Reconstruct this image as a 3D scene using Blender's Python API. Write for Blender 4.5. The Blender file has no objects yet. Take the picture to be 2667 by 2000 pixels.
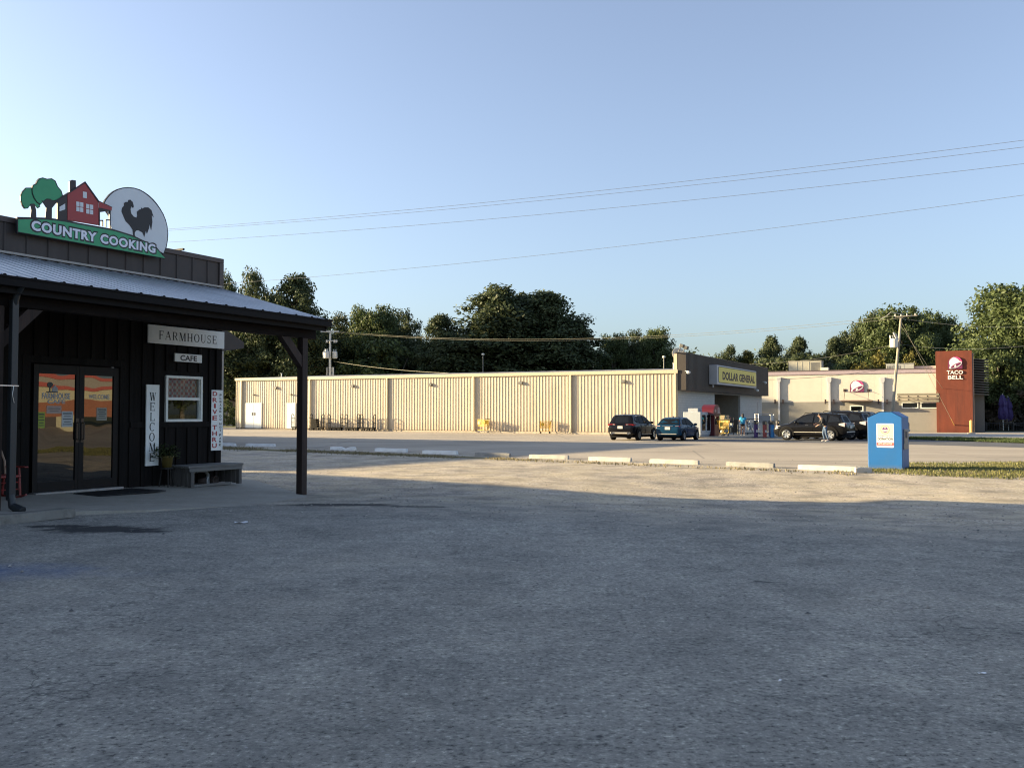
import bpy, bmesh, math, random
import numpy as np
from mathutils import Vector, Matrix
from mathutils.geometry import tessellate_polygon

random.seed(7)
SC = bpy.context.scene
COL = SC.collection
R = math.radians

# ------------------------------------------------------------------ camera model
F, CX, CY, HOR, EYE = 2350.0, 1333.5, 1000.0, 1080.0, 1.45
TH = math.atan((HOR - CY) / F)
CAM = Vector((0, 0, EYE))


def ray(px, py):
    u, v = (px - CX) / F, (CY - py) / F
    return Vector((u, math.cos(TH) - v * math.sin(TH), math.sin(TH) + v * math.cos(TH)))


def at_depth(px, py, Y):
    d = ray(px, py)
    return CAM + d * (Y / d.y)


def sm(t):
    t = min(1.0, max(0.0, t))
    return t * t * (3 - 2 * t)


def gz(x, y):
    z = -0.2 * sm((y - 12) / 7)
    z -= 0.15 * sm((x + 2) / 8) * sm((y - 9) / 5) * (1 - sm((y - 21) / 6))
    if x < 13:
        z += 0.15 * min(1.0, (13 - x) / 42) * sm((y - 55) / 30)
    z -= 0.35 * sm((x - 16) / 14) * sm((y - 62) / 35)
    return z


def on_ground(px, py, off=0.0):
    d = ray(px, py)
    lo, hi = 1.0, 400.0
    for _ in range(60):
        m = (lo + hi) / 2
        p = CAM + d * (m / d.y)
        if p.z > gz(p.x, p.y) + off:
            lo = m
        else:
            hi = m
    return CAM + d * (lo / d.y)


class Frame:
    """a building's own axes: x along its front, y into the building, z up"""
    def __init__(s, x, y, z, deg):
        s.M = Matrix.Translation((x, y, z)) @ Matrix.Rotation(R(deg), 4, 'Z')
        s.I = s.M.inverted()

    def hit(s, px, py, yl=0.0):
        o = s.I @ CAM
        d = s.I.to_3x3() @ ray(px, py)
        t = (yl - o.y) / d.y
        p = o + d * t
        return (p.x, p.z)

    def hitx(s, px, py, xl=0.0):
        o = s.I @ CAM
        d = s.I.to_3x3() @ ray(px, py)
        t = (xl - o.x) / d.x
        p = o + d * t
        return (p.y, p.z)

    def at(s, x, y, z, deg=0.0):
        return s.M @ Matrix.Translation((x, y, z)) @ Matrix.Rotation(R(deg), 4, 'Z')


CAFE = Frame(-8.7, 16.5, 0, 60.9)
SHOP = Frame(13.2, 71.8, 0, 60.9)
FOOD = Frame(31.0, 111.0, 0, -25)

# ------------------------------------------------------------------ materials
MATS = {}


def _nodes(m):
    m.use_nodes = True
    nt = m.node_tree
    return nt, nt.nodes, nt.links


def mat(name, col, rough=0.6, var=0.0, scale=8.0, bump=0.0, bscale=None, metal=0.0, spec=0.5,
        stretch=(1, 1, 1), coat=0.0, dirt=None, foot=None):
    """plain surface with noise-driven colour variation, bump and optional grime"""
    if name in MATS:
        return MATS[name]
    m = bpy.data.materials.new(name)
    nt, N, L = _nodes(m)
    b = N['Principled BSDF']
    b.inputs['Roughness'].default_value = rough
    b.inputs['Metallic'].default_value = metal
    b.inputs['Specular IOR Level'].default_value = spec
    b.inputs['Coat Weight'].default_value = coat
    c = (*col, 1)
    b.inputs['Base Color'].default_value = c
    if var or bump or dirt:
        tc = N.new('ShaderNodeTexCoord')
        mp = N.new('ShaderNodeMapping')
        mp.inputs['Scale'].default_value = stretch
        L.new(tc.outputs['Object'], mp.inputs['Vector'])
    if var:
        n = N.new('ShaderNodeTexNoise')
        n.inputs['Scale'].default_value = scale
        n.inputs['Detail'].default_value = 6
        n.inputs['Roughness'].default_value = 0.65
        L.new(mp.outputs[0], n.inputs['Vector'])
        r = N.new('ShaderNodeValToRGB')
        r.color_ramp.elements[0].position = 0.3
        r.color_ramp.elements[1].position = 0.7
        r.color_ramp.elements[0].color = (*[x * (1 - var) for x in col], 1)
        r.color_ramp.elements[1].color = (*[min(1, x * (1 + var)) for x in col], 1)
        L.new(n.outputs['Fac'], r.inputs['Fac'])
        out = r.outputs['Color']
        if dirt:
            n2 = N.new('ShaderNodeTexNoise')
            n2.inputs['Scale'].default_value = dirt[1]
            n2.inputs['Detail'].default_value = 8
            n2.inputs['Roughness'].default_value = 0.7
            mp2 = N.new('ShaderNodeMapping')
            mp2.inputs['Scale'].default_value = dirt[3] if len(dirt) > 3 else (1, 1, 0.25)
            L.new(tc.outputs['Object'], mp2.inputs['Vector'])
            L.new(mp2.outputs[0], n2.inputs['Vector'])
            r2 = N.new('ShaderNodeValToRGB')
            r2.color_ramp.elements[0].position = 0.52
            r2.color_ramp.elements[1].position = 0.78
            r2.color_ramp.elements[0].color = (0, 0, 0, 1)
            r2.color_ramp.elements[1].color = (dirt[2],) * 3 + (1,)
            L.new(n2.outputs['Fac'], r2.inputs['Fac'])
            mx = N.new('ShaderNodeMixRGB')
            L.new(r2.outputs['Color'], mx.inputs['Fac'])
            L.new(out, mx.inputs['Color1'])
            mx.inputs['Color2'].default_value = (*dirt[0], 1)
            out = mx.outputs['Color']
        if foot:                     # splashed soil along the bottom: colour, height, amount
            sp = N.new('ShaderNodeSeparateXYZ')
            L.new(tc.outputs['Object'], sp.inputs[0])
            nf = N.new('ShaderNodeTexNoise')
            nf.inputs['Scale'].default_value = 2.2
            nf.inputs['Detail'].default_value = 7
            nf.inputs['Roughness'].default_value = 0.7
            L.new(tc.outputs['Object'], nf.inputs['Vector'])
            mr = N.new('ShaderNodeMapRange')
            mr.inputs['From Min'].default_value = 0
            mr.inputs['From Max'].default_value = foot[1]
            mr.inputs['To Min'].default_value = 1.25
            mr.inputs['To Max'].default_value = 0
            L.new(sp.outputs[2], mr.inputs['Value'])
            mm = N.new('ShaderNodeMath')
            mm.operation = 'MULTIPLY'
            mm.use_clamp = True
            L.new(mr.outputs[0], mm.inputs[0])
            L.new(nf.outputs['Fac'], mm.inputs[1])
            m2 = N.new('ShaderNodeMath')
            m2.operation = 'MULTIPLY'
            L.new(mm.outputs[0], m2.inputs[0])
            m2.inputs[1].default_value = foot[2]
            mx = N.new('ShaderNodeMixRGB')
            L.new(m2.outputs[0], mx.inputs['Fac'])
            L.new(out, mx.inputs['Color1'])
            mx.inputs['Color2'].default_value = (*foot[0], 1)
            out = mx.outputs['Color']
        L.new(out, b.inputs['Base Color'])
    if bump:
        n3 = N.new('ShaderNodeTexNoise')
        n3.inputs['Scale'].default_value = bscale or scale * 4
        n3.inputs['Detail'].default_value = 5
        L.new(mp.outputs[0], n3.inputs['Vector'])
        bp = N.new('ShaderNodeBump')
        bp.inputs['Strength'].default_value = bump
        bp.inputs['Distance'].default_value = 0.02
        L.new(n3.outputs['Fac'], bp.inputs['Height'])
        L.new(bp.outputs['Normal'], b.inputs['Normal'])
    MATS[name] = m
    return m


def leaf_mat(name, lo, hi, trans=0.25):
    m = bpy.data.materials.new(name)
    nt, N, L = _nodes(m)
    N.clear()
    o = N.new('ShaderNodeOutputMaterial')
    d = N.new('ShaderNodeBsdfPrincipled')
    d.inputs['Roughness'].default_value = 0.6
    d.inputs['Specular IOR Level'].default_value = 0.25
    t = N.new('ShaderNodeBsdfTranslucent')
    mx = N.new('ShaderNodeMixShader')
    mx.inputs[0].default_value = trans
    a = N.new('ShaderNodeAttribute')
    a.attribute_name = 'tint'
    r = N.new('ShaderNodeValToRGB')
    r.color_ramp.elements[0].color = (*lo, 1)
    r.color_ramp.elements[1].color = (*hi, 1)
    L.new(a.outputs['Fac'], r.inputs['Fac'])
    L.new(r.outputs['Color'], d.inputs['Base Color'])
    L.new(r.outputs['Color'], t.inputs['Color'])
    L.new(d.outputs[0], mx.inputs[1])
    L.new(t.outputs[0], mx.inputs[2])
    L.new(mx.outputs[0], o.inputs['Surface'])
    MATS[name] = m
    return m


def glass_mat(name, refl=0.2, dark=(0.004, 0.005, 0.006), see=0.0, tint=(0.8, 0.85, 0.85), wavy=0.0):
    """window pane: dark body (or a clear one) under a mirror-like surface"""
    m = bpy.data.materials.new(name)
    nt, N, L = _nodes(m)
    N.clear()
    o = N.new('ShaderNodeOutputMaterial')
    g = N.new('ShaderNodeBsdfGlossy')
    g.inputs['Roughness'].default_value = 0.01
    if see:
        bdy = N.new('ShaderNodeBsdfTransparent')
        bdy.inputs['Color'].default_value = (*tint, 1)
    else:
        bdy = N.new('ShaderNodeBsdfDiffuse')
        bdy.inputs['Color'].default_value = (*dark, 1)
    mx = N.new('ShaderNodeMixShader')
    mx.inputs[0].default_value = refl
    L.new(bdy.outputs[0], mx.inputs[1])
    L.new(g.outputs[0], mx.inputs[2])
    L.new(mx.outputs[0], o.inputs['Surface'])
    if wavy:
        n = N.new('ShaderNodeTexNoise')
        n.inputs['Scale'].default_value = 1.4
        n.inputs['Detail'].default_value = 1
        tc = N.new('ShaderNodeTexCoord')
        L.new(tc.outputs['Object'], n.inputs['Vector'])
        bp = N.new('ShaderNodeBump')
        bp.inputs['Strength'].default_value = wavy
        bp.inputs['Distance'].default_value = 0.02
        L.new(n.outputs['Fac'], bp.inputs['Height'])
        L.new(bp.outputs[0], g.inputs['Normal'])
    MATS[name] = m
    return m


# ------------------------------------------------------------------ things, parts, meshes
def tag(o, label=None, cat=None, group=None, kind=None):
    if label:
        o['label'] = label
    if cat:
        o['category'] = cat
    if group:
        o['group'] = group
    if kind:
        o['kind'] = kind
    return o


def thing(name, label, cat, M=None, group=None):
    o = bpy.data.objects.new(name, None)
    COL.objects.link(o)
    o.empty_display_size = 0.2
    if M is not None:
        o.matrix_world = M
    return tag(o, label, cat, group)


def kids(o):
    return [c for c in bpy.data.objects if c.parent == o]


def dup(root, M, label, group=None):
    r = root.copy()
    COL.objects.link(r)
    r.matrix_world = M
    r['label'] = label
    if group:
        r['group'] = group
    for ch in kids(root):
        c = ch.copy()
        COL.objects.link(c)
        c.parent = r
        for g in kids(ch):
            d = g.copy()
            COL.objects.link(d)
            d.parent = c
    return r


class MB:
    def __init__(s):
        s.v, s.f, s.m = [], [], []
        s.cur = 0
        s.X = None

    def mat(s, i):
        s.cur = i
        return s

    def add(s, vs, fs):
        b = len(s.v)
        if s.X is not None:
            vs = [s.X @ Vector(p) for p in vs]
        s.v += [tuple(p) for p in vs]
        s.f += [tuple(b + i for i in f) for f in fs]
        s.m += [s.cur] * len(fs)
        return s

    def box(s, x0, x1, y0, y1, z0, z1, T=None):
        p = [(x, y, z) for z in (z0, z1) for y in (y0, y1) for x in (x0, x1)]
        if T is not None:
            p = [T @ Vector(q) for q in p]
        return s.add(p, [(0, 2, 3, 1), (4, 5, 7, 6), (0, 1, 5, 4), (2, 6, 7, 3), (0, 4, 6, 2), (1, 3, 7, 5)])

    def quad(s, a, b, c, d):
        return s.add([a, b, c, d], [(0, 1, 2, 3)])

    def prism(s, pts, y0, y1):
        """outline in x,z given thickness along y; y0 is the front (smaller y)"""
        tri = tessellate_polygon([[Vector((p[0], p[1], 0)) for p in pts]])
        n = len(pts)
        area = sum(pts[i][0] * pts[(i + 1) % n][1] - pts[(i + 1) % n][0] * pts[i][1] for i in range(n))
        v = [(p[0], y0, p[1]) for p in pts] + [(p[0], y1, p[1]) for p in pts]
        fs = []
        for t in tri:
            a, b, c = t
            ar = (pts[b][0] - pts[a][0]) * (pts[c][1] - pts[a][1]) - (pts[c][0] - pts[a][0]) * (pts[b][1] - pts[a][1])
            if ar < 0:
                a, c = c, a
            fs.append((a, b, c))
            fs.append((n + c, n + b, n + a))
        for i in range(n):
            j = (i + 1) % n
            fs.append((i, j, n + j, n + i) if area < 0 else (j, i, n + i, n + j))
        return s.add(v, fs)

    def cyl(s, a, b, r0, r1=None, n=10, caps=True):
        r1 = r0 if r1 is None else r1
        a, b = Vector(a), Vector(b)
        d = (b - a).normalized()
        u = d.orthogonal().normalized()
        w = d.cross(u)
        vs = []
        for p, r in ((a, r0), (b, r1)):
            for i in range(n):
                t = 2 * math.pi * i / n
                vs.append(p + (u * math.cos(t) + w * math.sin(t)) * r)
        fs = [(i, (i + 1) % n, n + (i + 1) % n, n + i) for i in range(n)]
        if caps:
            fs += [tuple(range(n - 1, -1, -1)), tuple(range(n, 2 * n))]
        return s.add(vs, fs)

    def tube(s, pts, r, n=8):
        pts = [Vector(p) for p in pts]
        rs = r if isinstance(r, (list, tuple)) else [r] * len(pts)
        vs, fs = [], []
        u = None
        for i, p in enumerate(pts):
            d = (pts[min(i + 1, len(pts) - 1)] - pts[max(i - 1, 0)]).normalized()
            if u is None:
                u = d.orthogonal().normalized()
            else:
                u = (u - d * u.dot(d))
                u = u.normalized() if u.length > 1e-6 else d.orthogonal().normalized()
            w = d.cross(u)
            for k in range(n):
                t = 2 * math.pi * k / n
                vs.append(p + (u * math.cos(t) + w * math.sin(t)) * rs[i])
        for i in range(len(pts) - 1):
            for k in range(n):
                fs.append((i * n + k, i * n + (k + 1) % n, (i + 1) * n + (k + 1) % n, (i + 1) * n + k))
        fs += [tuple(range(n - 1, -1, -1)), tuple(range((len(pts) - 1) * n, len(pts) * n))]
        return s.add(vs, fs)

    def lathe(s, prof, n=16, T=None, ends=True):
        """profile of (radius, height) spun about z"""
        vs, fs = [], []
        for r, z in prof:
            for k in range(n):
                t = 2 * math.pi * k / n
                vs.append(Vector((r * math.cos(t), r * math.sin(t), z)))
        for i in range(len(prof) - 1):
            for k in range(n):
                fs.append((i * n + k, i * n + (k + 1) % n, (i + 1) * n + (k + 1) % n, (i + 1) * n + k))
        if ends:
            fs += [tuple(range(n - 1, -1, -1)), tuple(range((len(prof) - 1) * n, len(prof) * n))]
        if T is not None:
            vs = [T @ p for p in vs]
        return s.add(vs, fs)

    def ball(s, c, r, n=10, m=6):
        c = Vector(c)
        r = r if isinstance(r, (tuple, list)) else (r, r, r)
        vs = [c + Vector((0, 0, -r[2]))]
        for i in range(1, m):
            ph = -math.pi / 2 + math.pi * i / m
            for k in range(n):
                t = 2 * math.pi * k / n
                vs.append(c + Vector((r[0] * math.cos(ph) * math.cos(t), r[1] * math.cos(ph) * math.sin(t), r[2] * math.sin(ph))))
        vs.append(c + Vector((0, 0, r[2])))
        fs = [(0, 1 + (k + 1) % n, 1 + k) for k in range(n)]
        for i in range(m - 2):
            for k in range(n):
                a = 1 + i * n
                fs.append((a + k, a + (k + 1) % n, a + n + (k + 1) % n, a + n + k))
        a = 1 + (m - 2) * n
        fs += [(a + k, a + (k + 1) % n, len(vs) - 1) for k in range(n)]
        return s.add(vs, fs)

    def build(s, name, mats, parent=None, smooth=False, bevel=0.0, seg=2):
        me = bpy.data.meshes.new(name)
        me.from_pydata(s.v, [], s.f)
        for q in (mats if isinstance(mats, (list, tuple)) else [mats]):
            me.materials.append(MATS[q] if isinstance(q, str) else q)
        if max(s.m, default=0):
            me.polygons.foreach_set('material_index', s.m)
        if smooth:
            me.polygons.foreach_set('use_smooth', [True] * len(s.f))
        me.update()
        o = bpy.data.objects.new(name, me)
        COL.objects.link(o)
        if parent is not None:
            o.parent = parent
        if smooth is not True and smooth:
            pass
        if bevel:
            b = o.modifiers.new('edge', 'BEVEL')
            b.width = bevel
            b.segments = seg
            b.limit_method = 'ANGLE'
            b.angle_limit = R(40)
        return o


_TXT = {}


def text_geo(body, bold=0.0, gap=1.0):
    """mesh of a piece of writing, scaled to the unit square"""
    k = (body, bold, gap)
    if k in _TXT:
        return _TXT[k]
    cu = bpy.data.curves.new('t', 'FONT')
    cu.body = body
    cu.offset = bold
    cu.space_character = gap
    cu.resolution_u = 3
    ob = bpy.data.objects.new('t', cu)
    COL.objects.link(ob)
    bpy.context.view_layer.update()
    me = bpy.data.meshes.new_from_object(ob.evaluated_get(bpy.context.evaluated_depsgraph_get()))
    vs = [(v.co.x, v.co.y) for v in me.vertices]
    fs = [tuple(p.vertices) for p in me.polygons]
    COL.objects.unlink(ob)
    bpy.data.objects.remove(ob)
    bpy.data.meshes.remove(me)
    bpy.data.curves.remove(cu)
    x0, x1 = min(v[0] for v in vs), max(v[0] for v in vs)
    y0, y1 = min(v[1] for v in vs), max(v[1] for v in vs)
    vs = [((a - x0) / (x1 - x0), (b - y0) / (y1 - y0)) for a, b in vs]
    _TXT[k] = (vs, fs)
    return _TXT[k]


# serif capitals drawn as strokes: thick stems, thin hairlines, slab serifs
TK, TN, SF = 0.17, 0.06, 0.05


def _ln(x0, y0, x1, y1, w):
    dx = w / 2
    if abs(y1 - y0) < 1e-6:
        return [[(x0, y0 - w / 2), (x1, y0 - w / 2), (x1, y0 + w / 2), (x0, y0 + w / 2)]]
    return [[(x0 - dx, y0), (x0 + dx, y0), (x1 + dx, y1), (x1 - dx, y1)]]


def _arc(cx, cy, rx, ry, a0, a1, wx, wy, n=14):
    o = []
    for i in range(n):
        q = []
        for a, k in ((a0 + (a1 - a0) * i / n, 0), (a0 + (a1 - a0) * (i + 1) / n, 0), (a0 + (a1 - a0) * (i + 1) / n, 1), (a0 + (a1 - a0) * i / n, 1)):
            t = R(a)
            q.append((cx + (rx - k * wx) * math.cos(t), cy + (ry - k * wy) * math.sin(t)))
        o.append(q)
    return o


def _sf(x, y, w=0.3):
    return _ln(x - w / 2, y, x + w / 2, y, SF)


def serif(ch):
    b, t = 0.025, 0.975
    if ch == 'F' or ch == 'E':
        o = _ln(.25, 0, .25, 1, TK) + _sf(.25, b) + _sf(.25, t) + _ln(.3, .96, .9, .96, TN) + _ln(.3, .52, .7, .52, TN) + _ln(.9, .78, .9, 1, TN) + _ln(.7, .42, .7, .62, TN)
        if ch == 'E':
            o += _ln(.3, .04, .92, .04, TN) + _ln(.92, 0, .92, .24, TN)
        return o
    if ch == 'L':
        return _ln(.28, 0, .28, 1, TK) + _sf(.28, b) + _sf(.28, t) + _ln(.3, .04, .92, .04, TN) + _ln(.92, 0, .92, .26, TN)
    if ch == 'H':
        return _ln(.2, 0, .2, 1, TK) + _ln(.8, 0, .8, 1, TK) + _ln(.2, .5, .8, .5, TN) + _sf(.2, b) + _sf(.2, t) + _sf(.8, b) + _sf(.8, t)
    if ch == 'A':
        return _ln(.12, 0, .5, 1, TN) + _ln(.88, 0, .5, 1, TK) + _ln(.25, .35, .76, .35, TN) + _sf(.12, b, .26) + _sf(.86, b, .3)
    if ch == 'M':
        return _ln(.12, 0, .17, 1, TN) + _ln(.86, 0, .84, 1, TK) + _ln(.5, 0, .2, 1, TK) + _ln(.5, 0, .8, 1, TN) + _sf(.12, b, .24) + _sf(.86, b, .28) + _sf(.14, t, .2) + _sf(.87, t, .22)
    if ch == 'W':
        return _ln(.3, 0, .12, 1, TK) + _ln(.3, 0, .5, .9, TN) + _ln(.7, 0, .5, .95, TK) + _ln(.7, 0, .9, 1, TN) + _sf(.12, t, .24) + _sf(.5, t, .2) + _sf(.9, t, .2)
    if ch == 'O':
        return _arc(.5, .5, .47, .52, 0, 360, TK, TN, 24)
    if ch == 'C':
        return _arc(.54, .5, .48, .52, 45, 315, TK, TN, 20) + _ln(.9, .72, .9, .98, TN)
    if ch == 'U':
        return _ln(.2, .3, .2, 1, TK) + _ln(.82, .3, .82, 1, TN) + _arc(.485, .32, .37, .34, 180, 360, .1, .09) + _sf(.2, t) + _sf(.82, t, .24)
    if ch == 'S':
        return _arc(.5, .74, .36, .28, 20, 250, .12, .07) + _arc(.5, .26, .38, .28, -160, 80, .12, .07) + _ln(.84, .74, .84, 1, TN) + _ln(.13, 0, .13, .26, TN) + _ln(.62, .44, .4, .58, .2)
    if ch == 'R':
        return _ln(.22, 0, .22, 1, TK) + _sf(.22, b) + _sf(.22, t) + _ln(.25, .96, .55, .96, TN) + _ln(.25, .5, .55, .5, TN) + _arc(.55, .73, .3, .26, -90, 90, TK * .9, TN) + _ln(.88, 0, .52, .5, TK) + _sf(.88, b, .2)
    return []


def put_text(mb, body, x0, x1, z0, z1, y, bold=0.0, gap=1.0):
    """writing facing -y filling the box"""
    vs, fs = text_geo(body, bold, gap)
    return mb.add([(x0 + a * (x1 - x0), y, z0 + b * (z1 - z0)) for a, b in vs], fs)


def put_serif(mb, body, x0, x1, z0, z1, y):
    adv = {'M': 1.15, 'W': 1.2, 'H': 1.0, 'O': 1.0, 'A': 1.0, 'F': .85, 'E': .85, 'L': .85, 'S': .8, 'R': .95, 'U': .95, 'C': .95}
    tot = sum(adv[c] for c in body)
    x = x0
    for c in body:
        w = adv[c] / tot * (x1 - x0)
        for q in serif(c):
            mb.add([(x + w * (.06 + .86 * a), y, z0 + b * (z1 - z0)) for a, b in q], [tuple(range(len(q)))])
        x += w
    return mb


def ellipse(cx, cz, rx, rz, n=28, a0=0, a1=360):
    return [(cx + rx * math.cos(R(a0 + (a1 - a0) * i / n)), cz + rz * math.sin(R(a0 + (a1 - a0) * i / n))) for i in range(n + (0 if a1 - a0 == 360 else 1))]


# ------------------------------------------------------------------ ground sheets
STEP = 1.5


def sheet(name, poly, off, m, step=STEP):
    """convex outline (x, y) cut out of the common ground lattice and laid off metres above it"""
    xs, ys = [p[0] for p in poly], [p[1] for p in poly]
    i0, i1 = math.floor(min(xs) / step), math.ceil(max(xs) / step)
    j0, j1 = math.floor(min(ys) / step), math.ceil(max(ys) / step)
    bm = bmesh.new()
    g = [[bm.verts.new((i * step, j * step, gz(i * step, j * step) + off)) for j in range(j0, j1 + 1)] for i in range(i0, i1 + 1)]
    for i in range(i1 - i0):
        for j in range(j1 - j0):
            a, b, c, d = g[i][j], g[i + 1][j], g[i + 1][j + 1], g[i][j + 1]
            bm.faces.new((a, b, c))
            bm.faces.new((a, c, d))
    n = len(poly)
    for k in range(n):
        p, q = poly[k], poly[(k + 1) % n]
        nx, ny = q[1] - p[1], p[0] - q[0]
        bmesh.ops.bisect_plane(bm, geom=bm.verts[:] + bm.edges[:] + bm.faces[:], plane_co=(p[0], p[1], 0), plane_no=(nx, ny, 0))

    def within(x, y):
        r = False
        for k in range(n):
            x0, y0 = poly[k - 1]
            x1, y1 = poly[k]
            if (y0 > y) != (y1 > y) and x < (x1 - x0) * (y - y0) / (y1 - y0) + x0:
                r = not r
        return r
    out = [f for f in bm.faces if not within(*f.calc_center_median()[:2])]
    bmesh.ops.delete(bm, geom=out, context='FACES')
    me = bpy.data.meshes.new(name)
    bm.to_mesh(me)
    bm.free()
    me.materials.append(MATS[m])
    o = bpy.data.objects.new(name, me)
    COL.objects.link(o)
    return o


def gp(*pts):
    return [tuple(on_ground(*p))[:2] for p in pts]
SKY_AIR, SKY_DUST, SKY_OZONE, SKY_STR = 1.0, 1.9, 3.6, 0.080
SKY_SAT, SKY_HUE = 0.72, 0.504
SUN_STR, SUN_COL, EXPOSURE = 5.0, (1.0, 0.785, 0.46), 2.0
# ------------------------------------------------------------------ camera, sky, sun
cam_d = bpy.data.cameras.new('camera')
cam_d.sensor_width = 36
cam_d.lens = F / 2667 * 36
cam_d.clip_end = 6000
cam = bpy.data.objects.new('camera', cam_d)
COL.objects.link(cam)
cam.location = CAM
cam.rotation_euler = (math.pi / 2 + TH, 0, 0)
SC.camera = cam

SUN_A, SUN_E = R(-11), R(11.5)          # the way the light travels over the ground, and its height
Ldir = Vector((math.cos(SUN_A) * math.cos(SUN_E), math.sin(SUN_A) * math.cos(SUN_E), -math.sin(SUN_E)))
to_sun = -Ldir
w = bpy.data.worlds.new('World')
SC.world = w
w.use_nodes = True
nt = w.node_tree
bg = nt.nodes['Background']
sky = nt.nodes.new('ShaderNodeTexSky')
sky.sky_type = 'NISHITA'
sky.sun_disc = False
sky.sun_elevation = SUN_E
sky.sun_rotation = math.atan2(to_sun.x, to_sun.y)
sky.air_density = SKY_AIR
sky.dust_density = SKY_DUST
sky.ozone_density = SKY_OZONE
hs = nt.nodes.new('ShaderNodeHueSaturation')
hs.inputs['Saturation'].default_value = SKY_SAT
hs.inputs['Hue'].default_value = SKY_HUE
nt.links.new(sky.outputs[0], hs.inputs['Color'])
nt.links.new(hs.outputs[0], bg.inputs[0])
bg.inputs[1].default_value = SKY_STR
sd = bpy.data.lights.new('sun', 'SUN')
sd.energy = SUN_STR
sd.angle = R(0.55)
sd.color = SUN_COL
so = bpy.data.objects.new('sun', sd)
COL.objects.link(so)
so.rotation_euler = to_sun.to_track_quat('Z', 'Y').to_euler()
so.location = (-40, 10, 30)
SC.view_settings.view_transform = 'Standard'
SC.view_settings.look = 'None'
SC.view_settings.exposure = EXPOSURE
SC.view_settings.gamma = 1
SC.cycles.filter_width = 1.15


# ------------------------------------------------------------------ ground materials
def ramp(N, L, src, stops):
    r = N.new('ShaderNodeValToRGB')
    while len(r.color_ramp.elements) < len(stops):
        r.color_ramp.elements.new(0.5)
    for e, (p, c) in zip(r.color_ramp.elements, stops):
        e.position = p
        e.color = (*c, 1) if not isinstance(c, float) else (c, c, c, 1)
    L.new(src, r.inputs['Fac'])
    return r.outputs['Color']


def noise(N, L, vec, scale, detail=6, rough=0.6, dist=0.0):
    n = N.new('ShaderNodeTexNoise')
    n.inputs['Scale'].default_value = scale
    n.inputs['Detail'].default_value = detail
    n.inputs['Roughness'].default_value = rough
    n.inputs['Distortion'].default_value = dist
    L.new(vec, n.inputs['Vector'])
    return n.outputs['Fac']


def mth(N, L, op, a, b=None, clamp=False):
    m = N.new('ShaderNodeMath')
    m.operation = op
    m.use_clamp = clamp
    for i, x in enumerate((a, b)):
        if x is None:
            continue
        if isinstance(x, (int, float)):
            m.inputs[i].default_value = x
        else:
            L.new(x, m.inputs[i])
    return m.outputs[0]


def mixc(N, L, fac, a, b, mode='MIX'):
    m = N.new('ShaderNodeMixRGB')
    m.blend_type = mode
    if isinstance(fac, (int, float)):
        m.inputs[0].default_value = fac
    else:
        L.new(fac, m.inputs[0])
    for i, x in ((1, a), (2, b)):
        if isinstance(x, tuple):
            m.inputs[i].default_value = (*x, 1)
        else:
            L.new(x, m.inputs[i])
    return m.outputs[0]


def blob_mask(N, L, vec, sepxy, cx, cy, rx, ry, soft=0.5, ns=2.0, na=0.8):
    """a ragged patch at a place on the ground"""
    dx = mth(N, L, 'DIVIDE', mth(N, L, 'SUBTRACT', sepxy[0], cx), rx)
    dy = mth(N, L, 'DIVIDE', mth(N, L, 'SUBTRACT', sepxy[1], cy), ry)
    d = mth(N, L, 'SQRT', mth(N, L, 'ADD', mth(N, L, 'MULTIPLY', dx, dx), mth(N, L, 'MULTIPLY', dy, dy)))
    n = noise(N, L, vec, ns, 6, 0.7)
    d2 = mth(N, L, 'ADD', d, mth(N, L, 'MULTIPLY', mth(N, L, 'SUBTRACT', n, 0.5), na * 3))
    return mth(N, L, 'DIVIDE', mth(N, L, 'SUBTRACT', 1.0, d2), soft, True)


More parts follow.
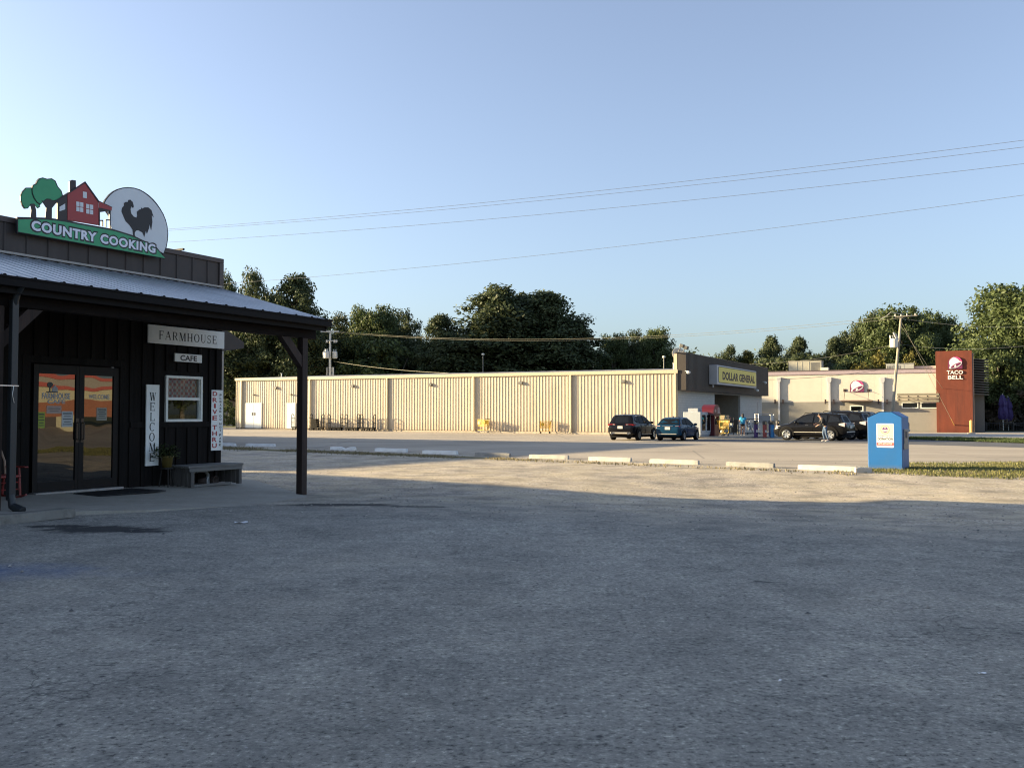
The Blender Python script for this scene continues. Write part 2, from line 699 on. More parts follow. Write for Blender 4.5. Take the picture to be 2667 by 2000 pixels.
def ground_material(name, kind):
    m = bpy.data.materials.new(name)
    nt, N, L = _nodes(m)
    b = N['Principled BSDF']
    tc = N.new('ShaderNodeTexCoord')
    v = tc.outputs['Object']
    sp = N.new('ShaderNodeSeparateXYZ')
    L.new(v, sp.inputs[0])
    xy = (sp.outputs[0], sp.outputs[1])
    big = noise(N, L, v, 0.16, 4, 0.55)
    med = noise(N, L, v, 1.1, 6, 0.65)
    fine = noise(N, L, v, 26 if kind == 'gravel' else 14, 9, 0.8)
    grit = noise(N, L, v, 110, 5, 0.85)
    vo = N.new('ShaderNodeTexVoronoi')
    vo.inputs['Scale'].default_value = 30
    L.new(v, vo.inputs['Vector'])
    if kind == 'gravel':
        # worn asphalt close by, crushed stone spilling over it further out and to the right
        asph = ramp(N, L, big, [(0.3, (0.235, 0.226, 0.200)), (0.7, (0.325, 0.312, 0.276))])
        asph = mixc(N, L, 1.0, asph, ramp(N, L, med, [(0.3, (0.84, 0.845, 0.85)), (0.5, (1.0, 1.0, 1.0)), (0.7, (1.12, 1.115, 1.10))]), 'MULTIPLY')
        asph = mixc(N, L, 1.0, asph, ramp(N, L, fine, [(0.38, (0.22, 0.22, 0.23)), (0.46, (0.92, .92, .92)), (0.55, (1.05, 1.05, 1.05)), (0.64, (2.1, 2.08, 2.0))]), 'MULTIPLY')
        patch = noise(N, L, v, 0.6, 10, 0.72, 1.0)
        asph = mixc(N, L, 1.0, asph, ramp(N, L, patch, [(0.34, (0.80, 0.81, 0.82)), (0.5, (1, 1, 1)), (0.64, (1.16, 1.155, 1.14))]), 'MULTIPLY')
        mott = noise(N, L, v, 5.5, 9, 0.78)
        asph = mixc(N, L, 1.0, asph, ramp(N, L, mott, [(0.36, (0.76, 0.77, 0.78)), (0.5, (1, 1, 1)), (0.62, (1.2, 1.195, 1.17))]), 'MULTIPLY')
        # short broken seams running along the drive
        ms = N.new('ShaderNodeMapping')
        ms.inputs['Rotation'].default_value = (0, 0, R(-14))
        ms.inputs['Scale'].default_value = (0.9, 5.5, 1)
        L.new(v, ms.inputs['Vector'])
        st = noise(N, L, ms.outputs[0], 2.2, 7, 0.7, 0.8)
        asph = mixc(N, L, ramp(N, L, st, [(0.63, 0.0), (0.69, 0.85)]), asph, (0.055, 0.057, 0.058))
        asph = mixc(N, L, ramp(N, L, st, [(0.27, 0.55), (0.33, 0.0)]), asph, (0.34, 0.335, 0.32))
        # hairline cracks
        vc = N.new('ShaderNodeTexVoronoi')
        vc.feature = 'DISTANCE_TO_EDGE'
        vc.inputs['Scale'].default_value = 0.8
        wp = N.new('ShaderNodeVectorMath')
        wp.operation = 'ADD'
        nw = N.new('ShaderNodeTexNoise')
        nw.inputs['Scale'].default_value = 1.7
        nw.inputs['Detail'].default_value = 6
        L.new(v, nw.inputs['Vector'])
        L.new(v, wp.inputs[0])
        sc_ = N.new('ShaderNodeVectorMath')
        sc_.operation = 'SCALE'
        sc_.inputs['Scale'].default_value = 1.6
        L.new(nw.outputs['Color'], sc_.inputs[0])
        L.new(sc_.outputs[0], wp.inputs[1])
        L.new(wp.outputs[0], vc.inputs['Vector'])
        crack = ramp(N, L, vc.outputs['Distance'], [(0.0, 1.0), (0.015, 0.0)])
        ckm = mth(N, L, 'MULTIPLY', crack, ramp(N, L, noise(N, L, v, 0.5, 3, 0.6), [(0.50, 0.0), (0.60, 0.65)]))
        asph = mixc(N, L, ckm, asph, (0.04, 0.041, 0.043))
        stone = ramp(N, L, vo.outputs['Color'], [(0.1, (0.24, 0.215, 0.185)), (0.5, (0.46, 0.405, 0.335)), (0.95, (0.62, 0.56, 0.48))])
        dust = ramp(N, L, fine, [(0.3, (0.37, 0.32, 0.24)), (0.7, (0.54, 0.475, 0.365))])
        grav = mixc(N, L, ramp(N, L, noise(N, L, v, 0.7, 6, 0.7), [(0.44, 0.0), (0.58, 0.9)]), dust, stone)
        grav = mixc(N, L, 1.0, grav, ramp(N, L, grit, [(0.3, (0.72, 0.72, 0.72)), (0.7, (1.2, 1.2, 1.2))]), 'MULTIPLY')
        grav = mixc(N, L, 0.9, grav, ramp(N, L, med, [(0.34, (0.55, 0.56, 0.58)), (0.5, (1, 1, 1)), (0.64, (1.3, 1.27, 1.2))]), 'MULTIPLY')
        v3 = N.new('ShaderNodeTexVoronoi')
        v3.inputs['Scale'].default_value = 11
        L.new(v, v3.inputs['Vector'])
        chunk = mth(N, L, 'MULTIPLY', ramp(N, L, v3.outputs['Distance'], [(0.22, 1.0), (0.40, 0.0)]), ramp(N, L, noise(N, L, v, 0.55, 7, 0.7), [(0.42, 0.1), (0.58, 0.9)]))
        grav = mixc(N, L, chunk, grav, ramp(N, L, v3.outputs['Color'], [(0.25, (0.10, 0.10, 0.10)), (0.45, (0.24, 0.225, 0.2)), (0.6, (0.44, 0.40, 0.335)), (0.8, (0.66, 0.62, 0.54))]))
        grav = mixc(N, L, 0.6, grav, ramp(N, L, big, [(0.3, (0.6, 0.62, 0.66)), (0.7, (1.1, 1.08, 1.02))]), 'MULTIPLY')
        pos = mth(N, L, 'ADD', xy[1], mth(N, L, 'MULTIPLY', xy[0], 0.42))
        pos = mth(N, L, 'ADD', pos, mth(N, L, 'MULTIPLY', mth(N, L, 'SUBTRACT', noise(N, L, v, 0.35, 6, 0.65), 0.5), 9.0))
        pos = mth(N, L, 'ADD', pos, mth(N, L, 'MULTIPLY', mth(N, L, 'SUBTRACT', med, 0.5), 4.0))
        f = mth(N, L, 'DIVIDE', mth(N, L, 'SUBTRACT', pos, 12.6), 4.6, True)
        # a thin scatter of grit already on the near asphalt
        veil = mth(N, L, 'MULTIPLY', ramp(N, L, noise(N, L, v, 0.45, 8, 0.7, 0.6), [(0.5, 0.0), (0.72, 0.34)]), ramp(N, L, grit, [(0.35, 0.4), (0.6, 1.0)]))
        f = mth(N, L, 'MAXIMUM', f, veil)
        col = mixc(N, L, f, asph, grav)
        # small pale chips and dark bits
        wn = N.new('ShaderNodeTexVoronoi')
        wn.inputs['Scale'].default_value = 9
        L.new(v, wn.inputs['Vector'])
        chip = mth(N, L, 'MULTIPLY', ramp(N, L, wn.outputs['Distance'], [(0.06, 1.0), (0.11, 0.0)]), ramp(N, L, wn.outputs['Color'], [(0.80, 0.0), (0.84, 0.8)]))
        col = mixc(N, L, chip, col, (0.42, 0.41, 0.39))
        wd = N.new('ShaderNodeTexVoronoi')
        wd.inputs['Scale'].default_value = 6.3
        L.new(v, wd.inputs['Vector'])
        bit = mth(N, L, 'MULTIPLY', ramp(N, L, wd.outputs['Distance'], [(0.07, 1.0), (0.14, 0.0)]), ramp(N, L, wd.outputs['Color'], [(0.70, 0.0), (0.76, 0.85)]))
        col = mixc(N, L, bit, col, (0.045, 0.046, 0.05))
        ws = N.new('ShaderNodeMapping')
        ws.inputs['Scale'].default_value = (0.7, 1.25, 1)
        ws.inputs['Rotation'].default_value = (0, 0, R(10))
        L.new(v, ws.inputs['Vector'])
        for sc2, lo2, hi2, cc, amt in ((9, .06, .13, (0.045, 0.047, 0.05), .85), (17, .10, .19, (0.055, 0.057, 0.06), .85), (30, .16, .27, (0.075, 0.077, 0.08), .75), (21, .1, .18, (0.56, 0.55, 0.52), .55)):
            w2 = N.new('ShaderNodeTexVoronoi')
            w2.inputs['Scale'].default_value = sc2
            L.new(ws.outputs[0], w2.inputs['Vector'])
            m2 = mth(N, L, 'MULTIPLY', ramp(N, L, w2.outputs['Distance'], [(lo2, 1.0), (hi2, 0.0)]), ramp(N, L, w2.outputs['Color'], [(0.48, 0.0), (0.56, amt)]))
            m2 = mth(N, L, 'MULTIPLY', m2, ramp(N, L, noise(N, L, v, 0.9, 5, 0.7), [(0.4, 0.25), (0.6, 1.0)]))
            col = mixc(N, L, m2, col, cc)
        # oil and tar marks near the café
        for cx, cy, rx, ry in ((-5.2, 11.5, 0.85, 0.42), (-5.9, 11.8, 0.5, 0.2), (-4.6, 11.3, .4, .16), (-3.0, 15.7, 1.3, 0.5), (-1.6, 15.2, .7, .2)):
            mk = blob_mask(N, L, v, xy, cx, cy, rx, ry, 0.4, 3.2, 0.6)
            col = mixc(N, L, mth(N, L, 'MULTIPLY', mk, 0.92), col, (0.03, 0.031, 0.033))
        # a faded blue paint patch at the left
        mk = blob_mask(N, L, v, xy, -5.2, 8.4, 1.9, 0.55, 0.9, 1.5, 0.5)
        col = mixc(N, L, mth(N, L, 'MULTIPLY', mk, 0.6), col, (0.05, 0.11, 0.26))
        rough, bs = 0.92, 0.55
    elif kind == 'lot':
        col = ramp(N, L, big, [(0.3, (0.31, 0.272, 0.22)), (0.7, (0.42, 0.37, 0.30))])
        # tyre-worn lanes along the building
        mp = N.new('ShaderNodeMapping')
        mp.inputs['Rotation'].default_value = (0, 0, R(29))
        mp.inputs['Scale'].default_value = (0.06, 0.8, 1)
        L.new(v, mp.inputs['Vector'])
        col = mixc(N, L, 0.75, col, ramp(N, L, noise(N, L, mp.outputs[0], 1.0, 6, 0.65), [(0.3, (0.66, 0.67, 0.68)), (0.5, (1, 1, 1)), (0.75, (1.18, 1.15, 1.1))]), 'MULTIPLY')
        col = mixc(N, L, 0.6, col, ramp(N, L, fine, [(0.3, (0.75, 0.75, 0.75)), (0.7, (1.2, 1.2, 1.2))]), 'MULTIPLY')
        # tar-sealed seams
        vc = N.new('ShaderNodeTexVoronoi')
        vc.feature = 'DISTANCE_TO_EDGE'
        vc.inputs['Scale'].default_value = 0.11
        L.new(v, vc.inputs['Vector'])
        col = mixc(N, L, ramp(N, L, vc.outputs['Distance'], [(0.0, 0.5), (0.008, 0.0)]), col, (0.10, 0.10, 0.10))
        rough, bs = 0.9, 0.3
    elif kind == 'dark':
        col = ramp(N, L, med, [(0.3, (0.085, 0.09, 0.098)), (0.7, (0.125, 0.128, 0.135))])
        col = mixc(N, L, 0.7, col, ramp(N, L, fine, [(0.3, (0.7, 0.7, 0.7)), (0.7, (1.3, 1.3, 1.3))]), 'MULTIPLY')
        rough, bs = 0.9, 0.3
    elif kind == 'slab':
        col = ramp(N, L, med, [(0.3, (0.29, 0.275, 0.235)), (0.7, (0.39, 0.365, 0.315))])
        col = mixc(N, L, 0.7, col, ramp(N, L, fine, [(0.3, (0.75, 0.75, 0.75)), (0.7, (1.22, 1.22, 1.22))]), 'MULTIPLY')
        col = mixc(N, L, 0.6, col, ramp(N, L, grit, [(0.3, (0.75, 0.75, 0.75)), (0.7, (1.2, 1.2, 1.2))]), 'MULTIPLY')
        rough, bs = 0.9, 0.25
    elif kind == 'walk':
        col = ramp(N, L, med, [(0.3, (0.36, 0.33, 0.28)), (0.7, (0.48, 0.44, 0.38))])
        col = mixc(N, L, 0.5, col, ramp(N, L, fine, [(0.3, (0.75, 0.75, 0.75)), (0.7, (1.2, 1.2, 1.2))]), 'MULTIPLY')
        rough, bs = 0.9, 0.2
    elif kind == 'turf':
        col = ramp(N, L, med, [(0.3, (0.09, 0.09, 0.035)), (0.5, (0.15, 0.135, 0.06)), (0.7, (0.27, 0.22, 0.135))])
        col = mixc(N, L, 0.7, col, ramp(N, L, fine, [(0.3, (0.6, 0.6, 0.6)), (0.7, (1.35, 1.3, 1.2))]), 'MULTIPLY')
        rough, bs = 1.0, 0.6
    else:
        col = ramp(N, L, med, [(0.3, (0.06, 0.075, 0.025)), (0.6, (0.11, 0.115, 0.045)), (0.8, (0.19, 0.16, 0.09))])
        rough, bs = 1.0, 0.4
    L.new(col, b.inputs['Base Color'])
    b.inputs['Roughness'].default_value = rough
    b.inputs['Specular IOR Level'].default_value = 0.25
    h = mth(N, L, 'ADD', mth(N, L, 'MULTIPLY', fine, 0.7), mth(N, L, 'MULTIPLY', grit, 0.5))
    if kind == 'gravel':
        h = mth(N, L, 'ADD', h, mth(N, L, 'MULTIPLY', mth(N, L, 'MULTIPLY', vo.outputs['Distance'], f), -0.8))
    bp = N.new('ShaderNodeBump')
    bp.inputs['Strength'].default_value = bs
    bp.inputs['Distance'].default_value = 0.03
    L.new(h, bp.inputs['Height'])
    L.new(bp.outputs[0], b.inputs['Normal'])
    MATS[name] = m


for nm, kd in (('gravel_ground', 'gravel'), ('lot_ground', 'lot'), ('dark_ground', 'dark'), ('slab_concrete', 'slab'), ('walk_concrete', 'walk'), ('turf_soil', 'turf'), ('meadow', 'meadow')):
    ground_material(nm, kd)

# ------------------------------------------------------------------ the ground
xs = [-2500, -900, -350, -130] + [i * STEP for i in range(-44, 64)] + [140, 350, 900, 2500]
ys = [-900, -300, -80] + [j * STEP for j in range(-12, 92)] + [180, 350, 900, 3500]
mb = MB()
V = [(x, y, gz(x, y) - 0.03) for x in xs for y in ys]
ny = len(ys)
Fs = []
for i in range(len(xs) - 1):
    for j in range(ny - 1):
        a, b_, c, d = i * ny + j, (i + 1) * ny + j, (i + 1) * ny + j + 1, i * ny + j + 1
        Fs += [(a, b_, c), (a, c, d)]
mb.add(V, Fs)
tag(mb.build('ground', 'meadow'), kind='structure')

# gravel in front, the shared car park beyond the row of wheel stops
La, Lb = (-60.0, 88.6), (45.0, -3.3)
tag(sheet('gravel_lot', [(-60, -12), (45, -12), Lb, La], 0.0, 'gravel_ground'), kind='structure')
tag(sheet('car_park', [La, Lb, (93, -3.3), (93, 126), (-31.5, 126), (-31.5, 100), (-60, 100)], 0.004, 'lot_ground') if False else
    sheet('car_park', [La, Lb, (93, -3.3), (93, 106), (-36, 106), (-60, 100)], 0.004, 'lot_ground'), kind='structure')
tag(sheet('dark_strip', gp((1640, 1152), (1840, 1151), (2260, 1154.5), (2667, 1166), (2900, 1172), (2900, 1163), (2667, 1155), (2370, 1145), (2100, 1142), (1840, 1143)), 0.008, 'dark_ground'), kind='structure')  # band of darker, bluish ground across the car park
tag(sheet('verge', gp((2250, 1137.5), (2667, 1143.5), (2900, 1146), (2900, 1162), (2667, 1155), (2370, 1145), (2250, 1143)), 0.03, 'turf_soil'), kind='structure')
tag(sheet('restaurant_path', gp((1990, 1128), (2480, 1127.5), (2900, 1129), (2900, 1146), (2667, 1143), (2250, 1137), (1990, 1134)), 0.012, 'walk_concrete'), kind='structure')


# ------------------------------------------------------------------ grass as real blades
def blades(name, pts, h, mats, kind='stuff', label=None, seed=1, lean=0.5, wid=0.012):
    rg = np.random.default_rng(seed)
    n = len(pts)
    P = np.array(pts)
    hh = h * rg.uniform(0.45, 1.25, n)[:, None]
    az = rg.uniform(0, 2 * np.pi, n)
    wd = wid * rg.uniform(0.7, 1.5, n)[:, None]
    sd_ = np.stack([np.cos(az), np.sin(az), np.zeros(n)], 1)
    ln_ = np.stack([-np.sin(az), np.cos(az), np.zeros(n)], 1) * (hh * rg.uniform(0, lean, n)[:, None])
    up = np.array([0, 0, 1.0])
    A = P - sd_ * wd
    B = P + sd_ * wd
    C = P + ln_ * 0.4 + up * hh * 0.6 + sd_ * wd * 0.7
    D = P + ln_ + up * hh
    Vv = np.stack([A, B, C, D], 1).reshape(-1, 3)
    me = bpy.data.meshes.new(name)
    me.vertices.add(4 * n)
    me.vertices.foreach_set('co', Vv.ravel())
    me.loops.add(4 * n)
    me.loops.foreach_set('vertex_index', np.arange(4 * n))
    me.polygons.add(n)
    me.polygons.foreach_set('loop_start', np.arange(n) * 4)
    me.polygons.foreach_set('loop_total', np.full(n, 4))
    at_ = me.attributes.new('tint', 'FLOAT', 'FACE')
    at_.data.foreach_set('value', rg.beta(1.6, 1.6, n).astype(np.float32))
    me.materials.append(MATS[mats])
    me.update()
    o = bpy.data.objects.new(name, me)
    COL.objects.link(o)
    return tag(o, kind=kind)


leaf_mat('grass_blade', (0.06, 0.085, 0.022), (0.25, 0.225, 0.09), 0.3)
leaf_mat('dry_weed', (0.10, 0.095, 0.05), (0.30, 0.25, 0.15), 0.3)
leaf_mat('lawn_blade', (0.03, 0.055, 0.016), (0.075, 0.10, 0.03), 0.3)


def inside(poly, x, y):
    r = False
    for i in range(len(poly)):
        x0, y0 = poly[i - 1]
        x1, y1 = poly[i]
        if (y0 > y) != (y1 > y) and x < (x1 - x0) * (y - y0) / (y1 - y0) + x0:
            r = not r
    return r


def strew(poly, n, off, clump=None, seed=3):
    rn = random.Random(seed)
    x0, x1 = min(p[0] for p in poly), max(p[0] for p in poly)
    y0, y1 = min(p[1] for p in poly), max(p[1] for p in poly)
    cl = [(rn.uniform(x0, x1), rn.uniform(y0, y1), rn.uniform(.3, 1.4)) for _ in range(clump)] if clump else None
    o = []
    while len(o) < n:
        if cl and rn.random() < 0.65:
            c = rn.choice(cl)
            x, y = rn.gauss(c[0], c[2]), rn.gauss(c[1], c[2] * .5)
        else:
            x, y = rn.uniform(x0, x1), rn.uniform(y0, y1)
        if inside(poly, x, y):
            o.append((x, y, gz(x, y) + off))
    return o


island = [tuple(p) for p in gp((2170, 1228), (2240, 1219), (2366, 1206), (2667, 1203))] + [(27.5, 27.5), (27.5, 13.0)] + [tuple(p) for p in gp((2667, 1250), (2480, 1243), (2330, 1236))]
tag(sheet('grass_island', gp((2230, 1226), (2300, 1213), (2366, 1208), (2667, 1205)) + [(27, 27.2), (27, 13.6)] + gp((2667, 1244), (2480, 1240)), 0.006, 'turf_soil'), kind='structure')
blades('grass', strew(island, 42000, 0.0, 90, 3), 0.062, 'grass_blade', seed=5)
vg = gp((2250, 1138), (2667, 1144), (2800, 1146), (2800, 1158), (2667, 1155), (2370, 1145), (2250, 1143))
blades('grass', strew(vg, 16000, 0.02, None, 4), 0.10, 'lawn_blade', seed=6, wid=0.03)
# weeds along the line of wheel stops
weedy = []
rn = random.Random(11)
p0, p1 = Vector(on_ground(560, 1163)), Vector(on_ground(2250, 1231))
for k in range(8000):
    t = rn.random()
    if t > 0.62 and rn.random() < 0.72:
        continue
    q = p0.lerp(p1, t)
    s = rn.gauss(0, 1) * (0.75 - 0.5 * t)
    x, y = q.x + s * 0.5 - 0.55, q.y + s * 0.6 - 0.75
    if noise_ok := (math.sin(x * 1.9 + 1) + math.sin(x * 0.7) + rn.random() * 1.5 > -0.2):
        weedy.append((x, y, gz(x, y) + 0.0))
blades('weeds', weedy, 0.075, 'dry_weed', seed=8, wid=0.016)
tag(sheet('weedy_strip', gp((540, 1165), (1000, 1180), (1400, 1198.5), (1400, 1200.5), (1000, 1184.5), (540, 1168.5)), 0.008, 'turf_soil'), kind='structure')

# loose stones over the gravel
rg = random.Random(5)
mbs = MB()
for k in range(7500):
    y = rg.uniform(6.5, 34) if k % 3 else rg.uniform(11, 24)
    x = rg.uniform(-0.62 * y, 0.62 * y)
    if y + .42 * x < 12 and rg.random() < 0.86:
        continue
    l = CAFE.I @ Vector((x, y, 0))
    if -7 < l.x < 5.4 and l.y > -4.3 and l.y < 3:
        continue
    if l.x < 5 and l.y > 0:
        continue
    r = rg.choice((.008, .01, .012, .014, .018, .024)) * rg.uniform(.7, 1.3)
    z = gz(x, y)
    a = rg.uniform(0, 6.28)
    mbs.mat(rg.choice((0, 0, 1, 1, 1, 1, 2)))
    c, s = math.cos(a), math.sin(a)
    vs = []
    for ex, ey, ez in ((1, 0, .3), (0, .8, .3), (-1, .1, .3), (.1, -.8, .3), (.1, .1, 1), (0, 0, -.3)):
        ex *= rg.uniform(.7, 1.2)
        vs.append((x + r * (c * ex - s * ey), y + r * (s * ex + c * ey), z + r * ez * .8))
    mbs.add(vs, [(0, 1, 4), (1, 2, 4), (2, 3, 4), (3, 0, 4)])
mat('stone_pale', (0.42, 0.39, 0.34), 0.9)
mat('stone_mid', (0.24, 0.225, 0.2), 0.9)
mat('stone_dark', (0.10, 0.10, 0.10), 0.85)
tag(mbs.build('loose_stones', ['stone_pale', 'stone_mid', 'stone_dark']), kind='stuff')
# ------------------------------------------------------------------ the dark wooden café
mat('barn_wood', (0.011, 0.0095, 0.009), 0.85, 0.45, 6, 0.4, 30, stretch=(1, 1, 0.08), spec=.15)
mat('beam_wood', (0.009, 0.006, 0.0052), 0.8, 0.6, 7, 0.4, 30, stretch=(0.15, 1, 1), spec=.15, dirt=((.035, .03, .026), 6, .4, (.2, 1, 1)))
mat('post_wood', (0.028, 0.0145, 0.0105), 0.75, 0.5, 9, 0.4, 30, stretch=(1, 1, 0.1), dirt=((0.10, 0.075, 0.06), 5, 0.35, (1, 1, .1)))
mat('parapet_metal', (0.040, 0.030, 0.027), 0.6, 0.12, 2, dirt=((0.1, 0.08, 0.075), 2.0, 0.4))
mat('parapet_trim', (0.06, 0.042, 0.038), 0.5, 0.1, 2)
mat('galvanised', (0.48, 0.51, 0.54), 0.45, 0.10, 1.5, metal=0.75, dirt=((0.38, 0.38, 0.40), 1.2, 0.5, (1, .2, 1)))
mat('gutter_brown', (0.0055, 0.0045, 0.0048), 0.6, 0.15, 3, spec=.15)
mat('flashing', (0.30, 0.28, 0.26), 0.5, 0.15, 3, metal=0.3)
mat('bronze_frame', (0.006, 0.0055, 0.006), 0.5, spec=.2)
mat('white_vinyl', (0.72, 0.74, 0.70), 0.5, 0.05, 6)
mat('white_board', (0.80, 0.82, 0.80), 0.55, 0.07, 4, dirt=((0.42, 0.42, 0.39), 3, 0.5))
mat('black_paint', (0.012, 0.012, 0.014), 0.6)
mat('red_paint', (0.36, 0.018, 0.022), 0.5, 0.1, 5)
mat('steel', (0.5, 0.5, 0.5), 0.35, metal=0.9)
mat('handle_dark', (0.03, 0.03, 0.03), 0.3, metal=.6)
mat('dark_room', (0.008, 0.008, 0.009), 1.0)
mat('downspout_metal', (0.017, 0.021, 0.024), 0.45, 0.15, 3)
glass_mat('door_glass', 0.09, wavy=0.16)
glass_mat('cafe_pane', 0.06, see=1, tint=(0.75, 0.78, 0.78), wavy=0.04)

T = thing('cafe_building', 'single storey dark wooden building with deep porch and brown metal parapet', 'building', CAFE.M)
XL, XR = -20.0, 4.38
# door opening and window opening are real holes
DX0, DX1, DZ1 = -0.14, 1.74, 2.40
WX0, WX1, WZ0, WZ1 = 2.88, 3.80, 1.33, 2.25
mb = MB()
for a, b_, c, d in ((XL, DX0, -.5, 4.2), (DX0, DX1, DZ1, 4.2), (DX1, WX0, -.5, 4.2), (WX0, WX1, -.5, WZ0), (WX0, WX1, WZ1, 4.2), (WX1, XR, -.5, 4.2)):
    mb.box(a, b_, 0, .16, c, d)
x = XL
k = 0
while x < XR - .1:                       # battens over the joints of the boards
    for z0, z1 in ((-.3, 1.18), (1.30, 3.4)):
        if DX0 - .1 < x < DX1 + .05 and z0 < DZ1:
            z0 = DZ1 + .12
            if z0 > z1:
                continue
        if WX0 - .16 < x < WX1 + .1 and z0 > 1.2:
            z0 = WZ1 + .13
        mb.box(x, x + .075, -.028, 0, z0, z1)
    x += .293
mb.box(2.0, XR - .005, -.036, -.0005, 1.18, 1.30)
mb.box(XR - .16, XR, -.04, -.0006, -.3, 1.17)
mb.box(XR - .16, XR, -.04, -.0006, 1.31, 3.4)
mb.box(DX0 - .16, DX0, -.04, -.0004, -.2, DZ1 + .13)
mb.box(DX1, DX1 + .13, -.04, -.0004, -.2, DZ1 + .13)
mb.box(DX0 + .002, DX1 - .002, -.042, -.0004, DZ1, DZ1 + .13)
mb.build('wall', 'barn_wood', T, bevel=.004)
mb = MB()
mb.box(XR - .14, XR, .16, 2.6, -.5, 4.2)      # right return and the wing behind
mb.box(XL, 0, 2.6, 11.5, -.5, 3.9)
mb.build('side_wall', 'barn_wood', T)
mb = MB()                                # parapet: ribbed brown sheets with a cap
mb.box(XL, XR, 0.002, .3, 4.2, 4.88)
x = XL
while x < XR:
    mb.add([(x, 0, 4.28), (x + .015, -.022, 4.28), (x + .035, -.022, 4.28), (x + .05, 0, 4.28), (x, 0, 4.87), (x + .015, -.022, 4.87), (x + .035, -.022, 4.87), (x + .05, 0, 4.87)],
           [(0, 1, 5, 4), (1, 2, 6, 5), (2, 3, 7, 6)])
    x += .42
mb.build('parapet', 'parapet_metal', T)
mb = MB()
mb.box(XL, XR + .03, -.035, .33, 4.87, 4.97)
mb.box(XR - .09, XR + .032, -.033, -.002, 4.26, 4.868)
mb.build('parapet_cap', 'parapet_trim', T, bevel=.006)
# porch roof of ribbed sheets
EY, EZ, RZ = -3.10, 3.43, 4.29
prof = []
x = XL
while x < XR:
    prof += [(x, 0), (x + .012, .019), (x + .034, .019), (x + .046, 0), (x + .1, .0), (x + .105, .005), (x + .125, .005), (x + .13, 0)]
    x += .229
prof = [p for p in prof if p[0] < XR] + [(XR, 0)]
mb = MB()
n = len(prof)
mb.add([(p[0], -.004, RZ + p[1]) for p in prof] + [(p[0], EY, EZ + p[1]) for p in prof] , [(i, n + i, n + i + 1, i + 1) for i in range(n - 1)])
mb.build('porch_roof', 'galvanised', T)
mb = MB()
mb.quad((XL, -.01, RZ - .05), (XL, EY + .02, EZ - .05), (XR - .01, EY + .02, EZ - .05), (XR - .01, -.01, RZ - .05))
y = -.3
for k in range(9):                       # purlins and rafters under the sheets
    pass
for k in range(21):
    xx = XL + .3 + k * 1.19
    if xx < XR:
        mb.add([(xx, -.02, RZ - .22), (xx + .05, -.02, RZ - .22), (xx + .05, EY + .05, EZ - .2), (xx, EY + .05, EZ - .2),
                (xx, -.02, RZ - .055), (xx + .05, -.02, RZ - .055), (xx + .05, EY + .05, EZ - .055), (xx, EY + .05, EZ - .055)],
               [(0, 1, 2, 3), (0, 4, 5, 1), (1, 5, 6, 2), (2, 6, 7, 3), (3, 7, 4, 0), (4, 7, 6, 5)])
mb.build('porch_ceiling', 'barn_wood', T)
mb = MB()
mb.box(XL, XR - .02, -.05, -.001, RZ + .022, RZ + .06)
mb.build('flashing', 'flashing', T)
mb = MB()
mb.box(XL, XR + .02, EY - .11, EY - .002, EZ - .15, EZ - .012)
mb.box(XL, XR + .03, EY - .125, EY - .11, EZ - .04, EZ - .006)
x = XL + .05
while x < XR:                            # screw-hat closures along the drip edge
    mb.ball((x, EY - .03, EZ + .008), (.028, .03, .022), 7, 4)
    x += .458
mb.build('gutter', 'gutter_brown', T, bevel=.005)
mb = MB()
mb.box(XL, XR - .01, EY + .02, EY + .06, EZ - .24, EZ - .06)
a = (XR, EY, EZ)
for t0, t1, w_ in ((0, 1, .16),):        # board up the right-hand edge of the roof
    mb.add([(XR - .03, EY, EZ - .02), (XR + .01, EY, EZ - .02), (XR + .01, -.01, RZ - .02), (XR - .03, -.01, RZ - .02),
            (XR - .03, EY, EZ - .2), (XR + .01, EY, EZ - .2), (XR + .01, -.01, RZ - .2), (XR - .03, -.01, RZ - .2)],
           [(0, 1, 2, 3), (4, 7, 6, 5), (0, 4, 5, 1), (1, 5, 6, 2), (2, 6, 7, 3), (3, 7, 4, 0)])
mb.build('fascia', 'gutter_brown', T)
mb = MB()
mb.box(XL, XR - .06, -2.85, -2.68, 3.03, 3.20)
mb.box(XL, XR - .05, -2.845, -2.685, 3.205, 3.36)
mb.build('beam', 'beam_wood', T, bevel=.008)
for px_, zb in ((4.0, -.22), (-2.44, .02), (-8.6, 0.0), (-14.8, 0)):
    mb = MB()
    mb.box(px_ - .078, px_ + .078, -2.845, -2.69, zb, 3.03)
    mb.build('post', 'post_wood', T, bevel=.008)
    for sgn in (-1, 1):
        if px_ > 3 and sgn > 0:
            continue
        mb = MB()
        mb.add([(px_ + sgn * .08, -2.83, 2.42), (px_ + sgn * .08, -2.70, 2.42), (px_ + sgn * .08, -2.70, 2.66), (px_ + sgn * .08, -2.83, 2.66),
                (px_ + sgn * .68, -2.83, 3.02), (px_ + sgn * .68, -2.70, 3.02), (px_ + sgn * .44, -2.70, 3.02), (px_ + sgn * .44, -2.83, 3.02)],
               [(0, 1, 2, 3), (4, 7, 6, 5), (0, 4, 5, 1), (1, 5, 6, 2), (2, 6, 7, 3), (3, 7, 4, 0)])
        mb.build('brace', 'post_wood', T)
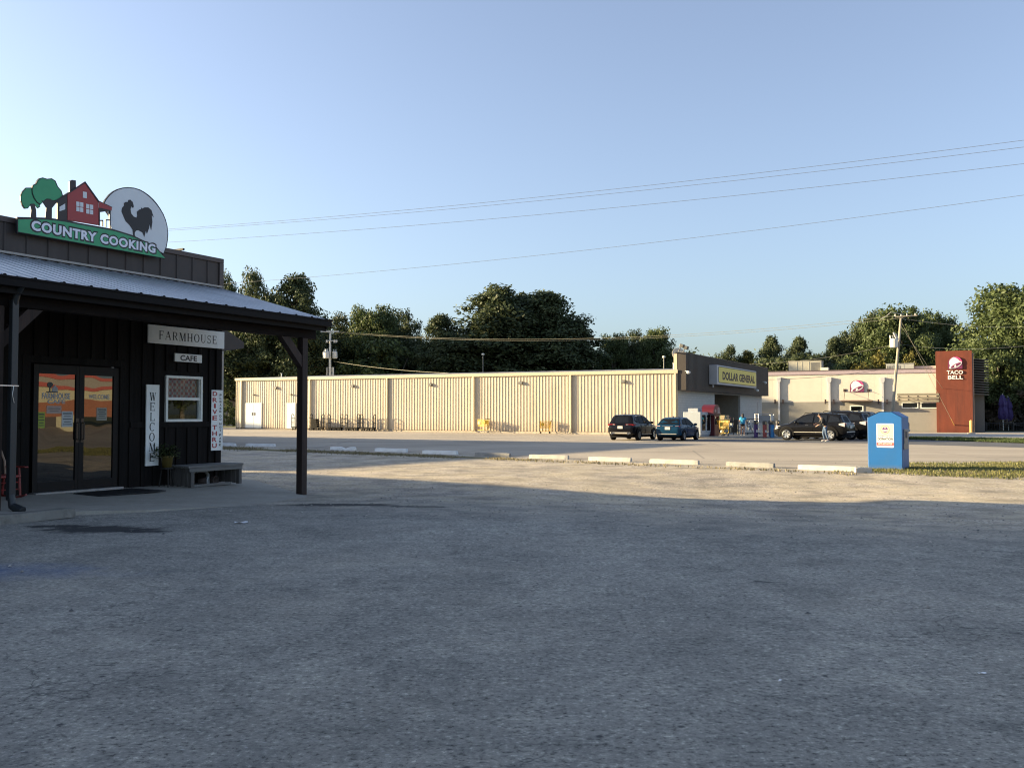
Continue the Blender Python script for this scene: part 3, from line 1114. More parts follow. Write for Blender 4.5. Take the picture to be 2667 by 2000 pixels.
# downspout strapped to the left post
mb = MB()
dx = -2.29
mb.box(dx - .05, dx + .05, -3.0, -2.91, .22, 3.12)
mb.tube([(dx, -2.955, 3.05), (dx, -3.02, 3.2), (dx, -3.14, 3.32)], .05, 8)
mb.tube([(dx, -2.955, .3), (dx, -3.0, .14), (dx + .05, -3.16, .06)], [.055, .06, .075], 8)
o = mb.build('downspout', 'downspout_metal', T, bevel=.01)
mb = MB()
mb.box(dx - .28, dx + .058, -3.012, -2.998, 1.86, 1.875)
mb.tube([(dx - .02, -3.01, 1.87), (dx - .04, -3.015, 1.74), (dx - .01, -3.012, 1.62)], .005, 5)
mb.build('strap', 'steel', o)
# low side roof over the drive-through hatch
mb = MB()
mb.prism([(XR, 3.58), (5.32, 3.16), (5.32, 3.02), (5.22, 3.0), (XR, 2.86)], .25, 2.4)
mb.build('side_canopy', 'parapet_metal', T)

# glazed double door
gz0, gz1 = .21, 2.21
mb = MB()
mb.box(DX0, DX1, .17, 1.4, -.3, -.28)
mb.box(WX0 - .3, WX1 + .3, .9, .93, .8, 2.7)
mb.box(DX0 - .5, DX1 + .5, .9, .93, -.3, 2.7)
mb.build('interior', 'dark_room', T)
for side, (x0, x1, g0, g1) in enumerate(((-.06, .86, .04, .79), (.86, 1.74, .97, 1.61))):
    mb = MB()
    y0, y1 = -.012, .04
    mb.box(x0, g0, y0, y1, .03, 2.38)
    mb.box(g1, x1 - .004, y0, y1, .03, 2.38)
    mb.box(g0, g1, y0, y1, .03, gz0)
    mb.box(g0, g1, y0, y1, gz1, 2.38)
    D = mb.build('door', 'bronze_frame', T, bevel=.004)
    mb = MB()
    mb.box(g0, g1, .012, .018, gz0, gz1)
    mb.build('glass', 'door_glass', D)
    mb = MB()
    hx = g1 + .035 if side == 0 else g0 - .035
    mb.tube([(hx, -.02, 1.30), (hx, -.065, 1.30), (hx, -.065, .98), (hx, -.02, .98)], .012, 8)
    mb.box(hx - .03, hx + .03, -.018, -.012, .92, 1.38)
    mb.build('handle', 'handle_dark', D)
    notes = (((99, 1073, 118, 1115), 'lime_paper'), ((161, 1071, 191, 1112), 'white_paper'), ((122, 1057, 161, 1077), 'pink_paper')) if side == 0 else (((252, 1062, 279, 1095), 'grey_paper'),)
    mat('lime_paper', (0.30, 0.36, 0.05), 0.7)
    mat('white_paper', (0.45, 0.47, 0.47), 0.7)
    mat('pink_paper', (0.40, 0.30, 0.26), 0.7)
    mat('grey_paper', (0.28, 0.28, 0.24), 0.7)
    mat('ink', (0.03, 0.04, 0.05), 0.7)
    for (a, b_, c, d), mm in notes:
        xa, za = CAFE.hit(a, d)
        xb, zb = CAFE.hit(c, b_)
        mb = MB()
        mb.box(xa, xb, .0085, .0115, za, zb)
        mb.cur = 1
        h = zb - za
        for q in range(5 if h > .2 else 2):
            zz = za + h * (.82 - .17 * q if h > .2 else .6 - .3 * q)
            ww = (xb - xa) * (.8 if q % 2 == 0 else .6)
            xm = (xa + xb) / 2
            mb.box(xm - ww / 2, xm + ww / 2, .006, .0083, zz, zz + h * (.045 if q else .07))
        mb.build('notice', [mm, 'ink'], D)
    mb = MB()
    mat('decal_grey', (0.36, 0.34, 0.33), 0.6)
    mat('decal_dark', (0.05, 0.05, 0.05), 0.6)
    if side == 0:
        xa, za = CAFE.hit(110, 1039); xb, zb = CAFE.hit(184, 1024)
        put_text(mb, 'FARMHOUSE', xa, xb, za, zb, .009, .035)
        xa, za = CAFE.hit(124, 1051); xb, zb = CAFE.hit(171, 1041)
        put_text(mb, 'CAFE', xa, xb, za, zb, .009, .035)
        mb.cur = 1
        xa, za = CAFE.hit(122, 1022); xb, zb = CAFE.hit(152, 995)
        w_, h = xb - xa, zb - za
        mb.prism([(xa, za), (xb, za), (xb, za + .1 * h), (xa, za + .1 * h)], .007, .009)
        mb.prism(ellipse(xa + w_ * .3, za + h * .72, w_ * .26, h * .26, 14), .007, .009)
        mb.prism([(xa + .24 * w_, za + .1 * h), (xa + .34 * w_, za + .1 * h), (xa + .34 * w_, za + .5 * h), (xa + .24 * w_, za + .5 * h)], .007, .009)
        mb.cur = 0
        mb.prism([(xa + .48 * w_, za + .1 * h), (xa + .98 * w_, za + .1 * h), (xa + .98 * w_, za + .4 * h), (xa + .73 * w_, za + .72 * h), (xa + .48 * w_, za + .4 * h)], .005, .0068)
    else:
        xa, za = CAFE.hit(232, 1039); xb, zb = CAFE.hit(286, 1028)
        put_text(mb, 'WELCOME', xa, xb, za, zb, .009, .02)
    mb.build('decal', ['decal_grey', 'decal_dark'], D)
mb = MB()
mb.box(-.08, 1.76, -.16, .05, -.03, .028)
mat('threshold_alu', (0.30, 0.29, 0.28), 0.5, 0.2, 8, metal=0.3)
mb.build('threshold', 'threshold_alu', T)

# sash window with a checked curtain
mb = MB()
fo = .055
mb.box(WX0 - .03, WX1 + .03, -.05, .06, WZ1 - fo + .03, WZ1 + .03)
mb.box(WX0 - .03, WX1 + .03, -.05, .06, WZ0 - .03, WZ0 + fo - .03)
mb.box(WX0 - .03, WX0 + fo - .03, -.05, .06, WZ0 + fo - .03, WZ1 - fo + .03)
mb.box(WX1 - fo + .03, WX1 + .03, -.05, .06, WZ0 + fo - .03, WZ1 - fo + .03)
zm = 1.79
mb.box(WX0 + fo - .03, WX1 - fo + .03, -.035, .05, zm - .03, zm + .03)
for zz0, zz1 in ((WZ0 + fo - .03, zm - .03), (zm + .03, WZ1 - fo + .03)):
    mb.box(WX0 + fo - .03, WX0 + fo - .005, -.02, .04, zz0, zz1)
    mb.box(WX1 - fo + .005, WX1 - fo + .03, -.02, .04, zz0, zz1)
W = mb.build('window', 'white_vinyl', T, bevel=.004)
mb = MB()
mb.box(WX0 + .02, WX1 - .02, .008, .012, zm, WZ1 - .02)
mb.box(WX0 + .02, WX1 - .02, .018, .022, WZ0 + .02, zm)
mb.build('pane', 'cafe_pane', W)
m = bpy.data.materials.new('checked_cloth')
nt_, N, L = _nodes(m)
tc = N.new('ShaderNodeTexCoord')
mp = N.new('ShaderNodeMapping')
mp.inputs['Scale'].default_value = (1, 0.001, 1)
L.new(tc.outputs['Object'], mp.inputs[0])
ck = N.new('ShaderNodeTexChecker')
ck.inputs['Scale'].default_value = 16
ck.inputs['Color1'].default_value = (.80, .30, .33, 1)
ck.inputs['Color2'].default_value = (.88, .74, .75, 1)
L.new(mp.outputs[0], ck.inputs['Vector'])
L.new(ck.outputs[0], N['Principled BSDF'].inputs['Base Color'])
MATS['checked_cloth'] = m
mb = MB()
nn = 60
pts = []
for i in range(nn + 1):
    xx = WX0 + .02 + (WX1 - WX0 - .04) * i / nn
    pts.append((xx, .05 + .012 * math.sin(i * .9) + .006 * math.sin(i * 2.1)))
for zz0, zz1 in ((zm - .02, WZ1),):
    mb.add([(p[0], p[1], zz0 + .02 * math.sin(p[0] * 20)) for p in pts] + [(p[0], p[1], zz1) for p in pts], [(i, i + 1, nn + 2 + i, nn + 1 + i) for i in range(nn)])
mb.build('curtain', 'checked_cloth', W, smooth=True)


# concrete apron under the porch
def pz(x, y):
    b = -.012 * x
    f = .055 - .039 * (x + 2.3)
    return max(b + (f - b) * (-y / 2.8), -.30) - .005


mb = MB()
yf = lambda x: -3.45 if x < -2.1 else -3.45 - .55 * (x + 2.1) / 1.3 if x < -.8 else -4.0 - .15 * (x + .8) / 2.4 if x < 1.6 else -4.15 if x < 3.3 else -4.15 + (x - 3.3) * 2.0
colx = [-20, -14, -9, -6, -4, -2.1, -1.5, -.8, 0, .8, 1.6, 2.4, 3.3, 3.6, 3.9, 4.2, 4.5, 4.9, 5.25]
J = 7
vs = []
for x in colx:
    wob = .05 * math.sin(x * 2.3) + .03 * math.sin(x * 5.1)
    for j in range(J):
        y = .1 + (yf(x) + wob - .1) * j / (J - 1)
        vs.append((x, y, pz(x, y) + .012))
for i in range(len(colx)):
    x, y, z = vs[i * J + J - 1]
    vs.append((x, y - .02, z - .25))
fs = []
for i in range(len(colx) - 1):
    for j in range(J - 1):
        fs.append((i * J + j, i * J + j + 1, (i + 1) * J + j + 1, (i + 1) * J + j))
    b_ = len(colx) * J
    fs.append((i * J + J - 1, b_ + i, b_ + i + 1, (i + 1) * J + J - 1))
mb.add(vs, fs)
o = mb.build('porch_pavement', 'slab_concrete')
o.matrix_world = CAFE.M
tag(o, kind='structure')

# ------------------------------------------------------------------ boards on and above the café wall
def c4(x, y):
    return CAFE.hit(320 + x / 3.456, 820 + y / 3.456, -.05)


def sign_board(name, label, x0, x1, z0, z1, y=-.085, t=.03, m='white_board'):
    s = thing(name, label, 'sign', CAFE.M)
    mb = MB()
    mb.box(x0, x1, y, y + t, z0, z1)
    mb.build('board', m, s, bevel=.004)
    return s


S = sign_board('name_board', 'long white board with black serif capitals above the café window', 2.35, 4.40, 2.93, 3.31)
mb = MB()
put_serif(mb, 'FARMHOUSE', 2.60, 4.19, 3.025, 3.20, -.0875)
mb.build('lettering', 'black_paint', S)
S = sign_board('hanging_sign', 'small weathered white sign hanging on two chains under the long white board', 3.03, 3.76, 2.58, 2.755, -.09, .035)
mb = MB()
put_text(mb, 'CAFE', 3.17, 3.62, 2.605, 2.725, -.0925, .03)
mat('faded_black', (0.06, 0.055, 0.06), 0.7, 0.4, 20)
mb.build('lettering', 'faded_black', S)
for xx in (3.04, 3.75):
    mb = MB()
    for k in range(9):
        z = 2.755 + k * .02
        mb.tube([(xx, -.075 - (.004 if k % 2 else -.004), z), (xx, -.075 + (.004 if k % 2 else -.004), z + .022)], .004, 5)
    mb.build('chain', 'black_paint', S)
S = sign_board('welcome_board', 'tall narrow white board with black capitals beside the glass door', 2.33, 2.65, .40, 2.07)
mb = MB()
for k, ch in enumerate('WELCOME'):
    zt = 1.91 - k * .208
    put_serif(mb, ch, 2.395, 2.56 + (.02 if ch in 'WM' else 0), zt - .172, zt, -.0875)
mb.build('lettering', 'black_paint', S)
S = sign_board('drive_board', 'tall white sign with red and black capitals at the wall corner', 4.07, 4.405, .655, 2.0, -.06, .012)
mb = MB()
zt = 1.965
for ch in 'DRIVE THRU':
    if ch == ' ':
        zt -= .075
        mb.build('lettering', 'red_paint', S)
        mb = MB()
        continue
    wd = .055 if ch == 'I' else .135
    put_text(mb, ch, 4.165 - wd / 2, 4.165 + wd / 2, zt - .1, zt, -.0625, .03)
    zt -= .1345
mb.build('lettering', 'red_paint', S)
mb = MB()
zt = 1.915
for ch in 'PLEASE DO NOT PARK':
    if ch == ' ':
        zt -= .028
        mb.build('small_lettering', 'black_paint', S)
        mb = MB()
        continue
    put_text(mb, ch, 4.30, 4.36, zt - .05, zt, -.0625, .03)
    zt -= .0735
mb.build('small_lettering', 'black_paint', S)

# ------------------------------------------------------------------ roof sign: trees, red house, rooster on a white disc
def c1(pts, y):
    return [CAFE.hit(p[0] / 4.9156, 440 + p[1] / 4.9156, y) for p in pts]


mat('sign_green', (0.035, 0.30, 0.13), 0.45, 0.08, 3)
mat('sign_red', (0.33, 0.035, 0.035), 0.45, 0.06, 3)
mat('sign_white', (0.62, 0.65, 0.68), 0.45, 0.04, 3)
mat('sign_black', (0.010, 0.009, 0.012), 0.5)
mat('sign_brown', (0.030, 0.022, 0.022), 0.5)
mat('sign_letter', (0.72, 0.73, 0.80), 0.4)
S = thing('roof_sign', 'cut-out sign on the parapet with green trees, red house and rooster on white disc', 'sign', CAFE.M)
YB = -.16


def layer(name, shapes, y0, y1, parent=S):
    mb = MB()
    ms = []
    for pts, mm in shapes:
        if mm not in ms:
            ms.append(mm)
        mb.cur = ms.index(mm)
        off = .0012 * len(mb.f) % .004
        mb.prism(c1(pts, y0), y0 - off, y1)
    return mb.build(name, ms, parent)


def swell(pts, k):
    cx, cy = sum(p[0] for p in pts) / len(pts), sum(p[1] for p in pts) / len(pts)
    o = []
    for p in pts:
        d = math.hypot(p[0] - cx, p[1] - cy)
        o.append((p[0] + (p[0] - cx) / d * k, p[1] + (p[1] - cy) / d * k))
    return o


disc = [(1310, 470), (1345, 400), (1400, 330), (1450, 288), (1510, 258), (1575, 240), (1640, 235), (1715, 242), (1790, 264), (1850, 297), (1910, 340), (1965, 392), (2010, 445), (2055, 510), (2095, 580), (2125, 655), (2145, 735), (2155, 830), (2150, 910), (2135, 1000), (2098, 1095), (2000, 1030), (1700, 900), (1430, 800), (1400, 600)]
layer('disc_edge', [(disc, 'sign_black')], YB + .03, YB + .07)
layer('disc', [(swell(disc[:-4], -16) + [(2000, 1030), (1700, 900), (1430, 800), (1400, 600)], 'sign_white')], YB + .022, YB + .0295)
rooster = [(1645, 400), (1668, 395), (1685, 412), (1700, 425), (1712, 470), (1712, 495), (1695, 500), (1682, 475), (1672, 520), (1680, 570), (1710, 610), (1750, 628), (1758, 600), (1755, 550), (1790, 520), (1808, 520), (1812, 497), (1825, 512), (1850, 495), (1900, 495), (1940, 530), (1968, 622), (1943, 585), (1952, 680), (1937, 785), (1916, 705), (1908, 765), (1882, 832), (1870, 785), (1850, 872), (1826, 815), (1770, 785), (1740, 795), (1725, 820), (1727, 850), (1745, 888), (1700, 888), (1706, 840), (1700, 780), (1660, 720), (1610, 670), (1580, 600), (1558, 545), (1565, 500), (1590, 472), (1588, 440), (1612, 425), (1640, 425)]
layer('rooster', [(rooster, 'sign_black')], YB + .014, YB + .0215)
crown_a = [(270, 350), (290, 300), (335, 250), (400, 250), (415, 300), (440, 370), (490, 440), (510, 480), (480, 500), (440, 450), (390, 455), (360, 500), (320, 505), (290, 460), (275, 410)]
crown_b = [(415, 262), (430, 215), (470, 195), (485, 160), (510, 130), (550, 120), (602, 137), (660, 130), (705, 160), (735, 230), (780, 282), (800, 345), (740, 395), (680, 412), (650, 390), (600, 385), (560, 410), (520, 455), (480, 430), (440, 372), (418, 310)]
trunk_a = [(385, 450), (440, 445), (462, 520), (467, 632), (388, 632), (400, 530)]
trunk_b = [(528, 400), (560, 415), (600, 388), (650, 395), (735, 420), (665, 505), (664, 640), (578, 640), (592, 500), (552, 440)]
layer('small_tree', [(swell(crown_a, 9), 'sign_black')], YB + .034, YB + .06)
layer('small_tree', [(swell(crown_a, -3), 'sign_green'), (trunk_a, 'sign_brown')], YB + .026, YB + .0335)
layer('large_tree', [(swell(crown_b, 9), 'sign_black')], YB + .018, YB + .06)
layer('large_tree', [(swell(crown_b, -4), 'sign_green'), (trunk_b, 'sign_brown')], YB + .010, YB + .0175)
layer('chimney', [([(893, 162), (925, 142), (972, 150), (974, 250), (893, 300)], 'sign_brown')], YB + .012, YB + .06)
layer('house_side', [([(725, 415), (735, 392), (880, 300), (880, 660), (735, 650), (735, 440)], 'sign_brown')], YB + .008, YB + .05)
layer('house_front', [([(866, 318), (1090, 168), (1262, 415), (1262, 720), (866, 655)], 'sign_red')], YB, YB + .05)
layer('house_roof', [([(700, 412), (880, 302), (1092, 160), (1270, 410), (1438, 490), (1434, 502), (1262, 432), (1090, 182), (866, 330), (735, 412)], 'sign_black'),
                     ([(1266, 420), (1432, 497), (1428, 534), (1280, 500), (1266, 500)], 'sign_red'), ([(1266, 500), (1428, 520), (1428, 536), (1285, 556), (1266, 560)], 'sign_brown')], YB - .008, YB - .0005)
win = [([(1063, 292), (1112, 300), (1112, 380), (1063, 370)], 'sign_white'), ([(762, 488), (835, 445), (835, 520), (762, 545)], 'sign_white')]
for bx, by in ((978, 418), (1104, 448)):
    for i in range(2):
        for j in range(2):
            x, y = bx + i * 48, by + j * 66 + i * 9
            win.append(([(x, y), (x + 40, y + 8), (x + 40, y + 64), (x, y + 58)], 'sign_white'))
for q in (win[:1], win[1:2], win[2:6], win[6:]):
    layer('house_window', q, YB - .006, YB - .0008)
rail = [([(1404, 530), (1418, 530), (1418, 762), (1404, 760)], 'sign_black'), ([(1266, 500), (1280, 500), (1280, 730), (1266, 728)], 'sign_black'),
        ([(1280, 655), (1318, 655), (1318, 668), (1280, 668)], 'sign_black'), ([(1350, 648), (1404, 648), (1404, 662), (1350, 662)], 'sign_black'),
        ([(1308, 660), (1320, 660), (1320, 738), (1308, 736)], 'sign_black'), ([(1350, 660), (1362, 660), (1362, 748), (1350, 746)], 'sign_black')]
layer('house_porch', rail, YB - .006, YB + .02)
banner = [(235, 648), (420, 646), (560, 650), (700, 660), (850, 682), (1000, 712), (1430, 790), (1560, 825), (1700, 872), (1850, 940), (2000, 1020), (2115, 1145), (235, 805)]
layer('banner_edge', [([(218, 615), (590, 625), (850, 655), (1000, 690), (1435, 768), (1700, 850), (2000, 995), (2120, 1150), (235, 815), (218, 820)], 'sign_black')], YB - .012, YB + .04)
layer('banner', [(banner, 'sign_green')], YB - .02, YB - .0125)
mb = MB()
x0, z0 = CAFE.hit(400 / 4.9156, 440 + 785 / 4.9156, YB - .02)
x1, z1 = CAFE.hit(1990 / 4.9156, 440 + 945 / 4.9156, YB - .02)
_, ztop = CAFE.hit(440 / 4.9156, 440 + 662 / 4.9156, YB - .02)
put_text(mb, 'COUNTRY COOKING', x0 - .03, x1 + .03, z0 - .03, ztop + .03, YB - .0225, .105, 1.12)
mb.build('letter_edge', 'sign_black', S)
mb = MB()
put_text(mb, 'COUNTRY COOKING', x0, x1, z0, ztop, YB - .0245, .045, 1.12)
mb.build('lettering', 'sign_letter', S)
for xx in (0.3, 2.0, 3.2):
    mb = MB()
    mb.box(xx, xx + .05, YB + .07, .25, 4.98, 5.02)
    mb.build('bracket', 'gutter_brown', S)

# ------------------------------------------------------------------ things on the porch
mat('chair_red', (0.20, 0.022, 0.020), 0.45, 0.2, 8, dirt=((0.4, 0.3, 0.25), 10, .4))
mat('chair_worn', (0.30, 0.20, 0.14), 0.55, 0.2, 10)
Cx, Cy = -1.02, -.55
T2 = thing('rocking_chair', 'red wooden rocking chair with a bowed back beside the downspout', 'chair', CAFE.at(Cx, Cy, pz(Cx, Cy) + .02))
mb = MB()
mb.box(-.25, .25, -.26, .22, .36, .40)
mb.build('seat', 'chair_red', T2, bevel=.012)
mb = MB()
mb.tube([(-.25, .2, .40), (-.26, .24, .62), (-.2, .29, .86), (-.1, .31, .95), (0, .315, .98), (.1, .31, .95), (.2, .29, .86), (.26, .24, .62), (.25, .2, .40)], .018, 8)
mb.build('back_bow', 'chair_worn', T2)
mb = MB()
for k in range(5):
    xx = -.17 + k * .085
    mb.box(xx - .028, xx + .028, .215, .228, .40, .92 - abs(k - 2) * .03, Matrix.Rotation(R(-7), 4, 'X'))
mb.build('back_slat', 'chair_red', T2)
for sg in (-1, 1):
    mb = MB()
    mb.box(sg * .29 - .035, sg * .29 + .035, -.34, .24, .52, .545)
    mb.build('arm', 'chair_red', T2, bevel=.008)
    for yy, lean_ in ((-.22, -.03), (.2, .06)):
        mb = MB()
        mb.tube([(sg * .23, yy, .52 if yy < 0 else .38), (sg * .235, yy + lean_ * .5, .25), (sg * .24, yy + lean_, .045)], [.02, .022, .018], 8)
        mb.build('leg', 'chair_red', T2)
    mb = MB()
    mb.tube([(sg * .24, -.42, .07), (sg * .24, -.25, .03), (sg * .24, 0, .012), (sg * .24, .25, .03), (sg * .24, .5, .09)], .018, 6)
    mb.build('rocker', 'chair_red', T2)
mb = MB()
for zz in (.16, .28):
    mb.tube([(-.235, -.23, zz), (.235, -.23, zz)], .011, 6)
mb.build('stretcher', 'chair_red', T2)

mat('rubber_mat', (0.010, 0.010, 0.012), 0.8, 0.3, 30, .3, 80)
T2 = thing('door_mat', 'black rubber mat in front of the glass double door', 'mat', CAFE.at(1.15, -.76, pz(1.15, -.76)))
mb = MB()
mb.box(-.72, .72, -.5, .5, .012, .03)
mb.build('mat_body', 'rubber_mat', T2, bevel=.006)
mb = MB()
for k in range(18):
    mb.box(-.66 + k * .077, -.64 + k * .077, -.45, .45, .0302, .034)
mb.build('ridge', 'rubber_mat', T2)

mat('grey_wood', (0.15, 0.145, 0.135), 0.85, 0.4, 8, 0.5, 40, stretch=(.12, 1, 1), dirt=((.12, .11, .1), 4, .6, (.2, 1, 1)))
mat('grey_wood_up', (0.10, 0.092, 0.085), 0.85, 0.45, 8, 0.5, 40, stretch=(1, 1, .1), dirt=((.08, .07, .065), 4, .6, (1, 1, .2)))
bx0, bx1, by0, by1 = 2.86, 4.34, -.78, -.14
bz = -.055
T2 = thing('wooden_bench', 'weathered grey plank bench with boarded ends below the tall red and black sign', 'bench', CAFE.at(bx0, by0, bz))
mb = MB()
for k in range(4):
    mb.box(-.03, bx1 - bx0, k * .165, k * .165 + .158, .40, .445)
mb.build('seat', 'grey_wood', T2, bevel=.006)
mb = MB()
mb.box(.0, bx1 - bx0 - .02, .012, .045, .32, .398)
mb.build('apron', 'grey_wood', T2, bevel=.004)
for xx in (.02, bx1 - bx0 - .16):
    mb = MB()
    for k in range(5):
        mb.box(xx, xx + .03, .09 + k * .11, .09 + k * .11 + .098, .02 + .01 * (k % 2), .395)
    mb.build('end_panel', 'grey_wood_up', T2, bevel=.004)
for xx in (.03, bx1 - bx0 - .14):
    mb = MB()
    mb.box(xx, xx + .09, .0, .085, .0, .319)
    mb.build('leg', 'grey_wood_up', T2, bevel=.005)
mb = MB()
mb.box(.12, bx1 - bx0 - .3, .06, .12, .0, .05)
mb.build('stretcher', 'grey_wood', T2)
mat('pvc_grey', (0.40, 0.41, 0.41), 0.5, 0.2, 6)
mb = MB()
mb.tube([(bx0 + .16, -.2, .2), (bx0 + .5, -.2, .225), (bx0 + .82, -.2, .235), (bx0 + .93, -.2, .22), (bx0 + 1.0, -.2, .15), (bx0 + 1.01, -.2, -.05)], .035, 10)
o = mb.build('drain_pipe', 'pvc_grey')
o.matrix_world = CAFE.M
tag(o, 'bent grey plastic pipe running along the wall under the grey bench', 'pipe')
mat('old_clay', (0.07, 0.05, 0.042), 0.85, 0.4, 10)
for k, (xx, yy, dg, lb) in enumerate(((bx0 + .62, -.48, 40, 'dark clay pot lying on its side under the bench, nearer its middle'), (bx0 + .9, -.42, 10, 'dark clay pot lying on its side under the bench, nearer its right end'))):
    T3 = thing('clay_pot', lb, 'pot', CAFE.at(xx, yy, bz + .085, dg) @ Matrix.Rotation(R(88), 4, 'X'), 'pots under the bench')
    mb = MB()
    mb.lathe([(.055, -.1), (.075, 0), (.09, .1), (.08, .1), (.066, 0), (.045, -.08)], 14)
    mb.build('pot_body', 'old_clay', T3, smooth=True)
    mb = MB()
    mb.lathe([(.088, .085), (.1, .085), (.1, .12), (.088, .12)], 14, ends=False)
    mb.build('rim', 'pvc_grey' if k == 0 else 'old_clay', T3)

mat('pot_yellow', (0.13, 0.095, 0.022), 0.6, 0.2, 8)
mat('stand_dark', (0.02, 0.018, 0.016), 0.7)
leaf_mat('pot_leaf', (0.02, 0.035, 0.012), (0.11, 0.13, 0.05), 0.3)
xx, zz = CAFE.hit(435, 1217, -.28)
T2 = thing('plant_pot', 'mustard yellow pot with a trailing green plant on a dark stand by the bench', 'pot plant', CAFE.at(xx, -.28, pz(xx, -.28)))
zz -= pz(xx, -.28)
mb = MB()
mb.lathe([(.09, zz), (.12, zz + .2), (.135, zz + .21), (.135, zz + .24), (.12, zz + .24), (.11, zz + .2)], 18)
mb.build('pot', 'pot_yellow', T2, smooth=True)
mb = MB()
mb.lathe([(.14, zz - .03), (.14, zz - .002)], 18)
for k in range(3):
    t = k * 2.09
    mb.tube([(.11 * math.cos(t), .11 * math.sin(t), zz - .03), (.16 * math.cos(t), .16 * math.sin(t), .012)], .014, 6)
mb.build('stand', 'stand_dark', T2)
rn = random.Random(2)
vs, fs = [], []
mb = MB()
for k in range(420):
    a, e = rn.uniform(0, 6.28), rn.uniform(-.3, 1.4)
    r = rn.uniform(.05, .3)
    p = Vector((math.cos(a) * math.cos(e) * r * 1.1, math.sin(a) * math.cos(e) * r * .6, zz + .26 + math.sin(e) * r * .75 - (.25 * max(0, r - .2) if e < .3 else 0)))
    d = Vector((math.cos(a), math.sin(a) * .7, rn.uniform(-.6, .7))).normalized() * rn.uniform(.04, .09)
    s_ = d.cross(Vector((rn.uniform(-1, 1), rn.uniform(-1, 1), 1))).normalized() * rn.uniform(.012, .022)
    mb.add([p, p + d * .5 + s_, p + d, p + d * .5 - s_], [(0, 1, 2, 3)])
o = mb.build('foliage', 'pot_leaf', T2)
at_ = o.data.attributes.new('tint', 'FLOAT', 'FACE')
at_.data.foreach_set('value', [rn.random() ** 1.5 for _ in mb.f])

# worn kerb stop at the left post, scraps of paper
mat('stop_old', (0.19, 0.18, 0.155), 0.9, 0.4, 6, 0.7, 20, dirt=((.08, .08, .075), 3, .6, (1, 1, 1)))
a, b_ = on_ground(-120, 1378), on_ground(186, 1346)
d = (b_ - a).to_2d()
ang = math.atan2(d.y, d.x)
Ls = d.length


def wheel_stop_mesh(Ln, rn, wdt=.16, hgt=.13):
    mb = MB()
    n = 12
    sec = [(-wdt / 2, 0), (-wdt / 2 + .03, hgt * .92), (-wdt / 2 + .045, hgt), (wdt / 2 - .045, hgt), (wdt / 2 - .03, hgt * .92), (wdt / 2, 0)]
    vs = []
    for i in range(n + 1):
        x = -Ln / 2 + Ln * i / n
        e = .82 if i in (0, n) else 1
        for y, z in sec:
            vs.append((x + rn.uniform(-.006, .006), y * e + rn.uniform(-.004, .004), z * (1 if e == 1 else .93) + rn.uniform(-.004, .004) * (z > 0)))
    m_ = len(sec)
    fs = [(i * m_ + k, (i + 1) * m_ + k, (i + 1) * m_ + k + 1, i * m_ + k + 1) for i in range(n) for k in range(m_ - 1)]
    fs += [tuple(range(m_)), tuple(range((n + 1) * m_ - 1, n * m_ - 1, -1))]
    mb.add(vs, fs)
    return mb


c = (a + b_) / 2
mb = wheel_stop_mesh(Ls, random.Random(3), .26, .125)
o = mb.build('kerb_stop', 'stop_old', bevel=.01)
o.matrix_world = Matrix.Translation((c.x, c.y, gz(c.x, c.y))) @ Matrix.Rotation(ang, 4, 'Z')
tag(o, 'worn concrete kerb stop on the asphalt before the downspout', 'kerb')
mat('litter', (0.75, 0.75, 0.76), 0.7)
for (px, py, w_, h_, dg, lb) in ((628, 1362, .17, .1, 20, 'white paper scrap on dark asphalt in front of the porch post'), (2031, 1774, .035, .014, 60, 'tiny white paper scrap on the grey asphalt, nearer the middle'), (2557, 1755, .05, .02, 10, 'tiny white paper scrap on the grey asphalt, farthest right')):
    p = on_ground(px, py)
    mb = MB()
    nn = 6
    vs = [(w_ * (i / nn - .5), h_ * (j / 2 - .5), .006 + .012 * math.sin(i * 1.1 + j) * w_ * 4 + .01 * w_ * 4) for i in range(nn + 1) for j in range(3)]
    mb.add(vs, [(i * 3 + j, (i + 1) * 3 + j, (i + 1) * 3 + j + 1, i * 3 + j + 1) for i in range(nn) for j in range(2)])
    o = mb.build('paper_scrap', 'litter')
    o.matrix_world = Matrix.Translation(p) @ Matrix.Rotation(R(dg), 4, 'Z')
    tag(o, lb, 'litter', 'paper scraps on the asphalt')
# ------------------------------------------------------------------ the long metal-clad shop
mat('cream_sheet', (0.52, 0.455, 0.345), 0.5, 0.07, 0.6, dirt=((0.36, 0.29, 0.19), 0.9, 0.55, (1, 1, .25)), foot=((0.30, 0.20, 0.12), 1.1, 0.6))
mat('cream_trim', (0.48, 0.42, 0.30), 0.45, 0.05, 1)
mat('shop_roof_metal', (0.17, 0.175, 0.19), 0.65, 0.1, .7, metal=0.3)
mat('fascia_brown', (0.045, 0.038, 0.033), 0.5, 0.1, 1.2)
mat('fascia_end', (0.026, 0.019, 0.015), 0.55, 0.1, 2)
mat('white_door', (0.50, 0.54, 0.56), 0.45, 0.05, 3)
mat('concrete_base', (0.38, 0.33, 0.26), 0.9, 0.25, 3, .3, 20)
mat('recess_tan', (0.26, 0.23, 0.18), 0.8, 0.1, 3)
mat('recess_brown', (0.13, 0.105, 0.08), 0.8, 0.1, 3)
mat('lamp_grey', (0.12, 0.115, 0.10), 0.5)
glass_mat('shop_glass', 0.12)
m = bpy.data.materials.new('painted_block')
nt_, N, L = _nodes(m)
tc = N.new('ShaderNodeTexCoord')
mp = N.new('ShaderNodeMapping')
mp.inputs['Rotation'].default_value = (R(90), 0, 0)
L.new(tc.outputs['Object'], mp.inputs[0])
br = N.new('ShaderNodeTexBrick')
br.inputs['Scale'].default_value = 1
br.inputs['Brick Width'].default_value = .4
br.inputs['Row Height'].default_value = .2
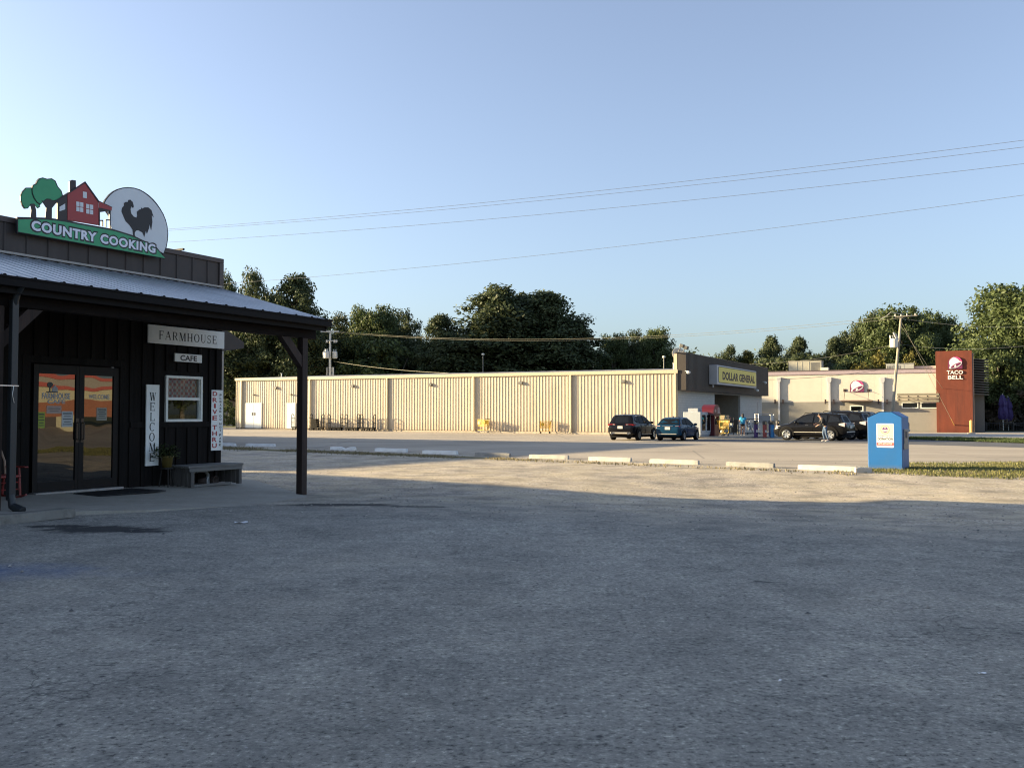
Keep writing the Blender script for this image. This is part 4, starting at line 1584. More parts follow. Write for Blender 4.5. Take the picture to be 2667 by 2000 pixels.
br.inputs['Mortar Size'].default_value = .012
br.inputs['Color1'].default_value = (.44, .44, .41, 1)
br.inputs['Color2'].default_value = (.40, .40, .375, 1)
br.inputs['Mortar'].default_value = (.30, .30, .28, 1)
L.new(mp.outputs[0], br.inputs['Vector'])
L.new(br.outputs['Color'], N['Principled BSDF'].inputs['Base Color'])
bp = N.new('ShaderNodeBump')
bp.inputs['Strength'].default_value = .6
bp.inputs['Distance'].default_value = .01
inv = N.new('ShaderNodeMath')
inv.operation = 'SUBTRACT'
inv.inputs[0].default_value = 1
L.new(br.outputs['Fac'], inv.inputs[1])
L.new(inv.outputs[0], bp.inputs['Height'])
L.new(bp.outputs[0], N['Principled BSDF'].inputs['Normal'])
N['Principled BSDF'].inputs['Roughness'].default_value = .75
MATS['painted_block'] = m

T = thing('shop_building', 'long low shop with cream ribbed metal side and dark brown fascia', 'building', SHOP.M)
LY, LX = 48.4, 27.3
ez = lambda y: 5.02 + .27 * y / LY
bz_ = lambda y: -.08 + .16 * y / LY      # top of the concrete footing
# ribbed side wall at x = 0, running back along y
prof = []
y = .22
while y < LY - .2:
    prof += [(y, 0), (y + .02, -.036), (y + .058, -.036), (y + .075, 0), (y + .17, 0), (y + .176, -.006), (y + .19, -.006), (y + .196, 0)]
    y += .305
prof.append((LY, 0))
mb = MB()
n = len(prof)
mb.add([(p[1], p[0], bz_(p[0])) for p in prof] + [(p[1], p[0], ez(p[0]) - .2) for p in prof], [(i + 1, i, n + i, n + i + 1) for i in range(n - 1)])
mb.build('side_wall', 'cream_sheet', T)
mb = MB()
mb.box(-.07, .3, 0, LY + .05, -.6, -.0)
mb.add([(-.07, 0, 0), (-.07, LY, bz_(LY)), (.1, LY, bz_(LY)), (.1, 0, -.05)], [(0, 1, 2, 3)])
mb.build('footing', 'concrete_base', T)
mb = MB()                                 # back and far side
mb.box(.05, LX, LY - .05, LY, -.6, ez(LY) - .1)
mb.box(LX - .1, LX, .3, LY - .05, -.9, 5.0)
mb.build('back_wall', 'cream_sheet', T)
# eave gutter and corner trims
mb = MB()
sec = [(-.03, -.30), (-.17, -.27), (-.19, -.05), (-.175, 0), (-.13, 0), (-.13, -.03), (-.02, -.03)]
vs = [(p[0], yy, ez(yy) + p[1]) for yy in (-.05, LY + .12) for p in sec]
k = len(sec)
mb.add(vs, [(i, k + i, k + i + 1, i + 1) for i in range(k - 1)] + [tuple(range(k)), tuple(range(2 * k - 1, k - 1, -1))])
mb.build('eave_gutter', 'cream_trim', T)
for yy in (9.37, 19.0, 28.6, 38.2, 47.6, .16):
    mb = MB()
    mb.box(-.20, -.04, yy - .075, yy + .075, bz_(yy) + .1, ez(yy) - .28)
    mb.add([(-.20, yy - .075, bz_(yy) + .1), (-.04, yy - .075, bz_(yy) + .1), (-.04, yy + .075, bz_(yy) + .1), (-.20, yy + .075, bz_(yy) + .1),
            (-.38, yy - .06, bz_(yy) - .02), (-.3, yy - .06, bz_(yy) - .05), (-.3, yy + .06, bz_(yy) - .05), (-.38, yy + .06, bz_(yy) - .02)],
           [(0, 1, 5, 4), (1, 2, 6, 5), (2, 3, 7, 6), (3, 0, 4, 7)])
    mb.build('downspout', 'cream_trim', T, bevel=.012)
mb = MB()
mb.box(-.05, .12, LY, LY + .06, -.2, ez(LY) - .28)
mb.build('corner_trim', 'cream_trim', T)
mb = MB()
mb.box(-.055, .0, -.01, .2, -.15, 5.0)
mb.box(-.09, -.02, .02, .30, 5.05, 6.30)
mb.build('corner_trim', 'cream_trim', T)
# roof, two slopes with a ridge along the middle
mb = MB()
rz = .058 * LX / 2
nr = 80
vs = []
for i in range(nr + 1):
    yy = .3 + (LY - .2) * i / nr
    b_ = .03 if i % 2 else 0
    vs += [(-.1, yy, ez(yy) - .02 + b_), (LX / 2, yy, ez(yy) + rz + b_), (LX + .1, yy, ez(yy) - .02 + b_)]
mb.add(vs, [(3 * i + k, 3 * i + k + 1, 3 * i + k + 4, 3 * i + k + 3) for i in range(nr) for k in (0, 1)])
mb.build('roof', 'shop_roof_metal', T)
for yy, xx, h in ((44.0, 2.0, .38), (2.4, 6.0, .5), (1.7, 4.5, .4)):
    mb = MB()
    zz = ez(yy) + .058 * xx
    mb.cyl((xx, yy, zz - .1), (xx, yy, zz + h), .05, n=8)
    mb.cyl((xx, yy, zz + h), (xx, yy, zz + h + .05), .08, n=8)
    mb.build('vent_pipe', 'white_vinyl', T)
# doors on the side
for (px0, px1, py0, py1, dbl) in ((640, 680.4, 1051, 1117, True), (747, 768.5, 1051, 1118, False)):
    ya, za = SHOP.hitx(px0, py1, -.06)
    yb, zb = SHOP.hitx(px1, py0, -.06)
    zt = SHOP.hitx(px0, py0, -.06)[1]
    zo = bz_(ya) + .0
    mb = MB()
    mb.box(-.065, -.04, yb, ya, zo, zt)
    mb.box(-.075, -.04, ya, ya + .06, zo, zt + .06)
    mb.box(-.075, -.04, yb - .06, yb, zo, zt + .06)
    mb.box(-.074, -.04, yb, ya, zt, zt + .058)
    mb.cur = 1
    if dbl:
        ym = (ya + yb) / 2
        mb.box(-.067, -.0645, ym - .012, ym + .012, zo, zt)
        for s_ in (-1, 1):
            mb.box(-.1, -.066, ym + s_ * .16 - .06, ym + s_ * .16 + .06, zo + 1.3, zo + 1.62)
    D = mb.build('door', ['white_door', 'black_paint'], T)
    mb = MB()
    yy = (ya + yb) / 2 - .3
    mb.box(-.069, -.0652, yy - .14, yy + .06, zo + 1.05, zo + 1.3) if dbl else mb.cyl((-.066, yb + .12, zo + 1.05), (-.12, yb + .12, zo + 1.05), .04)
    mb.build('handle', 'steel', D)
    mb = MB()
    ym = (ya + yb) / 2
    mb.box(-.22, -.03, ym - .13, ym + .13, zt + .85, zt + .98)
    mb.build('door_lamp', 'lamp_grey', T, bevel=.02)
for px, py in ((716, 1010), (916, 1005.5), (1119, 1002), (1355, 997.5), (1622, 994)):
    yy, zz = SHOP.hitx(px, py, -.2)
    mb = MB()
    mb.add([(-.04, yy - .18, zz - .12), (-.04, yy + .18, zz - .12), (-.26, yy + .18, zz - .10), (-.26, yy - .18, zz - .10),
            (-.04, yy - .18, zz + .13), (-.04, yy + .18, zz + .13), (-.17, yy + .18, zz + .12), (-.17, yy - .18, zz + .12)],
           [(0, 1, 2, 3), (4, 7, 6, 5), (0, 4, 5, 1), (1, 5, 6, 2), (2, 6, 7, 3), (3, 7, 4, 0)])
    mb.cyl((-.12, yy, zz + .12), (-.03, yy + .02, zz + .2), .015, n=6)
    mb.build('wall_lamp', 'lamp_grey', T, bevel=.015)
# block front with a deep doorway
ox0, ox1 = 10.06, 18.7
mb = MB()
for a, b_, c, d in ((0.0, ox0, -.9, 3.6), (ox1, LX, -.9, 3.6), (ox0, ox1, 3.3, 3.6)):
    mb.box(a, b_, 0, .2, c, d)
mb.build('front_wall', 'painted_block', T)
mb = MB()
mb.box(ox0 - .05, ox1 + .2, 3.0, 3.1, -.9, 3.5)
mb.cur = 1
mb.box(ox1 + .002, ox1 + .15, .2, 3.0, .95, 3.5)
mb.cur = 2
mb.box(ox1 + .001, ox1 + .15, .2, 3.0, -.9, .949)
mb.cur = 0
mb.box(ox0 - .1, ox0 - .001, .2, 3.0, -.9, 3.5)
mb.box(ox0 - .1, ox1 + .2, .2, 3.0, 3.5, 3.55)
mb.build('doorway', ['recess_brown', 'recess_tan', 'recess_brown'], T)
mb = MB()
for k in range(4):
    x0 = ox0 + .2 + k * 1.9
    mb.box(x0, x0 + 1.75, 2.94, 2.985, -.4, 2.6)
mb.build('entrance_glass', 'shop_glass', T)
# ribbed fascia box
fy, fz0, fz1 = -.65, 3.41, 6.36
mb = MB()
prof = []
x = -.05
while x < LX:
    prof += [(x, 0), (x + .13, 0), (x + .16, -.05), (x + .24, -.05), (x + .27, 0)]
    x += .30
prof = [p for p in prof if p[0] < LX] + [(LX, 0)]
n = len(prof)
mb.add([(p[0], fy + p[1], fz0) for p in prof] + [(p[0], fy + p[1], fz1) for p in prof], [(i, i + 1, n + i + 1, n + i) for i in range(n - 1)])
mb.box(-.05, LX, fy + .03, -.01, fz0 + .01, fz0 + .03)
mb.box(-.05, LX, fy + .01, .3, fz1 - .04, fz1)
mb.box(LX - .02, LX + .02, fy - .06, .25, fz0 + .001, fz1 + .02)
mb.box(0, LX, .05, .3, 5.3, fz1 - .05)
mb.cur = 1
mb.box(-.07, -.051, fy - .055, -.005, fz0 - .01, fz1 + .03)
mb.cur = 0
mb.box(-.06, LX + .02, fy - .07, fy - .051, fz1 - .03, fz1 + .03)
mb.build('fascia', ['fascia_brown', 'fascia_end'], T)
for px, py in ((1790, 970), (1991, 997), (1970, 1017)):
    xx, zz = SHOP.hit(px, py, -.9)
    mb = MB()
    mb.cyl((xx, -.72, zz + .12), (xx, -.95, zz + .1), .03, n=6)
    mb.ball((xx, -1.0, zz), (.13, .16, .12), 10, 6)
    mb.build('floodlight', 'white_vinyl', T)
# flood lamps and dish on the corner of the parapet
mat('dish_cream', (0.62, 0.55, 0.43), 0.5, 0.05, 3)
for dx in (.25, 1.35):
    mb = MB()
    mb.tube([(dx, .1, 6.3), (dx, -.05, 6.62), (dx + .05, -.15, 6.78 + .06 * (dx < 1))], .035, 6)
    mb.box(dx - .2, dx + .25, -.42, -.12, 6.74 + .08 * (dx < 1), 7.02 + .08 * (dx < 1), Matrix.Translation((dx, -.2, 6.9)) @ Matrix.Rotation(R(18), 4, 'X') @ Matrix.Translation((-dx, .2, -6.9)))
    mb.build('flood_lamp', 'lamp_grey', T, bevel=.02)
mb = MB()
mb.box(-.45, 1.5, .02, .1, 6.36, 6.44)
mb.build('lamp_rail', 'lamp_grey', T)
mb = MB()
Td = Matrix.Translation((2.6, .75, 6.42)) @ Matrix.Rotation(R(-50), 4, 'Z') @ Matrix.Rotation(R(68), 4, 'X')
mb.lathe([(.02, -.14), (.25, -.12), (.45, -.06), (.6, .03), (.61, .02), (.45, -.08), (.2, -.15)], 24, Td)
mb.cyl(Td @ Vector((0, 0, -.13)), (2.6, .9, 5.5), .05)
mb.tube([Td @ Vector((0, -.55, 0)), Td @ Vector((0, -.3, .35)), Td @ Vector((0, 0, .5))], .02, 6)
mb.build('satellite_dish', 'dish_cream', T, smooth=True)

# the sign cabinet
mat('cabinet_grey', (0.36, 0.38, 0.40), 0.45, 0.05, 2)
mat('sign_yellow', (0.62, 0.54, 0.12), 0.4, 0.06, 1.5)
S = thing('shop_sign', 'yellow sign with black lettering in a grey cabinet on the brown fascia', 'sign', SHOP.M)
sx0, sx1, sz0, sz1 = 6.05, 19.36, 4.03, 5.68
mb = MB()
yf_ = -1.42
mb.box(sx0, sx1, yf_, -.72, sz0, sz1)
mb.build('cabinet', 'cabinet_grey', S, bevel=.03)
mb = MB()
pts = [(sx0 + .35 + .2 * (1 - math.cos(R(a))), sz0 + .2 + .2 * (1 - math.sin(R(a)))) for a in (0, 30, 60, 90)]


def rounded(x0, x1, z0, z1, r, n=5):
    o = []
    for cx, cz, a0 in ((x1 - r, z1 - r, 0), (x0 + r, z1 - r, 90), (x0 + r, z0 + r, 180), (x1 - r, z0 + r, 270)):
        for k in range(n + 1):
            t = R(a0 + 90 * k / n)
            o.append((cx + r * math.cos(t), cz + r * math.sin(t)))
    return o


mb.prism(rounded(sx0 + .45, sx1 - .2, sz0 + .2, sz1 - .16, .18), yf_ - .03, yf_ - .001)
mb.build('face', 'sign_yellow', S)
mb = MB()
mb.prism(rounded(sx0 + .40, sx1 - .15, sz0 + .15, sz1 - .11, .2), yf_ - .012, yf_ - .0005)
mb.build('face_edge', 'black_paint', S)
mb = MB()
put_text(mb, 'DOLLAR GENERAL', sx0 + 1.5, sx1 - .75, sz0 + .42, sz1 - .50, yf_ - .034, .05)
mb.build('lettering', 'sign_black', S)
mb = MB()
mb.cyl((sx0 + .2, -1.0, sz0 + .05), (sx0 + .2, -1.0, sz0 - .25), .07)
mb.build('conduit', 'cabinet_grey', S)

# raised walk in front of the doors
sw = [SHOP.I @ on_ground(px, py) for px, py in ((1806, 1141), (1850, 1141.5), (1930, 1141.5), (2000, 1140.5), (2040, 1139))]
sw = [(p.x, p.y) for p in sw]
pl = [(0, -.05)] + [(-1.6, -1.0)] + sw + [(LX + 1, -3), (LX, -.05)]
mb = MB()
wv = [SHOP.M @ Vector((p[0], p[1], 0)) for p in pl]
tri = tessellate_polygon([[Vector((p[0], p[1], 0)) for p in pl]])
nn = len(pl)
zt = [gz(v.x, v.y) + .12 for v in wv]
mb.add([(v.x, v.y, z) for v, z in zip(wv, zt)] + [(v.x, v.y, z - .5) for v, z in zip(wv, zt)], [tuple(t) for t in tri] + [(i, (i + 1) % nn, nn + (i + 1) % nn, nn + i) for i in range(nn)])
tag(mb.build('shop_pavement', 'slab_concrete'), kind='structure')


def on_walk(px, py, off=0.12):
    p = on_ground(px, py, off)
    return p


def spot(px, py, off=.12, deg=60.9):
    p = on_ground(px, py, off)
    return Matrix.Translation(p) @ Matrix.Rotation(R(deg), 4, 'Z'), p.y / F


# ice merchandiser: left end plain, glass doors facing along the shop front
mat('ice_white', (0.36, 0.39, 0.41), 0.4, 0.06, 2)
mat('ice_glass_frame', (0.40, 0.44, 0.46), 0.35)
mat('kiosk_red', (0.085, 0.007, 0.012), 0.4, 0.1, 3)
M_, u_ = spot(1825, 1137)
T2 = thing('ice_freezer', 'tall white ice freezer with glass doors left of the shop entrance', 'freezer', M_)
hgt = 64 * u_
mb = MB()
mb.box(0, 2.3, 0, 1.25, .1, hgt)
mb.box(.05, 2.25, .05, 1.2, 0, .099)
mb.build('cabinet', 'ice_white', T2, bevel=.02)
for k in range(2):
    mb = MB()
    x0 = .08 + k * 1.1
    mb.box(x0, x0 + 1.04, -.045, -.002, .3, hgt - .08)
    D = mb.build('door', 'ice_glass_frame', T2)
    mb = MB()
    mb.box(x0 + .12, x0 + .92, -.05, -.046, .4, hgt - .2)
    mb.build('glass', 'shop_glass', D)
    mb = MB()
    mb.box(x0 + .93, x0 + .98, -.09, -.046, .9, 1.4)
    mb.build('handle', 'steel', D)
mb = MB()
mb.box(.15, 1.1, .25, .95, hgt, hgt + .26)
for k in range(7):
    mb.box(.2 + k * .13, .26 + k * .13, .23, .249, hgt + .03, hgt + .23)
mb.build('compressor', 'cabinet_grey', T2)
# red rental kiosk with a rounded hood
M_, u_ = spot(1866, 1135)
T2 = thing('rental_kiosk', 'dark red vending kiosk with a rounded hood beside the white freezer', 'kiosk', M_)
h1 = 70 * u_
mb = MB()
mb.box(-.45, .75, 0, .85, 0, h1 * .78)
mb.build('cabinet', 'kiosk_red', T2, bevel=.02)
mb = MB()
hp = [(-1.1, h1 * .785), (.6, h1 * .785)] + [(-.25 + .9 * math.cos(R(a)), h1 * .80 + h1 * .36 * math.sin(R(a))) for a in range(0, 181, 15)]
mb.prism(hp, -.12, .8)
H = mb.build('hood', 'kiosk_red', T2)
mb = MB()
for k in range(3):
    mb.box(-.1, .42, -.13, -.121, h1 * (.84 + .075 * k), h1 * (.895 + .075 * k))
mb.prism(ellipse(-.62, h1 * .93, .2, h1 * .055, 16), -.13, -.121)
mb.build('label_panel', 'pink_paper', H)
mb = MB()
mb.box(-.3, .6, -.012, -.001, h1 * .42, h1 * .72)
mb.build('screen', 'shop_glass', T2)

# yellow trolleys
mat('trolley_yellow', (0.60, 0.40, 0.035), 0.45, 0.08, 4)
mat('trolley_black', (0.02, 0.02, 0.02), 0.6)


def make_trolley(label):
    t = thing('shopping_trolley', label, 'trolley', None, 'yellow shopping trolleys')
    mb = MB()
    # basket: tapered cage of bars
    z0, z1 = .45, .98
    bx = lambda f, z: (-.42 + .06 * (z1 - z) + f * (.82 - .08 * (z1 - z)))
    wy = lambda z: .27 - .05 * (z1 - z) / .53
    for k in range(7):
        z = z0 + (z1 - z0) * k / 6
        r = .016 if k in (0, 6) else .008
        w_ = wy(z)
        pts = [(bx(0, z), -w_, z), (bx(1, z), -w_ * .85, z), (bx(1, z), w_ * .85, z), (bx(0, z), w_, z), (bx(0, z), -w_, z)]
        mb.tube(pts, r, 5)
    for k in range(13):
        f = k / 12
        for s_ in (-1, 1):
            mb.tube([(bx(f, z0), s_ * wy(z0) * (1 - .15 * f), z0), (bx(f, z1), s_ * wy(z1) * (1 - .15 * f), z1)], .007, 5)
    for k in range(7):
        g = -1 + k / 3
        mb.tube([(bx(1, z0), g * wy(z0) * .85, z0), (bx(1, z1), g * wy(z1) * .85, z1)], .007, 5)
        mb.tube([(bx(0, z0), g * wy(z0), z0), (bx(0, z1), g * wy(z1), z1)], .007, 5)
        mb.tube([(bx(0, z0), g * wy(z0), z0), (bx(1, z0), g * wy(z0) * .85, z0)], .007, 5)
    mb.build('basket', 'trolley_yellow', t)
    for bb in ((bx(0, .8) - .01, bx(0, .8) + .005, -.2, .2, .62, .93), (.1, .3, -.285, -.275, .6, .85), (.1, .3, .275, .285, .6, .85)):
        mb = MB()
        mb.box(*bb)
        mb.build('panel', 'trolley_yellow', t)
    mb = MB()
    for s_ in (-1, 1):
        mb.tube([(-.46, s_ * .25, .98), (-.40, s_ * .24, .6), (-.38, s_ * .23, .2), (-.1, s_ * .22, .17), (.42, s_ * .17, .16)], .016, 6)
    for xx in (-.36, .38):
        mb.tube([(xx, -.2, .18), (xx, .2, .18)], .014, 6)
    mb.build('frame', 'trolley_yellow', t)
    mb = MB()
    mb.tube([(-.5, -.27, 1.02), (-.5, .27, 1.02)], .022, 8)
    for s_ in (-1, 1):
        mb.tube([(-.5, s_ * .25, 1.02), (-.44, s_ * .25, .97)], .015, 6)
    mb.build('handle', 'trolley_black', t)
    for xx, yy in ((-.36, -.2), (-.36, .2), (.38, -.15), (.38, .15)):
        mb = MB()
        mb.cyl((xx, yy - .018, .065), (xx, yy + .018, .065), .065, n=12)
        mb.box(xx - .015, xx + .015, yy - .026, yy - .02, .06, .17)
        mb.build('wheel', 'trolley_black', t)
    return t


ty, _ = SHOP.hitx(1258, 1120, -.55)
tr = make_trolley('yellow shopping trolley against the cream wall, the one nearer the far end')
tr.matrix_world = SHOP.at(-.55, ty, -.08, 75) @ Matrix.Scale(1.12, 4)
ty2, _ = SHOP.hitx(1420, 1124, -.6)
p = SHOP.at(-.6, ty2, -.14, 110) @ Matrix.Scale(1.05, 4)
dup(tr, p, 'yellow shopping trolley against the cream wall, the one nearer the cars')
p = on_ground(1862, 1137.5, .0)
dup(tr, Matrix.Translation(p) @ Matrix.Rotation(R(200), 4, 'Z') @ Matrix.Scale(1.25, 4), 'yellow shopping trolley in front of the white ice freezer')
p = on_ground(1878, 1136, .06)
dup(tr, Matrix.Translation(p) @ Matrix.Rotation(R(205), 4, 'Z') @ Matrix.Scale(1.22, 4), 'yellow shopping trolley tucked behind the one at the freezer')

# black stock carts along the wall
mat('cart_black', (0.007, 0.0065, 0.006), 0.7, spec=.08)


def make_cart(label):
    t = thing('stock_cart', label, 'cart', None, 'black stock carts along the cream wall')
    mb = MB()
    mb.box(-.8, .8, -.22, .22, .27, .33)
    mb.box(-.78, .78, -.2, -.17, .2, .27)
    mb.box(-.78, .78, .17, .2, .2, .27)
    mb.build('deck', 'cart_black', t)
    for s_ in (-1, 1):
        mb = MB()
        xx = s_ * .76
        arch = [(xx, -.19, .33), (xx, -.19, 1.38)] + [(xx + s_ * .02, -.19 * math.cos(R(a)), 1.38 + .2 * math.sin(R(a))) for a in (30, 60, 90, 120, 150)] + [(xx, .19, 1.38), (xx, .19, .33)]
        mb.tube(arch, .034, 6)
        for zz in (.75, 1.2):
            mb.tube([(xx, -.19, zz), (xx, .19, zz)], .026, 5)
        mb.tube([(xx, 0, .33), (xx, 0, 1.2)], .022, 5)
        mb.build('end_frame', 'cart_black', t)
    for xx in (-.6, 0, .6):
        for yy in (-.18, .18):
            mb = MB()
            mb.cyl((xx, yy - .03, .1), (xx, yy + .03, .1), .1, n=12)
            mb.build('wheel', 'cart_black', t)
    return t


labs = ['black stock cart mostly hidden behind the porch post', 'black stock cart loaded with a dark heap of crates', 'black stock cart with leaning end, next to the loaded one', 'black stock cart in the middle of the joined row', 'black stock cart nearest the first bright wall strip']
c0 = None
for k, pxc in enumerate((778, 826, 873, 917, 959)):
    ty, _ = SHOP.hitx(pxc, 1122, -.75)
    Mx = SHOP.at(-.75, ty, gz(*(SHOP.M @ Vector((-.75, ty, 0)))[:2]) + .004, 90 + (2, -1, 3, -2, 1)[k])
    if c0 is None:
        c0 = make_cart(labs[0])
        c0.matrix_world = Mx
    else:
        dup(c0, Mx, labs[k])
ty, _ = SHOP.hitx(819, 1122, -.75)
g0 = gz(*(SHOP.M @ Vector((-.75, ty, 0)))[:2])
T2 = thing('crate', 'stack of black plastic crates loaded on a stock cart by the wall', 'crate', SHOP.at(-.75, ty, g0 + .335, 90))
mb = MB()
for k in range(4):
    s_ = .36 - .02 * (k % 2)
    z = k * .2
    for a, b_, c, d in ((-.48, .3, -.2, -.18), (-.48, .3, .18, .2)):
        mb.box(a + .04 * k, b_, c, d, z, z + .19)
    mb.box(-.48 + .04 * k, -.46 + .04 * k, -.18, .18, z, z + .19)
    mb.box(.28, .3, -.18, .18, z, z + .19)
    mb.box(-.46 + .04 * k, .28, -.18, .18, z + .002, z + .02)
mb.build('crate_stack', 'cart_black', T2, bevel=.008)

# goods outside the shop: stand with tools, banners in racks, notice frame
mat('goods_dark', (0.03, 0.03, 0.032), 0.6)
mat('goods_white', (0.55, 0.55, 0.52), 0.5)
mat('goods_red', (0.34, 0.03, 0.03), 0.5)
mat('goods_tan', (0.32, 0.26, 0.15), 0.6)
mat('goods_green', (0.10, 0.16, 0.08), 0.6)
mat('goods_grey', (0.22, 0.22, 0.22), 0.5)
mat('wrap_purple', (0.045, 0.018, 0.11), 0.4)
mat('wrap_red', (0.28, 0.055, 0.05), 0.4)
mat('wrap_blue', (0.025, 0.17, 0.38), 0.4)
mat('wrap_navy', (0.015, 0.03, 0.11), 0.4)
mat('wrap_maroon', (0.05, 0.025, 0.025), 0.5)
rn = random.Random(4)
M_, u_ = spot(1888, 1133)
T2 = thing('display_shelf', 'dark shelf stacked with goods beside the shop doorway', 'shelf', M_)
hh = 58 * u_
mb = MB()
W_ = 2.5
for z in (.12, hh * .33, hh * .62):
    mb.box(0, W_, 0, .7, z, z + .05)
for xx in (0, W_ - .05):
    mb.box(xx, xx + .05, 0, .05, 0, hh * .78)
    mb.box(xx, xx + .05, .65, .7, 0, hh * .78)
mb.box(0, W_, .66, .69, .1, hh * .5)
mb.build('rack', 'goods_dark', T2)
for lev, z in enumerate((.17, hh * .33 + .05, hh * .62 + .05)):
    x = .05
    while x < W_ - .25:
        w_, h_ = rn.uniform(.16, .42), rn.uniform(.2, hh * .24)
        mb = MB()
        d_ = rn.uniform(.25, .5)
        if rn.random() < .4:
            mb.lathe([(w_ * .4, 0), (w_ * .5, h_ * .2), (w_ * .5, h_ * .7), (w_ * .2, h_ * .9), (w_ * .2, h_)], 10, Matrix.Translation((x + w_ / 2, .28, z)))
        else:
            mb.box(x, x + w_, .02, .02 + d_, z, z + h_)
            mb.box(x + .02, x + w_ - .02, .01, .0195, z + h_ * .3, z + h_ * .7)
        o = mb.build('goods', rn.choice(('goods_white', 'goods_dark', 'goods_tan', 'goods_grey', 'goods_green', 'goods_white')) if x < W_ - .7 or lev < 2 else 'goods_red', T2, bevel=.01)
        x += w_ + rn.uniform(.01, .1)
wr = [(1969, 1139, 'wrap_purple', 44, 'purple drum-like display column near the shop corner'), (1992, 1139, 'wrap_red', 43, 'faded red display column between the purple and blue ones'),
      (2007, 1138, 'wrap_navy', 43, 'dark navy display column just left of the light blue one'), (2012, 1139, 'wrap_blue', 43, 'light blue display column near the parked car bonnet'), (2026, 1136, 'wrap_maroon', 41, 'dark maroon display column next to the car bonnet')]
for px, py, mm, hpx, lb in wr:
    p = on_ground(px, py, .06)
    u_ = p.y / F
    h_ = hpx * u_
    T2 = thing('display_column', lb, 'display', Matrix.Translation(p) @ Matrix.Rotation(R(25), 4, 'Z'), 'coloured display columns outside the shop')
    mb = MB()
    r_ = .135
    mb.lathe([(r_ * 1.1, 0), (r_ * 1.1, .05), (r_, .06), (r_, h_ * .74), (r_ * .9, h_ * .76)], 14)
    mb.build('wrap', mm, T2, smooth=False)
    mb = MB()
    mb.lathe([(r_ * .95, h_ * .76), (r_ * 1.15, h_ * .78), (r_ * 1.15, h_ * .96), (r_ * .9, h_)], 14)
    mb.build('cap', 'goods_dark', T2)
    mb = MB()
    mb.box(-.09, .09, -r_ * 1.15 - .008, -r_ * 1.1, h_ * .8, h_ * .93)
    mb.build('tag_plate', 'goods_tan', T2)
    mb = MB()
    mb.box(-.07, .07, -r_ - .008, -r_ + .02, h_ * .3, h_ * .44)
    mb.build('label_panel', 'goods_white' if mm != 'wrap_blue' else 'wrap_blue', T2)
M_, u_ = spot(1992, 1132, .12, 10)
T2 = thing('wire_cage', 'grey steel frame with panels standing behind the coloured display columns', 'cage', M_)
mb = MB()
h_ = 54 * u_
for xx in (-.5, .75):
    mb.tube([(xx, 0, 0), (xx, 0, h_)], .035, 6)
    mb.tube([(xx, .6, 0), (xx, .6, h_)], .035, 6)
for zz in (.15, h_ * .5, h_):
    mb.tube([(-.5, 0, zz), (.75, 0, zz), (.75, .6, zz), (-.5, .6, zz), (-.5, 0, zz)], .03, 6)
for k in range(9):
    mb.tube([(-.5 + k * .156, 0, .15), (-.5 + k * .156, 0, h_ * .5)], .01, 4)
mb.build('frame', 'steel', T2)
mb = MB()
mb.box(-.46, .5, .02, .05, h_ * .56, h_ * .93)
mb.build('panel', 'goods_grey', T2)
mb = MB()
mb.box(.52, .72, .02, .06, h_ * .55, h_ * .95)
mb.build('side_panel', 'goods_white', T2)
M_, u_ = spot(1950, 1133, .12, 30)
T2 = thing('garden_stand', 'stand of folded white and dark garden chairs by the block wall', 'stand', M_)
mb = MB()
mb.box(-.8, 1.3, .1, .5, .1, .16)
for xx in (-.8, .2, 1.25):
    mb.tube([(xx, .3, 0), (xx, .3, 1.2)], .03, 6)
mb.tube([(-.8, .3, 1.2), (1.3, .3, 1.2)], .03, 6)
mb.build('rail', 'goods_dark', T2)
for k in range(9):
    mb = MB()
    xx = -.7 + k * .23
    Tt = Matrix.Translation((xx, .15, .17)) @ Matrix.Rotation(R(rn.uniform(-14, 14)), 4, 'Y') @ Matrix.Rotation(R(-12), 4, 'X')
    mb.X = Tt
    hh_ = rn.uniform(.8, 1.15)
    mb.tube([(-.09, 0, 0), (-.09, 0, hh_), (.09, 0, hh_), (.09, 0, 0)], .018, 5)
    for q in range(3):
        mb.box(-.085, .085, -.01, .01, hh_ * (.3 + .22 * q), hh_ * (.42 + .22 * q))
    mb.build('folded_chair', rn.choice(('goods_white', 'goods_dark', 'goods_grey', 'goods_white')), T2)
M_, u_ = spot(1974, 1131, .12)
T2 = thing('mop_pole', 'thin dark pole standing upright before the pale block wall', 'pole', M_)
mb = MB()
mb.tube([(0, 0, .1), (0, 0, 2.2), (.02, 0, 2.55)], .035, 7)
mb.build('shaft', 'goods_grey', T2)
mb = MB()
mb.lathe([(.22, 0), (.2, .08), (.06, .12)], 12)
mb.build('base', 'goods_dark', T2)

